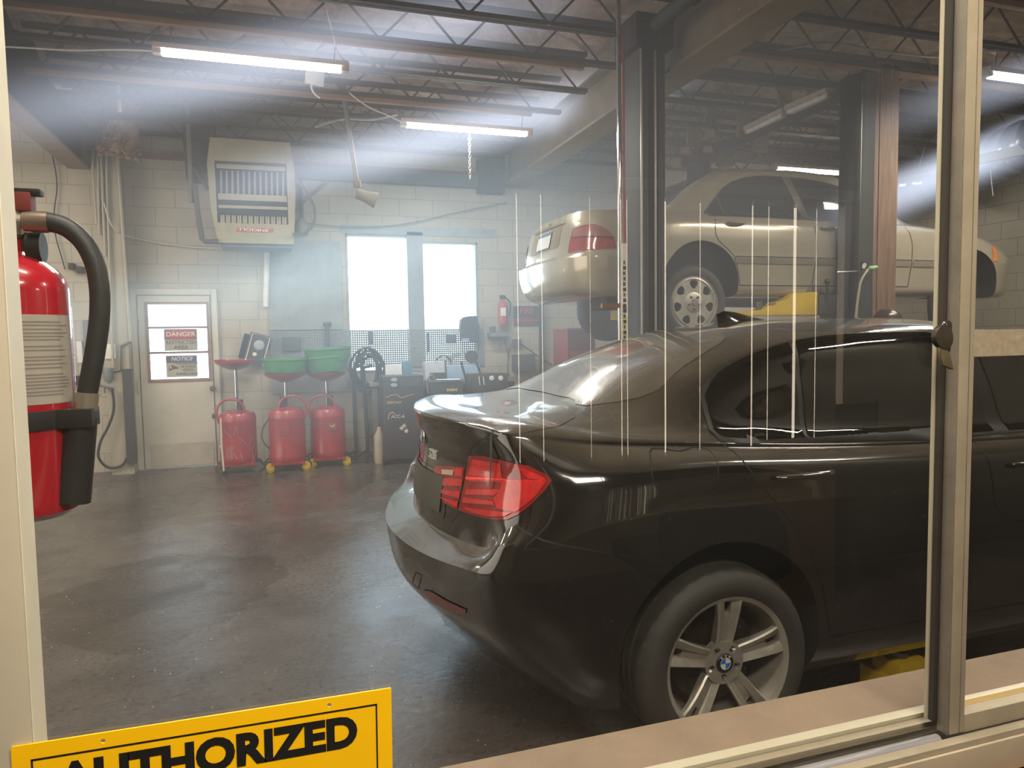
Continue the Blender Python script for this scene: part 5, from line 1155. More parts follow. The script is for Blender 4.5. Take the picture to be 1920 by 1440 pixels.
mb = MB(); a_ = at(221, 160, Y=7.4); mb.tube([a_, at(225, 210, Y=7.4)], .016, 8); tag(mb.build('hanging_strap', WHITE), 'short white strap hanging from a joist left of the heater', 'strap')
# conduits on the pilaster
for i, (ua, va, ub, vb, r) in enumerate(((174, 318, 181, 420, .012), (183, 290, 186, 440, .012), (190, 300, 197, 480, .013), (200, 330, 212, 690, .012), (222, 310, 245, 640, .017))):
    mb = MB(); mb.tube([at(ua, va - 40, Y=8.24), at(ua, va, Y=8.24), at(ub, vb, Y=8.24)], r, 8)
    tag(mb.build('conduit', PAINTW), ['thin painted conduit farthest left beside the pilaster', 'thin painted conduit next to the leftmost one beside the pilaster', 'painted conduit along the left edge of the pilaster', 'painted conduit down the face of the pilaster', 'long painted pipe right of the pilaster, running towards the door'][i], 'pipe')
cord('wall_cable', 'black cable hanging down the wall above the extinguisher hose', [at(98, 290, Y=8.45), at(107, 350, Y=8.45), at(102, 395, Y=8.45), at(104, 440, Y=8.45), at(115, 480, Y=8.45), at(122, 505, Y=8.45)], .006, INKD)
cord('wall_cable', 'pale cable sagging along the wall under the heater', [at(195, 380, Y=8.2), at(215, 430, Y=8.22), at(260, 448, Y=8.44), at(330, 460, Y=8.45), at(420, 466, Y=8.45), at(500, 462, Y=8.45)], .007, CORD)
cord('wall_cable', 'thin cable strung along the wall above the far windows', [at(552, 415, Y=8.44), at(640, 425, Y=8.44), at(760, 420, Y=8.44), at(850, 400, Y=8.44), at(950, 380, Y=8.44)], .005, pm('cable_dark', (84, 84, 82), .6))
mb = MB(); p = at(140, 500, Y=8.44); mb.box((p.x - .05, 8.40, p.z - .03), (p.x + .0, YW, p.z + .035)); q = at(151, 506, Y=8.44); mb.box((q.x - .03, 8.38, q.z - .035), (q.x + .035, YW, q.z + .03)); tag(mb.build('wall_outlet', INKD, bevel=.01), 'pair of small black plugs on the left wall', 'outlet')
# air line, regulator, hose and hose guard by the pilaster
YR = 8.25
t = thing('air_regulator', 'grey air filter regulator with a valve on the pilaster left of the door', 'regulator', at(203, 705, Y=YR))
mb = MB(); a_ = at(202, 690, Y=YR); mb.lathe([(.0005, .0), (.05, 0), (.052, -.02), (.045, -.11), (.03, -.14), (.0005, -.14)], a_, 'Z', 18); mb.build('bowl', pm('bowl_grey', (120, 126, 122), .3), t)
mb = MB(); mb.tube([at(180, 697, Y=YR), at(225, 694, Y=YR), at(226, 648, Y=YR), at(246, 640, Y=YR)], .017, 8); mb.build('pipe', GREYP, t)
mb = MB(); p = at(200, 660, Y=YR); mb.box((p.x - .10, YR, p.z - .07), (p.x + .08, YR + .03, p.z + .08)); mb.build('label_box', PALE, t, bevel=.004)
mb = MB(); mb.tube([at(183, 722, Y=YR), at(211, 729, Y=YR)], .012, 8); mb.tube([at(195, 725, Y=YR), at(196, 737, Y=YR)], .012, 8); mb.build('valve', STEEL, t)
cord('air_hose', 'black air hose looping down from the regulator towards the floor', [at(210, 728, Y=YR - .03), at(213, 770, Y=YR - .03), at(203, 800, Y=YR - .04), at(188, 830, Y=YR - .05), at(186, 860, Y=YR - .05), at(205, 877, Y=YR - .04), at(228, 873, Y=YR - .03), at(238, 858, Y=YR - .02)], .014, HOSE, 'hose')
mb = MB(); a_ = at(230, 692, Y=8.24); b2 = at(245, 870, Y=8.2); mb.box((a_.x, 8.20, b2.z), (a_.x + .085, 8.26, a_.z)); tag(mb.build('hose_guard', pm('guard_black', (58, 58, 54), .6)), 'tall dark foam strip standing beside the door frame', 'guard')
for (u0, v0, u1, v1, nm, lb, m_) in ((155, 600, 168, 650, 'junction_box', 'grey junction box on the left wall behind the extinguisher hose', GREYP), (144, 640, 156, 680, 'switch_box', 'pale switch box low on the left wall', PALE), (134, 705, 147, 722, 'valve_knob', 'small black valve knob on the left wall', INKD)):
    a_ = at(u0, v0, Y=8.42); b2 = at(u1, v1, Y=8.42); mb = MB(); mb.box((a_.x, 8.40, b2.z), (b2.x, YW, a_.z)); tag(mb.build(nm, m_, bevel=.004), lb, 'fitting')
# ------------------------------------------------------------------ oil drains and tubs
OILR = pm('drain_red', (156, 38, 42), .35, coat=.4, var=.15); GREEN = pm('tub_green', (62, 128, 72), .5, var=.12); CAST = pm('caster_grey', (110, 104, 96), .4, metal=.4)
def oil_drain(u, vb, Y, label, bowl_v, top_v, tank_v, dark_wheel=False, hand=1, wrap=False):
    c_ = at(u, vb, Y=Y); x = c_.x; t = thing('oil_drain', label, 'oil drain', (x, Y, 0), 'red oil drains along the wall')
    zt = at(u, tank_v, Y=Y).z; zb = .10; r = .185; zbowl = at(u, bowl_v, Y=Y).z; ztop = at(u, top_v, Y=Y).z
    mb = MB(); mb.lathe([(.0005, zb), (r * .98, zb), (r, zb + .01), (r * 1.02, zb + .06), (r, zb + .07), (r, zt - .12), (r * 1.015, zt - .11), (r * 1.015, zt - .09), (r, zt - .08), (r * .99, zt - .05), (r * .9, zt - .02), (.04, zt + .02), (.0005, zt + .02)], (x, Y, 0), 'Z', 40); tk = mb.build('tank', OILR, t)
    mb = MB(); mb.tube([(x, Y, zt), (x, Y, zbowl)], .019, 12); mb.build('pole', CHROME, t)
    mb = MB(); mb.lathe([(.0005, zbowl), (.05, zbowl), (.14, zbowl + .035), (.205, zbowl + .075), (.215, ztop), (.210, ztop), (.20, zbowl + .08), (.0005, zbowl + .05)], (x, Y, 0), 'Z', 36); mb.build('bowl', OILR, t)
    hx = x + hand * .06; mb = MB(); w = .12
    mb.tube(spline([(hx - w, Y - .06, zt - .12), (hx - w, Y - .06, zt + .06), (hx - w + .03, Y - .06, zt + .1), (hx + w - .03, Y - .06, zt + .1), (hx + w, Y - .06, zt + .06), (hx + w, Y - .06, zt - .12)], 5), .013, 8); mb.build('handle', OILR, t)
    mb = MB(); mb.tube([(x - hand * .03, Y - .03, zt + .0), (x - hand * .03, Y - .03, zt + .12)], .035, 10); mb.build('clamp', STEELD, t)
    for sx in (-1, 1):
        for sy in (-1, 1):
            mb = MB(); X_ = x + sx * .15; Y_ = Y + sy * .13
            mb.lathe([(.0005, -.014), (.02, -.016), (.05, -.014), (.05, .014), (.02, .016), (.0005, .014)], (X_ + sx * .03, Y_, .05), 'Y', 18); wh = mb.build('caster', CAST if not dark_wheel else YEL, t)
            if dark_wheel: mb = MB(); mb.lathe([(.042, -.016), (.058, -.012), (.058, .012), (.042, .016)], (X_ + sx * .03, Y_, .058), 'Y', 18); mb.build('tyre', BLACK, wh)
            mb = MB(); mb.tube([(X_ + sx * .03, Y_, .05), (X_, Y_, .11)], .012, 6); mb.build('caster_fork', CAST, t)
    mb = MB(); mb.box((x - .17, Y - .17, .075), (x + .17, Y + .15, .10)); mb.build('base_frame', OILR, t)
    return t, x, zt, ztop, tk
d1, x, zt, ztop, tk = oil_drain(449, 876, 8.02, 'red wheeled oil drain wrapped in clear film, nearest the door, with an empty bowl', 693, 674, 770, False, -1)
mb = MB(); random.seed(9)
for i in range(22):
    a0 = random.uniform(3.4, 5.9); z = random.uniform(.14, zt - .12); a1 = a0 + random.uniform(-.5, .5); mb.tube([(x + .1885 * math.cos(a0 + (a1 - a0) * k / 5), 8.02 + .1885 * math.sin(a0 + (a1 - a0) * k / 5), z + .08 * k / 5 * (1 if i % 2 else -1)) for k in range(6)], .0018, 4)
mb.build('film_crease', pm('film_glint', (206, 150, 148), .2), tk)
mb = MB(); mb.tube([(x - .15, 7.83, zt - .05), (x - .15, 7.82, .3), (x - .14, 7.82, .04)], .010, 6); mb.build('drain_hose', CORD, d1)
d2, x2, zt2, ztop2, tk2 = oil_drain(541, 878, 7.9, 'red oil drain in the middle of three, with a label panel and yellow wheels', 716, 699, 764, True, 1)
mb = MB(); mb.cbox((x2 - .03, 7.9 - .188, zt2 - .22), (.10, .008, .10)); mb.build('label_panel', pm('panel_redbrown', (150, 44, 42), .5), d2)
d3, x3, zt3, ztop3, tk3 = oil_drain(617, 868, 8.02, 'red oil drain on the right of three, with a yellow logo panel', 714, 698, 762, True, -1)
mb = MB(); mb.cbox((x3 + .03, 8.02 - .188, zt3 - .20), (.10, .008, .075)); lp = mb.build('label_panel', pm('panel_dull', (132, 66, 50), .5), d3)
mb = MB(); mb.M = facing((x3 + .03, 8.02 - .193, zt3 - .19)); mb.prism([(-.035, .02), (0, -.005), (.035, .02), (.02, -.02), (-.012, -.012)], .002); mb.build('logo', YEL, lp)
cord('drain_hose', 'dark red hose looped at the left of the middle oil drain', [(x2 - .17, 7.85, zt2 - .10), (x2 - .24, 7.85, zt2 - .2), (x2 - .25, 7.85, zt2 - .32), (x2 - .20, 7.85, zt2 - .40), (x2 - .18, 7.86, zt2 - .42)], .010, pm('hose_maroon', (86, 48, 46), .6), 'hose')
def tub(x, y, z, r, h, tilt, label):
    mb = MB(); mb.M = Matrix.Translation((x, y, z)) @ Matrix.Rotation(R(tilt), 4, 'Y')
    mb.lathe([(.0005, 0), (r * .86, 0), (r * .9, .02), (r, h - .02), (r * 1.05, h - .02), (r * 1.05, h), (r * .97, h), (r * .85, .025), (.0005, .02)], n=40); return tag(mb.build('oil_tub', GREEN), label, 'tub')
tub(x2 + .0, 7.9, ztop2 + .004, .225, at(541, 672, Y=7.9).z - ztop2, 0, 'green plastic tub sitting level on the middle oil drain')
tub(x3 - .0, 8.02, ztop3 + .012, .24, .17, -3.5, 'green plastic tub sitting tilted on the right oil drain, lower of two nested')
tub(x3 + .03, 8.02, ztop3 + .12, .25, .15, -3.5, 'green plastic tub nested on top of the tilted tub of the right oil drain')
# tilted radio on the wall
p = at(482, 655, Y=8.35); t = thing('workshop_radio', 'tilted black radio with two round dials leaning on the wall above the first oil drain', 'radio', p)
M_ = facing(p) @ Matrix.Rotation(R(-16), 4, 'Z')
mb = MB(); mb.M = M_; mb.box((-.11, -.17, -.10), (.11, .17, .02)); mb.build('case', pm('radio_black', (72, 74, 74), .5), t, bevel=.01)
mb = MB(); mb.M = M_; mb.tube([(-.085, -.16, .03), (-.085, .155, .03), (.10, .155, .03), (.10, -.16, .03)], .006, 6); mb.build('frame_rail', PALE, t)
mb = MB(); mb.M = M_ @ Matrix.Translation((.01, .05, .02)); mb.lathe([(.0005, .008), (.035, .010), (.05, .004), (.055, 0)], n=24); mb.build('speaker_dial', pm('dial_pale', (166, 172, 170), .5), t)
mb = MB(); mb.M = M_ @ Matrix.Translation((-.01, -.06, .02)); mb.lathe([(.0005, .008), (.018, .008), (.024, 0)], n=18); mb.build('tuning_knob', PALE, t)
mb = MB(); mb.M = M_; mb.box((-.17, -.14, -.10), (-.115, .14, -.02)); mb.build('battery_pack', BLACK, t, bevel=.015)
# ------------------------------------------------------------------ perforated panel, bench and clutter under the far windows
PEG = bpy.data.materials.new('perforated_panel'); N, L = nodes_of(PEG); b_ = N['Principled BSDF']; out = N['Material Output']; g = N.new('ShaderNodeNewGeometry'); s_ = N.new('ShaderNodeSeparateXYZ'); L.new(g.outputs['Position'], s_.inputs[0])
def fr(sock):
    m = N.new('ShaderNodeMath'); m.operation = 'MULTIPLY'; m.inputs[1].default_value = 1 / .0256; L.new(sock, m.inputs[0]); f = N.new('ShaderNodeMath'); f.operation = 'FRACT'; L.new(m.outputs[0], f.inputs[0]); d = N.new('ShaderNodeMath'); d.operation = 'SUBTRACT'; d.inputs[1].default_value = .5; L.new(f.outputs[0], d.inputs[0]); q = N.new('ShaderNodeMath'); q.operation = 'POWER'; q.inputs[1].default_value = 2; L.new(d.outputs[0], q.inputs[0]); return q.outputs[0]
ad = N.new('ShaderNodeMath'); ad.operation = 'ADD'; L.new(fr(s_.outputs['X']), ad.inputs[0]); L.new(fr(s_.outputs['Z']), ad.inputs[1]); lt = N.new('ShaderNodeMath'); lt.operation = 'LESS_THAN'; lt.inputs[1].default_value = .034; L.new(ad.outputs[0], lt.inputs[0])
tr = N.new('ShaderNodeBsdfTransparent'); mx = N.new('ShaderNodeMixShader'); L.new(lt.outputs[0], mx.inputs[0]); L.new(b_.outputs[0], mx.inputs[1]); L.new(tr.outputs[0], mx.inputs[2]); L.new(mx.outputs[0], out.inputs[0]); b_.inputs['Base Color'].default_value = (*lin((132, 140, 140)), 1); b_.inputs['Roughness'].default_value = .6
a_ = at(506, 618, Y=8.46); b2 = at(905, 684, Y=8.46); zT = W1[2] + .50
mb = MB(); mb.box((a_.x, 8.462, at(700, 690, Y=8.46).z), (b2.x + .02, 8.468, at(700, 618, Y=8.46).z)); tag(mb.build('perforated_panel', PEG), 'grey perforated tool panel across the foot of the far windows', 'tool panel')
mb = MB(); mb.box((a_.x, 8.46, at(600, 618, Y=8.46).z), (W1[0] - .06, 8.485, at(600, 452, Y=8.46).z)); tag(mb.build('boarded_panel', pm('board_grey', (150, 156, 156), .7)), 'plain grey board beside the far windows where a bay is covered', 'board')
mb = MB(); mb.box((a_.x, 8.462, at(600, 735, Y=8.46).z), (W1[0] - .03, 8.485, at(600, 692, Y=8.46).z)); tag(mb.build('lower_board', pm('board_low', (164, 160, 150), .7)), 'pale board on the wall behind the green tubs', 'board')
zb = at(800, 712, Y=8.3).z
t = thing('work_bench', 'narrow bench along the wall under the far windows', 'bench', (at(800, 712, Y=8.3).x, 8.3, 0))
mb = MB(); mb.box((at(690, 712, Y=8.2).x, 8.05, zb - .04), (at(965, 712, Y=8.2).x, 8.44, zb)); mb.build('bench_top', pm('bench_top', (136, 124, 108), .6), t)
for u in (700, 955):
    x = at(u, 712, Y=8.2).x; mb = MB(); mb.box((x - .03, 8.1, 0), (x + .03, 8.16, zb - .04)); mb.build('leg', pm('bench_leg', (110, 104, 94), .6), t)
def slab(name, label, cat, u0, v0, u1, v1, Y, dep, m, bev=.008, group=None, foot=None):
    a_ = at(u0, v0, Y=Y); b2 = at(u1, v1, Y=Y); mb = MB(); mb.box((a_.x, Y, b2.z if foot is None else foot), (b2.x, Y + dep, a_.z)); return tag(mb.build(name, m, bevel=bev), label, cat, group)
slab('carton', 'open white carton standing on the bench behind the coiled hose', 'carton', 722, 684, 754, 706, 8.12, .2, pm('carton_white', (226, 226, 226), .6), .004, None, zb)
slab('oil_jug', 'blue plastic jug with a round cap on the bench', 'jug', 755, 678, 773, 703, 8.1, .12, pm('jug_blue', (92, 134, 152), .4), .01, None, zb)
slab('plastic_bin', 'clear bluish plastic bin on the bench under the right window', 'bin', 838, 686, 900, 708, 8.14, .22, pm('bin_clear', (160, 186, 212), .25), .008, None, zb)
slab('parts_box', 'pale carton box at the left of the clear bin', 'carton', 797, 680, 836, 708, 8.16, .2, pm('carton_pale', (196, 200, 206), .6), .004, None, zb)
t = thing('tool_bag', 'black bag with a small pale label hanging in front of the right window', 'bag', at(879, 640, Y=8.36))
mb = MB(); mb.M = facing(at(879, 617, Y=8.40)); r_ = lambda u, v: (at(u, v, Y=8.40).x - at(879, 617, Y=8.40).x, at(u, v, Y=8.40).z - at(879, 617, Y=8.40).z)
mb.prism([r_(*q) for q in ((861, 600), (866, 595), (878, 593), (891, 593), (893, 605), (895, 612), (893, 618), (894, 641), (863, 640), (860, 615))], .10); mb.build('bag_body', pm('bag_black', (66, 72, 76), .7), t, bevel=.012)
mb = MB(); mb.cbox((at(873, 637, Y=8.29).x, 8.298, at(873, 637, Y=8.29).z), (.09, .006, .035)); mb.build('bag_label', pm('label_blue', (150, 166, 196), .5), t)
mb = MB(); p = at(884, 669, Y=8.22); mb.lathe([(.0005, -.03), (.075, -.03), (.075, .03), (.0005, .03)], p, 'Y', 26); tag(mb.build('cable_reel', pm('reel_black', (58, 60, 60), .6)), 'round black reel on the bench below the bag', 'reel')
cord('bench_hose', 'black hose arching over the bench between the bins', [at(815, 682, Y=8.2), at(822, 671, Y=8.2), at(832, 667, Y=8.2), at(842, 672, Y=8.2), at(846, 683, Y=8.2)], .008, HOSE, 'hose')
cord('bench_rod', 'thin black arm standing on the bench behind the charger', [at(835, 676, Y=8.1), at(835, 690, Y=8.1), at(837, 712, Y=8.1)], .006, HOSE, 'rod')
cord('cart_strap', 'black folding cart handle leaning left of the reel', [at(864, 678, Y=8.0), at(871, 702, Y=8.0), at(878, 728, Y=8.0)], .014, HOSE, 'handle')
cord('cart_strap', 'black folding cart handle leaning right of the reel', [at(893, 678, Y=8.0), at(901, 702, Y=8.0)], .014, HOSE, 'handle')
for u0, v0, u1, v1, lb in ((800, 624, 806, 660, 'spray gun hanging on the perforated panel under the window post'), (838, 628, 856, 642, 'black drill hanging on the perforated panel left of the bag'), (690, 622, 700, 646, 'pliers hanging on the perforated panel above the coiled hose'), (530, 632, 565, 658, 'grey tool case hanging on the panel above the middle oil drain')):
    slab('hand_tool', lb, 'tool', u0, v0, u1, v1, 8.43, .03, pm('tool_grey', (84, 92, 96), .6), .006)
mb = MB(); a_ = at(613, 607, Y=8.42); mb.tube([a_, at(615, 655, Y=8.42)], .022, 10); mb.tube([a_ + Vector((-.04, 0, 0)), a_ + Vector((.05, 0, 0))], .018, 8); tag(mb.build('sledge_handle', pm('tool_grey', (84, 92, 96), .6)), 'hammer-shaped tool standing before the panel above the green tubs', 'tool')
# machines standing in front of the bench
t = thing('coolant_machine', 'tall black service machine with yellow lettering, left of the black car boot', 'machine', (at(755, 860, Y=7.75).x, 7.9, 0))
a_ = at(717, 706, Y=7.7); b2 = at(794, 706, Y=7.7); zt = a_.z; mb = MB(); mb.box((a_.x, 7.7, .06), (b2.x, 8.03, zt)); mb.build('cabinet', pm('machine_black', (52, 56, 60), .5), t, bevel=.015)
FM = lambda u, v, Y=7.695: at(u, v, Y=Y)
for v in (712, 722):
    p = FM(739, v); mb = MB(); mb.M = facing(p) @ Matrix.Diagonal((1.35, .8, 1, 1)); mb.lathe([(.0005, .004), (.025, .004), (.028, 0)], n=20); mb.build('gauge', pm('gauge_pale', (156, 166, 158), .4), t)
p = FM(739, 755); mb = MB(); mb.text('EEMCH10', .036, facing(p), .003, .012); mb.build('lettering', pm('letter_yellow', (206, 182, 84), .5), t)
p = FM(746, 781); mb = MB(); mb.text('ACC-6', .050, facing(p), .003, .012); mb.build('lettering', pm('letter_pale', (196, 190, 182), .5), t)
p = FM(735, 781); mb = MB(); mb.tube(spline([p + Vector(q) for q in ((-.035, 0, -.03), (-.03, 0, .02), (.01, 0, .042), (.03, 0, .02))], 5), .006, 6); mb.build('logo_arc', pm('logo_orange', (206, 136, 84), .5), t)
mb = MB()
mb.tube(spline([FM(724, 746), FM(733, 742), FM(745, 741), FM(752, 746), FM(765, 742), FM(778, 739)], 5), .004, 5); mb.build('swoosh', pm('logo_orange', (206, 136, 84), .5), t)
for u, v in ((758, 798), (762, 808), (753, 803)):
    p = FM(u, v); mb = MB()
    for k in range(3): mb.tube([p + Vector((.025 * math.cos(k * 1.047), 0, .025 * math.sin(k * 1.047))), p - Vector((.025 * math.cos(k * 1.047), 0, .025 * math.sin(k * 1.047)))], .004, 4)
    mb.build('snowflake', PALE, t)
p = FM(770, 716); mb = MB(); mb.box((p.x - .12, 7.692, p.z - .05), (p.x + .12, 7.70, p.z + .04)); mb.build('display', pm('display_dark', (70, 78, 78), .3), t)
for u in (722, 788):
    p = at(u, 860, Y=7.75); mb = MB(); mb.lathe([(.0005, -.02), (.05, -.02), (.05, .02), (.0005, .02)], (p.x, 7.76, .05), 'X', 16); mb.build('wheel', BLACK, t)
t = thing('battery_charger', 'dark wheeled battery charger with a bent grey handle right of the tall black machine', 'charger', (at(838, 740, Y=7.7).x, 7.75, 0))
a_ = at(806, 716, Y=7.6); b2 = at(868, 716, Y=7.6); mb = MB(); mb.box((a_.x, 7.6, .05), (b2.x, 7.9, a_.z)); mb.build('cabinet', pm('charger_black', (60, 62, 62), .5), t, bevel=.012)
mb = MB(); mb.tube(spline([at(804, 738, Y=7.58), at(804, 708, Y=7.58), at(810, 703, Y=7.58), at(815, 712, Y=7.58)], 5), .012, 8); mb.build('handle', GREYP, t)
mb = MB(); mb.box((at(806, 700, Y=7.9).x, 7.86, a_.z), (at(836, 700, Y=7.9).x, 7.90, at(806, 699, Y=7.9).z)); mb.build('back_plate', pm('charger_black', (60, 62, 62), .5), t)
p = at(848, 731, Y=7.597); mb = MB()
for k in range(5): mb.cbox((p.x - .05 + k * .024, 7.597, p.z), (.017, .004, .028 - .006 * (k % 2)))
mb.build('worn_marking', pm('letter_yellow', (206, 182, 84), .5), t)
mb = MB(); mb.tube([at(818, 713, Y=7.58), at(862, 712, Y=7.58)], .010, 8); mb.build('grip', CHROME, t)
t = thing('gauge_panel', 'black panel with two round white gauges behind the black car boot', 'gauge panel', (at(920, 715, Y=7.8).x, 7.9, 0))
a_ = at(884, 702, Y=7.75); b2 = at(953, 702, Y=7.75); mb = MB(); mb.box((a_.x, 7.75, .05), (b2.x, 8.0, a_.z)); mb.build('cabinet', pm('panel_black', (56, 58, 56), .5), t, bevel=.01)
for u in (922, 939):
    p = at(u, 709, Y=7.745); mb = MB(); mb.M = facing(p); mb.lathe([(.0005, .01), (.024, .01), (.030, 0)], n=20); mb.build('gauge', PALE, t)
for u in (898, 906): mb = MB(); mb.tube([at(u, 706, Y=7.74), at(u + 2, 722, Y=7.74)], .006, 6); mb.build('hose_tail', PALE, t)
# hose stands with coiled hoses
for (ua, va, ub, vb, lb) in ((662, 690, 668, 852, 'dark upright stand with coiled hose, left of the pair beside the red drains'), (681, 690, 690, 852, 'dark upright stand, right of the pair beside the red drains')):
    p = at(ub, vb, Z=.04); t = thing('hose_stand', lb, 'stand', (p.x, p.y, 0)); mb = MB(); mb.tube([at(ub, vb - 6, Y=p.y), at(ua, va, Y=p.y)], .022, 10); mb.build('pole', pm('stand_dark', (58, 66, 66), .5), t)
    for k in range(3): a0 = R(90 + 120 * k); mb = MB(); mb.tube([(p.x, p.y, .09), (p.x + .16 * math.cos(a0), p.y + .16 * math.sin(a0), .03)], .016, 8); mb.build('leg', pm('stand_dark', (58, 66, 66), .5), t)
    mb = MB(); q = at(ua, va, Y=p.y); mb.tube([q, q + Vector((.10, -.03, .03))], .016, 8); mb.build('hook', pm('stand_dark', (58, 66, 66), .5), t); YS = p.y
t = thing('coiled_hose', 'black hose coiled in many loops over the two stands', 'hose', at(690, 690, Y=YS - .1)); random.seed(5); mb = MB()
for k in range(9):
    cu, cv = 690 + random.uniform(-4, 6), 692 + random.uniform(-2, 10); ru, rv = random.uniform(15, 32), random.uniform(26, 42)
    mb.tube([at(cu + ru * math.cos(w), cv + rv * math.sin(w), Y=YS - .07 - .012 * k) for w in [2 * math.pi * i / 36 for i in range(36)]], .0125, 7, closed=True)
o = mb.build('hose_loop', HOSE, t)
p = at(699, 800, Y=YS - .02); t = thing('hand_pump', 'small dark clamp box hanging on the right hose stand', 'clamp', p); mb = MB(); mb.cbox(p, (.09, .05, .11)); mb.build('box', pm('stand_dark', (58, 66, 66), .5), t, bevel=.01); mb = MB(); mb.tube(spline([p + Vector(q) for q in ((-.03, 0, .05), (-.03, 0, .10), (.03, 0, .10), (.03, 0, .05))], 4), .008, 6); mb.build('handle', pm('stand_dark', (58, 66, 66), .5), t)
p = at(708, 830, Z=.2); mb = MB(); mb.lathe([(.0005, 0), (.06, 0), (.065, .03), (.06, .30), (.03, .36), (.02, .40), (.0005, .40)], (p.x, 7.9, 0), 'Z', 16); tag(mb.build('plastic_jug', pm('jug_brown', (172, 158, 140), .5)), 'pale plastic jug on the floor beside the tall black machine', 'jug')
# right part of the far wall: extinguisher, sign, shelf, wires
t = thing('fire_extinguisher', 'small red fire extinguisher hung on the far wall right of the windows', 'fire extinguisher', at(943, 580, Y=8.4)); c_ = at(943, 608, Y=8.38); zt = at(943, 562, Y=8.38).z; mb = MB(); mb.lathe([(.0005, 0), (.055, 0), (.058, .02), (.058, zt - c_.z - .06), (.03, zt - c_.z - .01), (.02, zt - c_.z), (.0005, zt - c_.z)], c_, 'Z', 22); mb.build('cylinder', pm('far_red', (170, 70, 66), .4), t)
mb = MB(); mb.cbox((c_.x, 8.38, zt + .03), (.07, .03, .05)); mb.tube(spline([(c_.x + .03, 8.37, zt + .03), (c_.x + .08, 8.36, zt - .02), (c_.x + .07, 8.36, zt - .2)], 5), .010, 6); mb.build('valve', BLACK, t); mb = MB(); mb.box((c_.x - .045, 8.317, c_.z + .1), (c_.x + .02, 8.325, c_.z + .2)); mb.build('label', PALE, t)
sign('fire_sign', 'dark FIRE EXTINGUISHER sign with red lettering on the far wall', 963, 574, 1009, 610, 8.47, [('sign_panel', pm('sign_maroon', (104, 62, 54), .5), lambda m, w, h: m.prism(shift(rrect(-w * .48, -h * .23, w * .48, h * .23, .003), 0, -h * .24), .0008)), ('lettering', pm('letter_red', (190, 70, 56), .5), lambda m, w, h: (T(m, 'FIRE', h * .42, w * .03, h * .24), T(m, 'EXTINGUISHER', h * .20, 0, -h * .24)))], pm('sign_black2', (70, 68, 62), .5))
slab('wall_shelf', 'small grey shelf on the far wall below the red extinguisher', 'shelf', 921, 624, 956, 631, 8.30, .18, pm('shelf_grey', (120, 124, 120), .5), .003)
slab('shelf_box', 'dark box standing on the small grey shelf', 'box', 922, 612, 930, 624, 8.32, .1, pm('box_dark', (84, 88, 86), .6), .003, None, at(921, 624, Y=8.30).z)
cord('wall_wire', 'thin dark wire dropping from the small shelf to the gauge panel', [at(946, 634, Y=8.4), at(949, 650, Y=8.4), at(953, 668, Y=8.4), at(952, 695, Y=8.4), at(957, 710, Y=8.4)], .006, INKD)
cord('wall_wire', 'thin dark wire curving down from the outlet box', [at(961, 642, Y=8.44), at(955, 656, Y=8.44), at(953, 668, Y=8.42)], .005, INKD)
slab('outlet_box', 'dark outlet box on the far wall below the fire sign', 'outlet', 963, 636, 978, 651, 8.42, .06, pm('outlet_dark', (86, 86, 82), .6))
slab('monitor_box', 'dark square box on the far wall behind the black car rear window', 'box', 968, 665, 1004, 695, 8.3, .18, pm('box_dark2', (64, 64, 60), .6))
cord('wall_cable', 'dark cable slanting from the outlet box towards the right', [at(978, 646, Y=8.42), at(995, 658, Y=8.42), at(1015, 672, Y=8.42), at(1035, 684, Y=8.42)], .008, INKD)
mb = MB(); a_ = at(1011, 560, Y=8.35); mb.box((a_.x, 8.33, 0), (a_.x + .05, 8.38, a_.z)); tag(mb.build('standpipe', pm('pipe_dark', (56, 54, 50), .5)), 'dark square upright standing against the far wall under the silver car bumper', 'post')
t = thing('tool_chest', 'red tool chest under the tail of the silver car', 'tool chest', (at(1085, 630, Y=7.6).x, 7.7, 0)); a_ = at(1064, 618, Y=7.5); b2 = at(1116, 618, Y=7.5); mb = MB(); mb.box((a_.x, 7.5, .1), (b2.x, 7.95, a_.z)); mb.build('chest_body', pm('chest_red', (128, 52, 46), .4), t, bevel=.006)
mb = MB(); mb.box((a_.x - .01, 7.49, a_.z - .001), (b2.x + .01, 7.96, a_.z + .02)); mb.build('chest_lid', pm('chest_lid', (150, 92, 82), .4), t, bevel=.005)
for k in range(4): mb = MB(); mb.box((a_.x + .02, 7.49, .2 + k * .26), (b2.x - .02, 7.50, .42 + k * .26)); mb.build('drawer', pm('chest_red', (128, 52, 46), .4), t)
mb = MB(); mb.bar(at(1128, 573, Y=4.4), at(1163, 573, Y=4.4), .03, .03); tag(mb.build('strap_end', pm('brass_bar', (130, 96, 56), .4, metal=.5)), 'short brassy bar sticking out left of the charcoal lift post', 'bar')
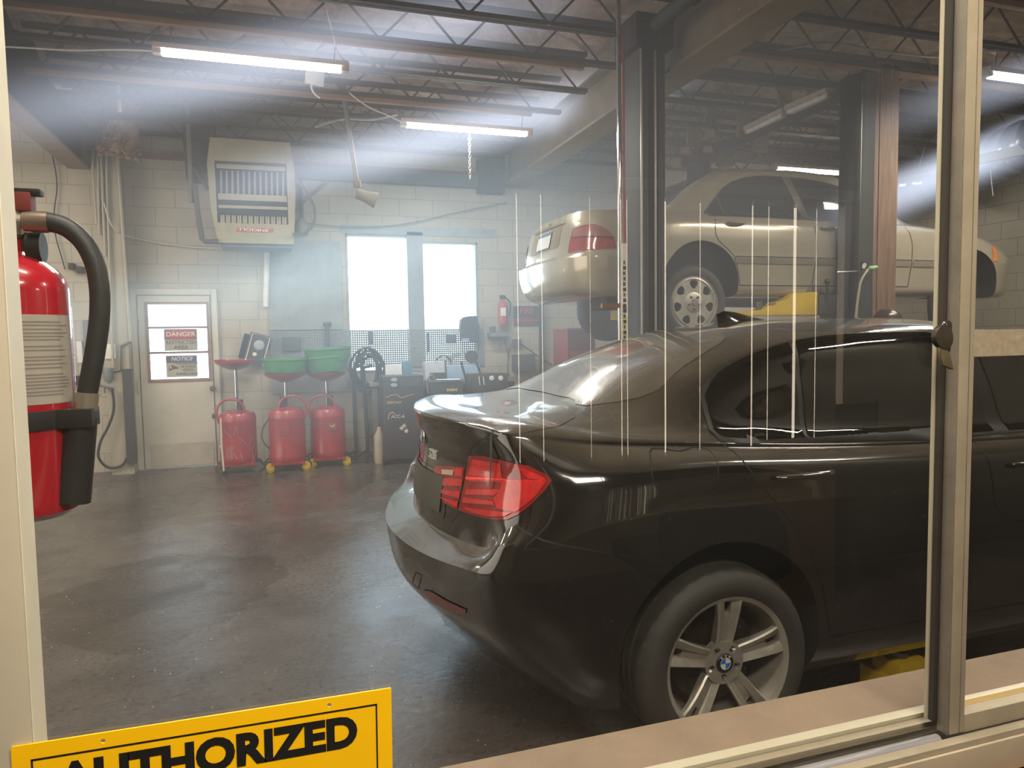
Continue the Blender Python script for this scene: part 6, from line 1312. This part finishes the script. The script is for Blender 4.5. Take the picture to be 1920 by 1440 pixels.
# ducts on the right wall
DUCTB = pm('duct_black', (30, 30, 30), .28, coat=.4, bump=.5, bscale=14); FOIL = pm('foil', (176, 168, 150), .25, metal=.8, bump=.9, bscale=40, var=.3)
def duct(pts, r, label):
    path = spline(pts, 10); rr = [r * (1 + .09 * math.sin(i * 1.3) + .06 * mnoise.noise((i * .7, 1, 2))) for i in range(len(path))]; mb = MB(); mb.tube(path, rr, 20); return tag(mb.build('flexible_duct', DUCTB), label, 'duct')
duct([at(1560, 372, Y=6.6), at(1640, 362, X=7.4), at(1700, 350, X=7.45), at(1760, 342, X=7.45)], .16, 'shiny black flexible duct sagging above the silver car bonnet')
duct([at(1815, 322, X=7.35), at(1860, 300, X=7.2), at(1920, 275, X=7.0), at(2000, 240, X=6.8)], .24, 'shiny black flexible duct bulging at the right edge beyond the mullion')
mb = MB(); mb.tube([at(1800, 330, X=7.4), at(1838, 312, X=7.3)], [.17, .22], 20); tag(mb.build('duct_collar', FOIL), 'crinkled silver foil collar joining the black ducts', 'duct')
mb = MB(); mb.bar(at(1590, 352, Y=6.6), at(1925, 280, X=6.7), .05, .09); tag(mb.build('duct_strap', pm('strap_grey', (112, 108, 98), .5)), 'long grey strip carrying the black ducts', 'strap')
cord('duct_wire', 'thin wire holding up the black duct behind the mullion', [at(1736, 268, X=7.3), at(1722, 318, X=7.3)], .005, CORD)
cord('duct_wire', 'looped white wire hanging by the right duct', [at(1848, 262, X=6.9), at(1856, 300, X=6.9), at(1859, 340, X=6.9), at(1862, 367, X=6.9)], .005, CORD)
mb = MB(); p = at(1863, 84, Y=4.2); mb.add([p + Vector(q) for q in ((-.05, 0, -.06), (.06, .02, -.07), (.02, -.03, -.06), (.0, 0, .06))], [(0, 1, 3), (1, 2, 3), (2, 0, 3), (0, 2, 1)]); tag(mb.build('paper_scrap', PALE), 'torn scrap of white facing hanging above the right strip lamp', 'scrap')
# a pale car outside, washed out by the daylight in the right-hand far window
out_car = dup([o for o in bpy.data.objects if o.parent is None and o.get('label', '').startswith('champagne')][0], (5.5, 13.2, .32), 'pale car parked outside, washed out behind the right far window', math.pi)
mb = MB(); mb.box((-6, YW + .3, .0), (14, 22, .30)); struct(mb, 'pavement', pm('pavement_pale', (190, 188, 182), .8), 'pale pavement outside the far windows')
mb = MB(); a_ = at(501, 460, Y=8.42); b2 = at(498, 575, Y=8.42); mb.tube([a_, b2], .030, 12); tag(mb.build('reflection_strip', pm('reflection_white', (226, 220, 206), .4)), 'white plastic pipe dropping below the heater, ending above the tilted radio', 'pipe')  # white tube painted in for a bright strip reflected in the glass
# ------------------------------------------------------------------ the viewing window between office and workshop
ALU = pm('aluminium_frame', (146, 135, 114), .45, metal=.05, var=.1, scale=18, bump=.06, bscale=90); ALU_L = pm('aluminium_bright', (182, 174, 152), .4, metal=.1, var=.06); ALU_D = pm('aluminium_side', (118, 110, 98), .5, metal=.1, var=.18, scale=20, bump=.1, bscale=60); GASK = pm('gasket', (44, 38, 32), .7); JAMB = pm('jamb_grey', (192, 182, 160), .5, var=.06); JAMBD = pm('jamb_brown', (92, 83, 70), .6, var=.1)
SILLM = pm('sill_stone', (122, 104, 86), .75, var=.16, scale=7, bump=.25, bscale=70); OAK = pm('office_panel', (150, 86, 44), .5, var=.25, scale=4)
wv = thing('window_3', 'aluminium sliding window that looks into the workshop', None, (.85, .75, .8), kind='structure')
def part(name, m, a, b, parent, bev=.0015):
    mb = MB(); mb.box(a, b); return mb.build(name, m, parent, bevel=bev)
XE = 2.6; ZT = 2.35
part('jamb', JAMB, (-.268, .7372, .80), (-.2272, .775, ZT), wv); part('jamb', JAMBD, (-.318, .7372, .76), (-.2695, .80, ZT), wv)
part('jamb_lit_face', pm('lit_jamb_white', (228, 221, 200), .5), (-.2274, .7405, .80), (-.2264, .776, ZT), wv, 0); part('head_rail', ALU, (-.264, .72, ZT), (XE, .79, ZT + .06), wv); part('jamb', JAMB, (XE, .70, .76), (XE + .05, .80, ZT + .06), wv)  # reveal face given a lighter colour so the jamb looks lit
part('sash_edge', ALU_L, (.8660, .762, .812), (.8755, .767, ZT), wv, .0006); part('gasket', GASK, (.8680, .7535, .812), (.8800, .7610, ZT), wv, .0006)
st = part('meeting_stile', ALU_D, (.8742, .7355, .800), (.9030, .7525, ZT), wv, .0012)
part('stile_face', ALU, (.8760, .7330, .802), (.9026, .7354, ZT), st, .0008); mb = MB(); mb.box((.8930, .7322, .803), (.8940, .7332, ZT)); mb.build('stile_groove', ALU_D, st)
# tracks at the foot
part('track', ALU_L, (-.262, .786, .795), (XE, .803, .806), wv); part('track', ALU, (-.262, .772, .790), (XE, .785, .800), wv); part('track_groove', GASK, (-.262, .742, .780), (XE, .7715, .783), wv, 0)
mb = MB(); mb.tube([(-.262, .745, .790), (.868, .745, .790)], .0085, 12); mb.build('track_rod', pm('rod_grey', (150, 148, 150), .35, metal=.4), wv)
part('track', ALU, (-.262, .716, .772), (XE, .731, .800), wv); part('bottom_rail', ALU, (.9035, .7335, .800), (XE, .7525, .826), wv); part('rail_face', pm('front_rail', (176, 160, 136), .45, metal=.15), (-.262, .711, .745), (XE, .7155, .792), wv)
part('rail_strip', pm('strip_yellow', (156, 128, 70), .6), (.9035, .772, .800), (XE, .784, .812), wv)
# glass with the faint dust and reflections of the real pane
def pane_mat():
    m = bpy.data.materials.new('viewing_glass'); N, L = nodes_of(m); out = N['Material Output']; N.remove(N['Principled BSDF'])
    t = N.new('ShaderNodeBsdfTransparent'); t.inputs[0].default_value = (.96, .965, .95, 1); g = N.new('ShaderNodeBsdfGlossy'); g.inputs['Roughness'].default_value = .004; g.inputs[0].default_value = (1, .98, .94, 1)
    d = N.new('ShaderNodeBsdfDiffuse'); d.inputs[0].default_value = (.62, .60, .54, 1); m1 = N.new('ShaderNodeMixShader'); m2 = N.new('ShaderNodeMixShader')
    f = N.new('ShaderNodeLayerWeight'); f.inputs['Blend'].default_value = .5; q = N.new('ShaderNodeMath'); q.operation = 'POWER'; q.inputs[1].default_value = 5; L.new(f.outputs['Facing'], q.inputs[0]); k = N.new('ShaderNodeMath'); k.operation = 'MULTIPLY_ADD'; k.inputs[1].default_value = .85; k.inputs[2].default_value = .075; L.new(q.outputs[0], k.inputs[0]); L.new(k.outputs[0], m1.inputs[0])
    L.new(t.outputs[0], m1.inputs[1]); L.new(g.outputs[0], m1.inputs[2])
    ge = N.new('ShaderNodeNewGeometry'); n1 = N.new('ShaderNodeTexNoise'); n1.inputs['Scale'].default_value = 3; n1.inputs['Detail'].default_value = 6; L.new(ge.outputs['Position'], n1.inputs['Vector'])
    v = N.new('ShaderNodeTexVoronoi'); v.inputs['Scale'].default_value = 55; L.new(ge.outputs['Position'], v.inputs['Vector']); sp = N.new('ShaderNodeMath'); sp.operation = 'LESS_THAN'; sp.inputs[1].default_value = .055; L.new(v.outputs['Distance'], sp.inputs[0])
    mr = N.new('ShaderNodeMapRange'); mr.inputs['From Min'].default_value = .35; mr.inputs['From Max'].default_value = .7; mr.inputs['To Min'].default_value = .005; mr.inputs['To Max'].default_value = .016; L.new(n1.outputs['Fac'], mr.inputs['Value'])
    s2 = N.new('ShaderNodeMath'); s2.operation = 'MULTIPLY_ADD'; s2.inputs[1].default_value = .06; L.new(sp.outputs[0], s2.inputs[0]); L.new(mr.outputs[0], s2.inputs[2])
    L.new(s2.outputs[0], m2.inputs[0]); L.new(m1.outputs[0], m2.inputs[1]); L.new(d.outputs[0], m2.inputs[2]); L.new(m2.outputs[0], out.inputs[0]); return m
PANE = pane_mat()
for nm, x0, x1, y in (('left_pane', -.2272, .8745, .7392), ('right_pane', .9026, XE, .744)):
    me = bpy.data.meshes.new(nm); off = world_loc(wv); me.from_pydata([Vector(v) - off for v in ((x0, y, .80), (x1, y, .80), (x1, y, ZT), (x0, y, ZT))], [], [(0, 1, 2, 3)]); me.materials.append(PANE); o = bpy.data.objects.new(nm.split('_')[1] + '_glass' if False else 'window_pane', me); COL.objects.link(o); o.parent = wv
# latch on the stile
p = at(1758, 634, Y=.731); t = thing('sash_latch', 'dark bronze crescent latch screwed to the window stile', 'latch', p); BRZ = pm('latch_bronze', (58, 52, 42), .4, metal=.3, var=.2, scale=40); BRS = pm('latch_brass', (126, 116, 88), .3, metal=.7, var=.1)
ls = lambda u, v, Y=.731: ((at(u, v, Y=Y).x - p.x), (at(u, v, Y=Y).z - p.z)); lz2 = lambda L_: [ls(1720 + a / 9.0, 560 + b_ / 9.0) for a, b_ in L_]
mb = MB(); mb.M = facing(p); mb.prism(sm(lz2([(440, 390), (490, 365), (540, 400), (548, 560), (530, 700), (520, 880), (480, 945), (420, 920), (400, 850), (480, 700), (480, 560), (430, 470)]), 4), .003); mb.build('latch_plate', BRZ, t, bevel=.0005)
mb = MB(); mb.M = facing(p) @ Matrix.Translation((0, 0, .003)); mb.prism(sm(lz2([(350, 440), (420, 480), (478, 600), (480, 720), (400, 850), (300, 830), (215, 740), (195, 640), (230, 530), (290, 465)]), 4), .008); mb.build('latch_cam', BRZ, t, bevel=.002)
mb = MB(); mb.M = facing(p) @ Matrix.Translation((0, 0, .004)); mb.prism(lz2([(290, 820), (400, 855), (450, 960), (505, 1195), (330, 1120), (295, 1000)]), .006); mb.build('latch_lever', BRS, t, bevel=.001)
for a, b_ in ((462, 425), (432, 870)):
    q = at(1720 + a / 9, 560 + b_ / 9, Y=.727); mb = MB(); mb.M = facing(q); mb.lathe([(.0005, .0012), (.0022, .0014), (.0034, .0004), (.0034, -.001)], n=16); mb.build('screw', CHROME, t)
# beige textured rail of the right sash
mb = MB(); mb.box((.9030, .747, at(1850, 668, Y=.75).z), (XE, .757, at(1850, 618, Y=.75).z)); tag(mb.build('sash_crossrail', pm('crossrail_beige', (160, 145, 122), .9, var=.16, scale=120, bump=.05, bscale=200)), 'speckled beige felt strip across the right sash of the viewing window', 'strip')
# sill slab and the office-side wall
mb = MB(); mb.box((-.57, .8035, .765), (XE + .2, .908, .7965)); o = mb.build('trim_8', SILLM, bevel=.003); tag(o, 'dusty brown sill slab on the workshop side of the window', None, None, 'structure')
mb = MB(); mb.box((XL - .2, .72, 0), (XR + .2, .90, .764)); o = mb.build('wall_front', pm('front_block', (112, 106, 98), .7)); tag(o, 'brown panelled wall under the viewing window', None, None, 'structure')
mb = MB(); mb.box((XL - .2, .72, .765), (-.319, .90, 4.1)); mb.box((XE + .05, .72, .765), (XR + .2, .90, 4.1)); mb.box((-.319, .72, ZT + .06), (XE + .05, .90, 4.1)); o = mb.build('wall_front_upper', pm('front_wall_grey', (120, 114, 104), .7)); tag(o, 'tan wall around the viewing window', None, None, 'structure')
mb = MB(); mb.box((-2.5, .700, 0), (XE, .7105, .742)); o = mb.build('trim_9', OAK); tag(o, 'brown wood panel under the window rail on the office side', None, None, 'structure')
mb = MB(); mb.box((-.72, .90, 0), (-.58, 1.80, 3.4)); o = mb.build('wall_return', BLOCK_R); tag(o, 'short block return wall left of the viewing window', None, None, 'structure')
# yellow sign on the inside of the glass
YS_ = pm('safety_yellow', (250, 192, 5), .45, var=.05, scale=5); a_ = at(18, 1400, Y=.7365); b2 = at(731, 1289, Y=.7365); w = b2.x - a_.x; h = w * .72; c_ = Vector(((a_.x + b2.x) / 2, .7368, (a_.z + b2.z) / 2 - h / 2))
mb = MB(); mb.M = facing(c_) @ Matrix.Rotation(math.atan2(b2.z - a_.z, w), 4, 'Z'); MS = mb.M.copy()
mb.prism(rrect(-w / 2, -h / 2, w / 2, h / 2, .0012), .0018, None, [circ(-w * .285, h * .468, .0022, 12), circ(w * .315, h * .468, .0022, 12)]); sg = mb.build('yellow_sign', YS_, None, origin=c_); tag(sg, 'yellow plastic sign with bold black AUTHORIZED lettering, standing against the glass', 'sign')
fr_ = .0016; bx = w * .456; by = h * .442
for a, b_ in (((-bx, by - fr_), (bx, by)), ((-bx, -by), (bx, -by + fr_)), ((-bx, -by), (-bx + fr_, by)), ((bx - fr_, -by), (bx, by))):
    mb = MB(); mb.M = MS @ Matrix.Translation((0, 0, .0019)); mb.box((a[0], a[1], 0), (b_[0], b_[1], .0003)); mb.build('border_line', INKD, sg)
for txt, y_, s_ in (('AUTHORIZED', .335, .0438), ('PERSONNEL', .09, .0438), ('ONLY', -.19, .060)):
    mb = MB(); mb.M = MS @ Matrix.Translation((.0, 0, .0019)); mb.text(txt, s_ * w / .348, Matrix.Translation((0, h * y_, .0003)), .0004, .046, 0, 1.0); mb.build('lettering', INKD, sg)
# fire extinguisher on the return wall
EXR = pm('extinguisher_red', (176, 20, 38), .22, coat=1., var=.04); Ye = 1.56; cx = -.470; re = .095
zb = at(100, 962, Y=Ye).z; zs = at(128, 530, Y=Ye).z - .02; t = thing('fire_extinguisher', 'large red fire extinguisher with a black hose, close behind the left window frame', 'fire extinguisher', (cx, Ye, zb))
dome = [(re * math.cos(R(a)), zs + re * .78 * math.sin(R(a))) for a in range(0, 76, 7)]
mb = MB(); mb.lathe([(.0005, zb), (re * .8, zb), (re * .97, zb + .012), (re, zb + .03), (re, zs)] + dome[1:] + [(.026, zs + re * .80), (.026, zs + .125), (.0005, zs + .125)], (cx, Ye, 0), 'Z', 64); mb.build('cylinder', EXR, t)
a0, a1 = R(-95), R(-8); mb = MB(); zl0, zl1 = at(110, 752, Y=Ye).z, at(110, 592, Y=Ye).z
mb.lathe([(re + .0006, zl0), (re + .0006, zl1)], (cx, Ye, 0), 'Z', 24, a0, a1); lb = mb.build('instruction_label', pm('label_white', (178, 170, 158), .5), t, recalc=False)
random.seed(2); z = zl1 - .012
while z > zl0 + .01:
    h_ = .0022; mb = MB(); e_ = a1 - R(4) - random.random() * R(14); mb.lathe([(re + .0010, z - h_), (re + .0010, z)], (cx, Ye, 0), 'Z', 18, a0 + R(6), e_); mb.build('text_line', pm('label_grey', (136, 129, 122), .6), lb, recalc=False); z -= random.choice((.006, .006, .007, .012))
VAL = pm('valve_metal', (176, 168, 152), .35, metal=.7, var=.1); hz = at(45, 418, Y=Ye).z
mb = MB(); mb.lathe([(.03, zs + .10), (.034, zs + .105), (.034, zs + .13), (.028, zs + .135), (.022, zs + .19), (.0005, zs + .19)], (cx, Ye, 0), 'Z', 24); mb.build('valve', VAL, t)
mb = MB(); mb.box((cx - .02, Ye - .018, hz + .02), (cx + .045, Ye + .018, hz + .055)); mb.build('handle_grip', pm('grip_red', (120, 40, 36), .5), t, bevel=.005); mb = MB(); mb.box((cx - .02, Ye - .014, hz + .05), (cx + .06, Ye + .014, hz + .062)); mb.build('lever', BLACK, t, bevel=.004)
mb = MB(); q = at(58, 452, Y=Ye); mb.lathe([(.0005, -.012), (.028, -.012), (.028, .012), (.0005, .012)], (cx + .045, Ye, hz - .045), 'X', 24); mb.build('gauge', BLACK, t)
hp_ = [(50, 416), (88, 416), (120, 424), (150, 446), (175, 487), (186, 535), (187, 590), (180, 650), (170, 705), (161, 752)]
hpts = [at(u, v, Y=Ye - .03) for u, v in hp_]
mb = MB(); mb.tube(spline(hpts[1:], 7), .0178, 16); mb.build('hose', pm('ext_hose', (44, 46, 46), .5, bump=.1), t)
mb = MB(); mb.tube([at(44, 416, Y=Ye - .03), at(66, 416, Y=Ye - .03), at(92, 417, Y=Ye - .03)], [.017, .0195, .0195], 18); mb.build('ferrule', pm('ferrule_metal', (150, 132, 118), .35, metal=.7), t)
mb = MB(); mb.tube([at(163, 736, Y=Ye - .03), at(160, 768, Y=Ye - .03)], .0205, 18); mb.build('ferrule', VAL, t)
zk0, zk1 = at(110, 798, Y=Ye).z, at(110, 764, Y=Ye).z
mb = MB(); mb.lathe([(re + .004, zk0), (re + .004, zk1), (re - .002, zk1), (re - .002, zk0), (re + .004, zk0)], (cx, Ye, 0), 'Z', 48); q = at(150, 780, Y=Ye - .03); mb.box((cx + .05, q.y - .032, zk0), (at(180, 780, Y=Ye - .03).x, q.y + .032, zk1)); mb.build('strap_bracket', pm('strap_black', (30, 30, 30), .5), t, bevel=.002)
top = at(152, 790, Y=Ye - .03); bot = at(134, 940, Y=Ye - .03); ax = (bot - top).normalized(); Mr = Matrix.Translation(top) @ Vector((0, 0, 1)).rotation_difference(ax).to_matrix().to_4x4(); l_ = (bot - top).length
mb = MB(); mb.M = Mr; mb.lathe([(.0005, -.01), (.026, -.01), (.028, l_ * .1), (.0325, l_), (.0295, l_), (.026, l_ * .15), (.0005, l_ * .15)], n=28); mb.build('nozzle_horn', pm('horn_black', (36, 36, 36), .45), t)
mb = MB(); mb.box((-.58, Ye - .05, zb + .12), (cx - .09, Ye + .05, zs)); mb.build('wall_bracket', STEEL, t)
# ------------------------------------------------------------------ the office behind the viewer (seen only as a reflection in the panes)
OW = pm('office_wall', (116, 109, 97), .7); YO = -2.2
bz = .66; bx0, bx1 = 1.15, 3.42
mb = MB()
for a, b_ in (((-2.5, 0), (bx0, 2.7)), ((bx0, 0), (bx1, bz)), ((bx0, 2.15), (bx1, 2.7)), ((bx1, 0), (6.5, 2.7))): mb.box((a[0], YO - .1, a[1]), (b_[0], YO, b_[1]))
o = mb.build('wall_office_back', OW); tag(o, 'tan office wall behind the viewer', None, None, 'structure')
for nm, a, b_ in (('wall_office_left', (-2.6, YO, 0), (-2.5, .72, 2.7)), ('wall_office_right', (6.5, YO, 0), (6.6, .72, 2.7))):
    mb = MB(); mb.box(a, b_); o = mb.build(nm, OW); tag(o, 'tan office side wall', None, None, 'structure')
mb = MB(); mb.box((-2.6, YO - .1, 2.7), (6.6, .72, 2.8)); o = mb.build('ceiling_office', pm('office_ceiling', (120, 116, 108), .8)); tag(o, 'pale office ceiling', None, None, 'structure')
mb = MB(); mb.box((-2.6, YO - .1, -.05), (6.6, .72, 0)); o = mb.build('floor_office', pm('office_floor', (70, 56, 46), .7)); tag(o, 'dark office floor', None, None, 'structure')
t = thing('vertical_blind', 'beige vertical blind across the sunlit office window behind the viewer', 'blind', ((bx0 + bx1) / 2, YO + .04, bz)); SLAT = pm('blind_slat', (118, 106, 88), .8)
gaps = [(965, .006), (1010, .006), (1100, .004), (1158, .007), (1169, .006), (1240, .012), (1305, .007), (1402, .012), (1432, .008), (1481, .024), (1521, .008), (1567, .055)]
gx_ = [(at(u, 500, Y=3.7).x, g_) for u, g_ in gaps]; e_ = bx0 - .02
for x, g_ in gx_ + [(bx1 + .05, .0)]:
    mb = MB(); mb.box((e_, YO + .02, bz - .03), (x - g_ / 2, YO + .024, 2.2)); mb.build('slat', SLAT, t); e_ = x + g_ / 2
mb = MB(); mb.box((bx0 - .05, YO + .005, 2.18), (bx1 + .05, YO + .06, 2.24)); mb.build('head_rail', WHITE, t)
mb = MB(); mb.box((2.34, -1.42, 0), (2.36, -1.40, .1)); 
mb = MB(); a_ = at(1490, 830, Y=2.9); b2 = at(1558, 1080, Y=2.9); mb.box((a_.x, -1.7, .0), (b2.x, -1.4, .80)); tag(mb.build('office_cabinet', pm('cabinet_brown', (118, 92, 70), .6), bevel=.004), 'narrow tan cabinet in the office behind the viewer', 'cabinet')
t = thing('office_monitor', 'dark monitor on a desk in the office behind the viewer', 'monitor', (3.35, -1.6, .75)); a_ = at(1568, 758, Y=3.1); b2 = at(1640, 830, Y=3.1)
mb = MB(); mb.box((a_.x, -1.63, b2.z), (b2.x, -1.6, a_.z)); mb.build('screen', BLACK, t, bevel=.004); mb = MB(); xm = (a_.x + b2.x) / 2; mb.box((xm - .03, -1.66, .72), (xm + .03, -1.63, a_.z - .05)); mb.box((xm - .1, -1.72, .72), (xm + .1, -1.58, .735)); mb.build('stand', BLACK, t)
t = thing('office_desk', 'dark brown desk in the office behind the viewer', 'desk', (3.2, -1.7, 0)); mb = MB(); mb.box((2.75, -2.1, .68), (5.6, -1.4, .72)); mb.build('desk_top', pm('desk_brown', (52, 34, 26), .5), t)
for x in (2.8, 5.55): mb = MB(); mb.box((x - .03, -2.05, 0), (x + .03, -1.45, .68)); mb.build('leg', pm('desk_brown', (52, 34, 26), .5), t)
t = thing('office_chair', 'navy padded chair with a rounded back in the office behind the viewer', 'chair', (1.95, -.9, 0)); NAVY = pm('navy_cloth', (22, 27, 40), .9, var=.15)
ch = [(at(u, v, Y=2.35).x, at(u, v, Y=2.35).z) for u, v in ((1250, 985), (1262, 968), (1300, 953), (1360, 946), (1410, 945), (1425, 952), (1450, 958), (1466, 985), (1474, 1030), (1478, 1075))]
c0 = Vector((ch[3][0], -.85, ch[3][1])); pol = [(x - c0.x, z - c0.z) for x, z in ch] + [(ch[-1][0] - c0.x, .44 - c0.z), (ch[0][0] - c0.x, .44 - c0.z)]
mb = MB(); mb.M = basis(c0, (1, 0, 0), (0, 0, 1)); mb.prism(pol, .09); mb.build('backrest', NAVY, t, bevel=.02)
mb = MB(); mb.box((ch[0][0] + .02, -1.4, .38), (ch[-1][0] - .02, -.85, .46)); mb.build('seat', NAVY, t, bevel=.03)
xm = (ch[0][0] + ch[-1][0]) / 2; mb = MB(); mb.tube([(xm, -1.12, .06), (xm, -1.12, .38)], .03, 10); mb.build('column', BLACK, t)
for k in range(5): a0 = R(72 * k); mb = MB(); mb.tube([(xm, -1.12, .07), (xm + .27 * math.cos(a0), -1.12 + .27 * math.sin(a0), .04)], .018, 8); mb.build('leg', BLACK, t)
# ------------------------------------------------------------------ light
def area(name, loc, rot, sx, sy, p, col=(1, 1, 1), spread=None):
    d = bpy.data.lights.new(name, 'AREA'); d.shape = 'RECTANGLE'; d.size = sx; d.size_y = sy; d.energy = p; d.color = col
    if spread: d.spread = R(spread)
    o = bpy.data.objects.new(name, d); COL.objects.link(o); o.location = loc; o.rotation_euler = tuple(R(a) for a in rot); return o
for (x0, x1, y, z) in LAMPS: area('strip_and_fill_light', ((x0 + x1) / 2, y, z - .05), (0, 0, 0), x1 - x0, .06, 30, (1., .93, .82))
for x, y in ((-3.2, 4.0), (-3.2, 6.8), (.1, 4.1), (4.8, 3.5), (-.1, 1.2), (3.6, 1.35)): area('strip_and_fill_light', (x, y, 3.25), (0, 0, 0), 1.2, .1, 44, (1., .91, .78))  # unseen fill lights added to brighten the hall, no lamps here
for W in (W1, W2): area('window_light', ((W[0] + W[1]) / 2, YW + .35, (W[2] + W[3]) / 2), (90, 0, 0), W[1] - W[0], W[3] - W[2], 130, (.66, .83, 1.))
area('door_light', ((wx0 + wx1) / 2, YW + .3, (wz0 + wz1) / 2), (90, 0, 0), wx1 - wx0, wz1 - wz0, 5, (.9, .95, 1.))
area('bay_fill_light', (-4.4, 4.6, 1.9), (0, -90, 0), 3.2, 4.5, 95, (1., .90, .78))  # added fill standing in for daylight from an unseen left bay
area('office_light', (.35, -.15, 2.66), (0, 0, 0), 1.2, .5, 80, (1., .90, .76))
area('office_light', (5.2, -.8, 2.66), (0, 0, 0), 1.0, .5, 60, (1., .90, .76))
# daylight
w = bpy.data.worlds.new('daylight'); SC.world = w; w.use_nodes = True; N = w.node_tree.nodes; L = w.node_tree.links; bg = N['Background']
bg.inputs[0].default_value = (.66, .83, 1., 1); bg.inputs[1].default_value = 6.5
# blue open sky on the far side of the building, warm sunlit haze on the office side
tcw = N.new('ShaderNodeTexCoord'); spw = N.new('ShaderNodeSeparateXYZ'); L.new(tcw.outputs['Generated'], spw.inputs[0]); rw = N.new('ShaderNodeValToRGB'); mw = N.new('ShaderNodeMapRange'); mw.inputs['From Min'].default_value = -1; L.new(spw.outputs['Y'], mw.inputs['Value']); L.new(mw.outputs[0], rw.inputs[0])
rw.color_ramp.elements[0].position = .35; rw.color_ramp.elements[1].position = .6; rw.color_ramp.elements[0].color = (1.15, .98, .78, 1); rw.color_ramp.elements[1].color = (.66, .83, 1., 1); L.new(rw.outputs[0], bg.inputs[0])
# ------------------------------------------------------------------ haze painted with emissive volumes: flare streaks at lamps, veil at windows
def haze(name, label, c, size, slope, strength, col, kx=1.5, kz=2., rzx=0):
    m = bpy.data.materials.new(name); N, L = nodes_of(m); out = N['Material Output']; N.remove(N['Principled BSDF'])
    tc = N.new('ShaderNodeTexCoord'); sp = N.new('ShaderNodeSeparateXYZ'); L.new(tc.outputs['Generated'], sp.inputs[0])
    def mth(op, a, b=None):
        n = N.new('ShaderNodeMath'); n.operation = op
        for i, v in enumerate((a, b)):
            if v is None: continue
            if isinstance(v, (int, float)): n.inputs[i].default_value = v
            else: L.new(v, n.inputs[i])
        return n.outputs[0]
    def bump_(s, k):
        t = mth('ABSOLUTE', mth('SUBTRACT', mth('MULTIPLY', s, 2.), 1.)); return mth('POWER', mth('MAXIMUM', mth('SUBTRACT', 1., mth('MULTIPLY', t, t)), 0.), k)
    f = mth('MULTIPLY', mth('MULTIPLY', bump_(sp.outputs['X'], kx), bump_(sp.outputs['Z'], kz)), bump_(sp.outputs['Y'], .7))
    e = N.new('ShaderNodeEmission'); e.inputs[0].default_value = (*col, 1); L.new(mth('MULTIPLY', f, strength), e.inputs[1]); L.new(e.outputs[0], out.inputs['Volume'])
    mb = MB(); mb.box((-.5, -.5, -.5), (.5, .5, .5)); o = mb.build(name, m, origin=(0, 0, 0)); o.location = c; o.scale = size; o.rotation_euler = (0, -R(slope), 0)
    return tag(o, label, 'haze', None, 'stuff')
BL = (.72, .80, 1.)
x = lambda i: ((LAMPS[i][0] + LAMPS[i][1]) / 2, LAMPS[i][2], LAMPS[i][3])
haze('lamp_flare_glow', 'bluish haze streak around the lamp nearest the heater', Vector(x(0)) + Vector((.25, 0, .02)), (5.0, 1.0, .50), 17, 1.15, BL)  # lens flare streak painted as an emissive volume
haze('lamp_flare_glow', 'bluish haze streak around the middle lamp', Vector(x(1)) + Vector((.0, 0, -.02)), (5.4, 1.0, .55), 17, 1.15, BL)  # lens flare streak painted as an emissive volume
haze('lamp_flare_glow', 'bluish haze streak around the lamp above the silver car', Vector((x(2)[0] + .1, 5.2, 2.95)), (4.8, 1.0, .52), 21, 1.1, BL)  # lens flare streak painted as an emissive volume
haze('lamp_flare_glow', 'bluish haze streak around the right lamp beyond the mullion', Vector(x(3)) + Vector((-.2, 0, 0)), (3.2, .8, .42), 17, .40, BL)  # lens flare streak painted as an emissive volume
haze('window_haze', 'pale blue haze glowing in front of the far windows', ((W1[0] + W2[1]) / 2 - .2, 7.0, 2.0), (5.2, 2.0, 2.9), 14, .16, (.50, .78, 1.), 1.2, 1.2)  # veil of window glare painted as an emissive volume
haze('window_haze', 'pale haze beam spreading from the windows towards the left wall', (-.3, 7.3, 1.9), (4.8, 1.4, .9), 15, .22, (.62, .86, 1.), 1., 1.6)  # veil of window glare painted as an emissive volume
haze('room_glow', 'thin grey haze hanging through the middle of the workshop', (1.4, 5.0, 2.0), (7.5, 5.0, 3.6), 0, .04, (.95, .95, .95), 1., .6)  # veiling glow painted as an emissive volume, no real haze
SC.view_settings.view_transform = 'Standard'; SC.view_settings.look = 'None'; SC.view_settings.exposure = 0
SC.cycles.use_denoising = True; SC.cycles.use_adaptive_sampling = True; SC.cycles.adaptive_threshold = .05; SC.cycles.diffuse_bounces = 3; SC.cycles.glossy_bounces = 4; SC.cycles.transmission_bounces = 4; SC.cycles.max_bounces = 8; SC.cycles.transparent_max_bounces = 16; SC.cycles.volume_max_steps = 14; SC.cycles.volume_step_rate = 8.; SC.cycles.sample_clamp_indirect = 6; SC.cycles.caustics_reflective = False; SC.cycles.caustics_refractive = False
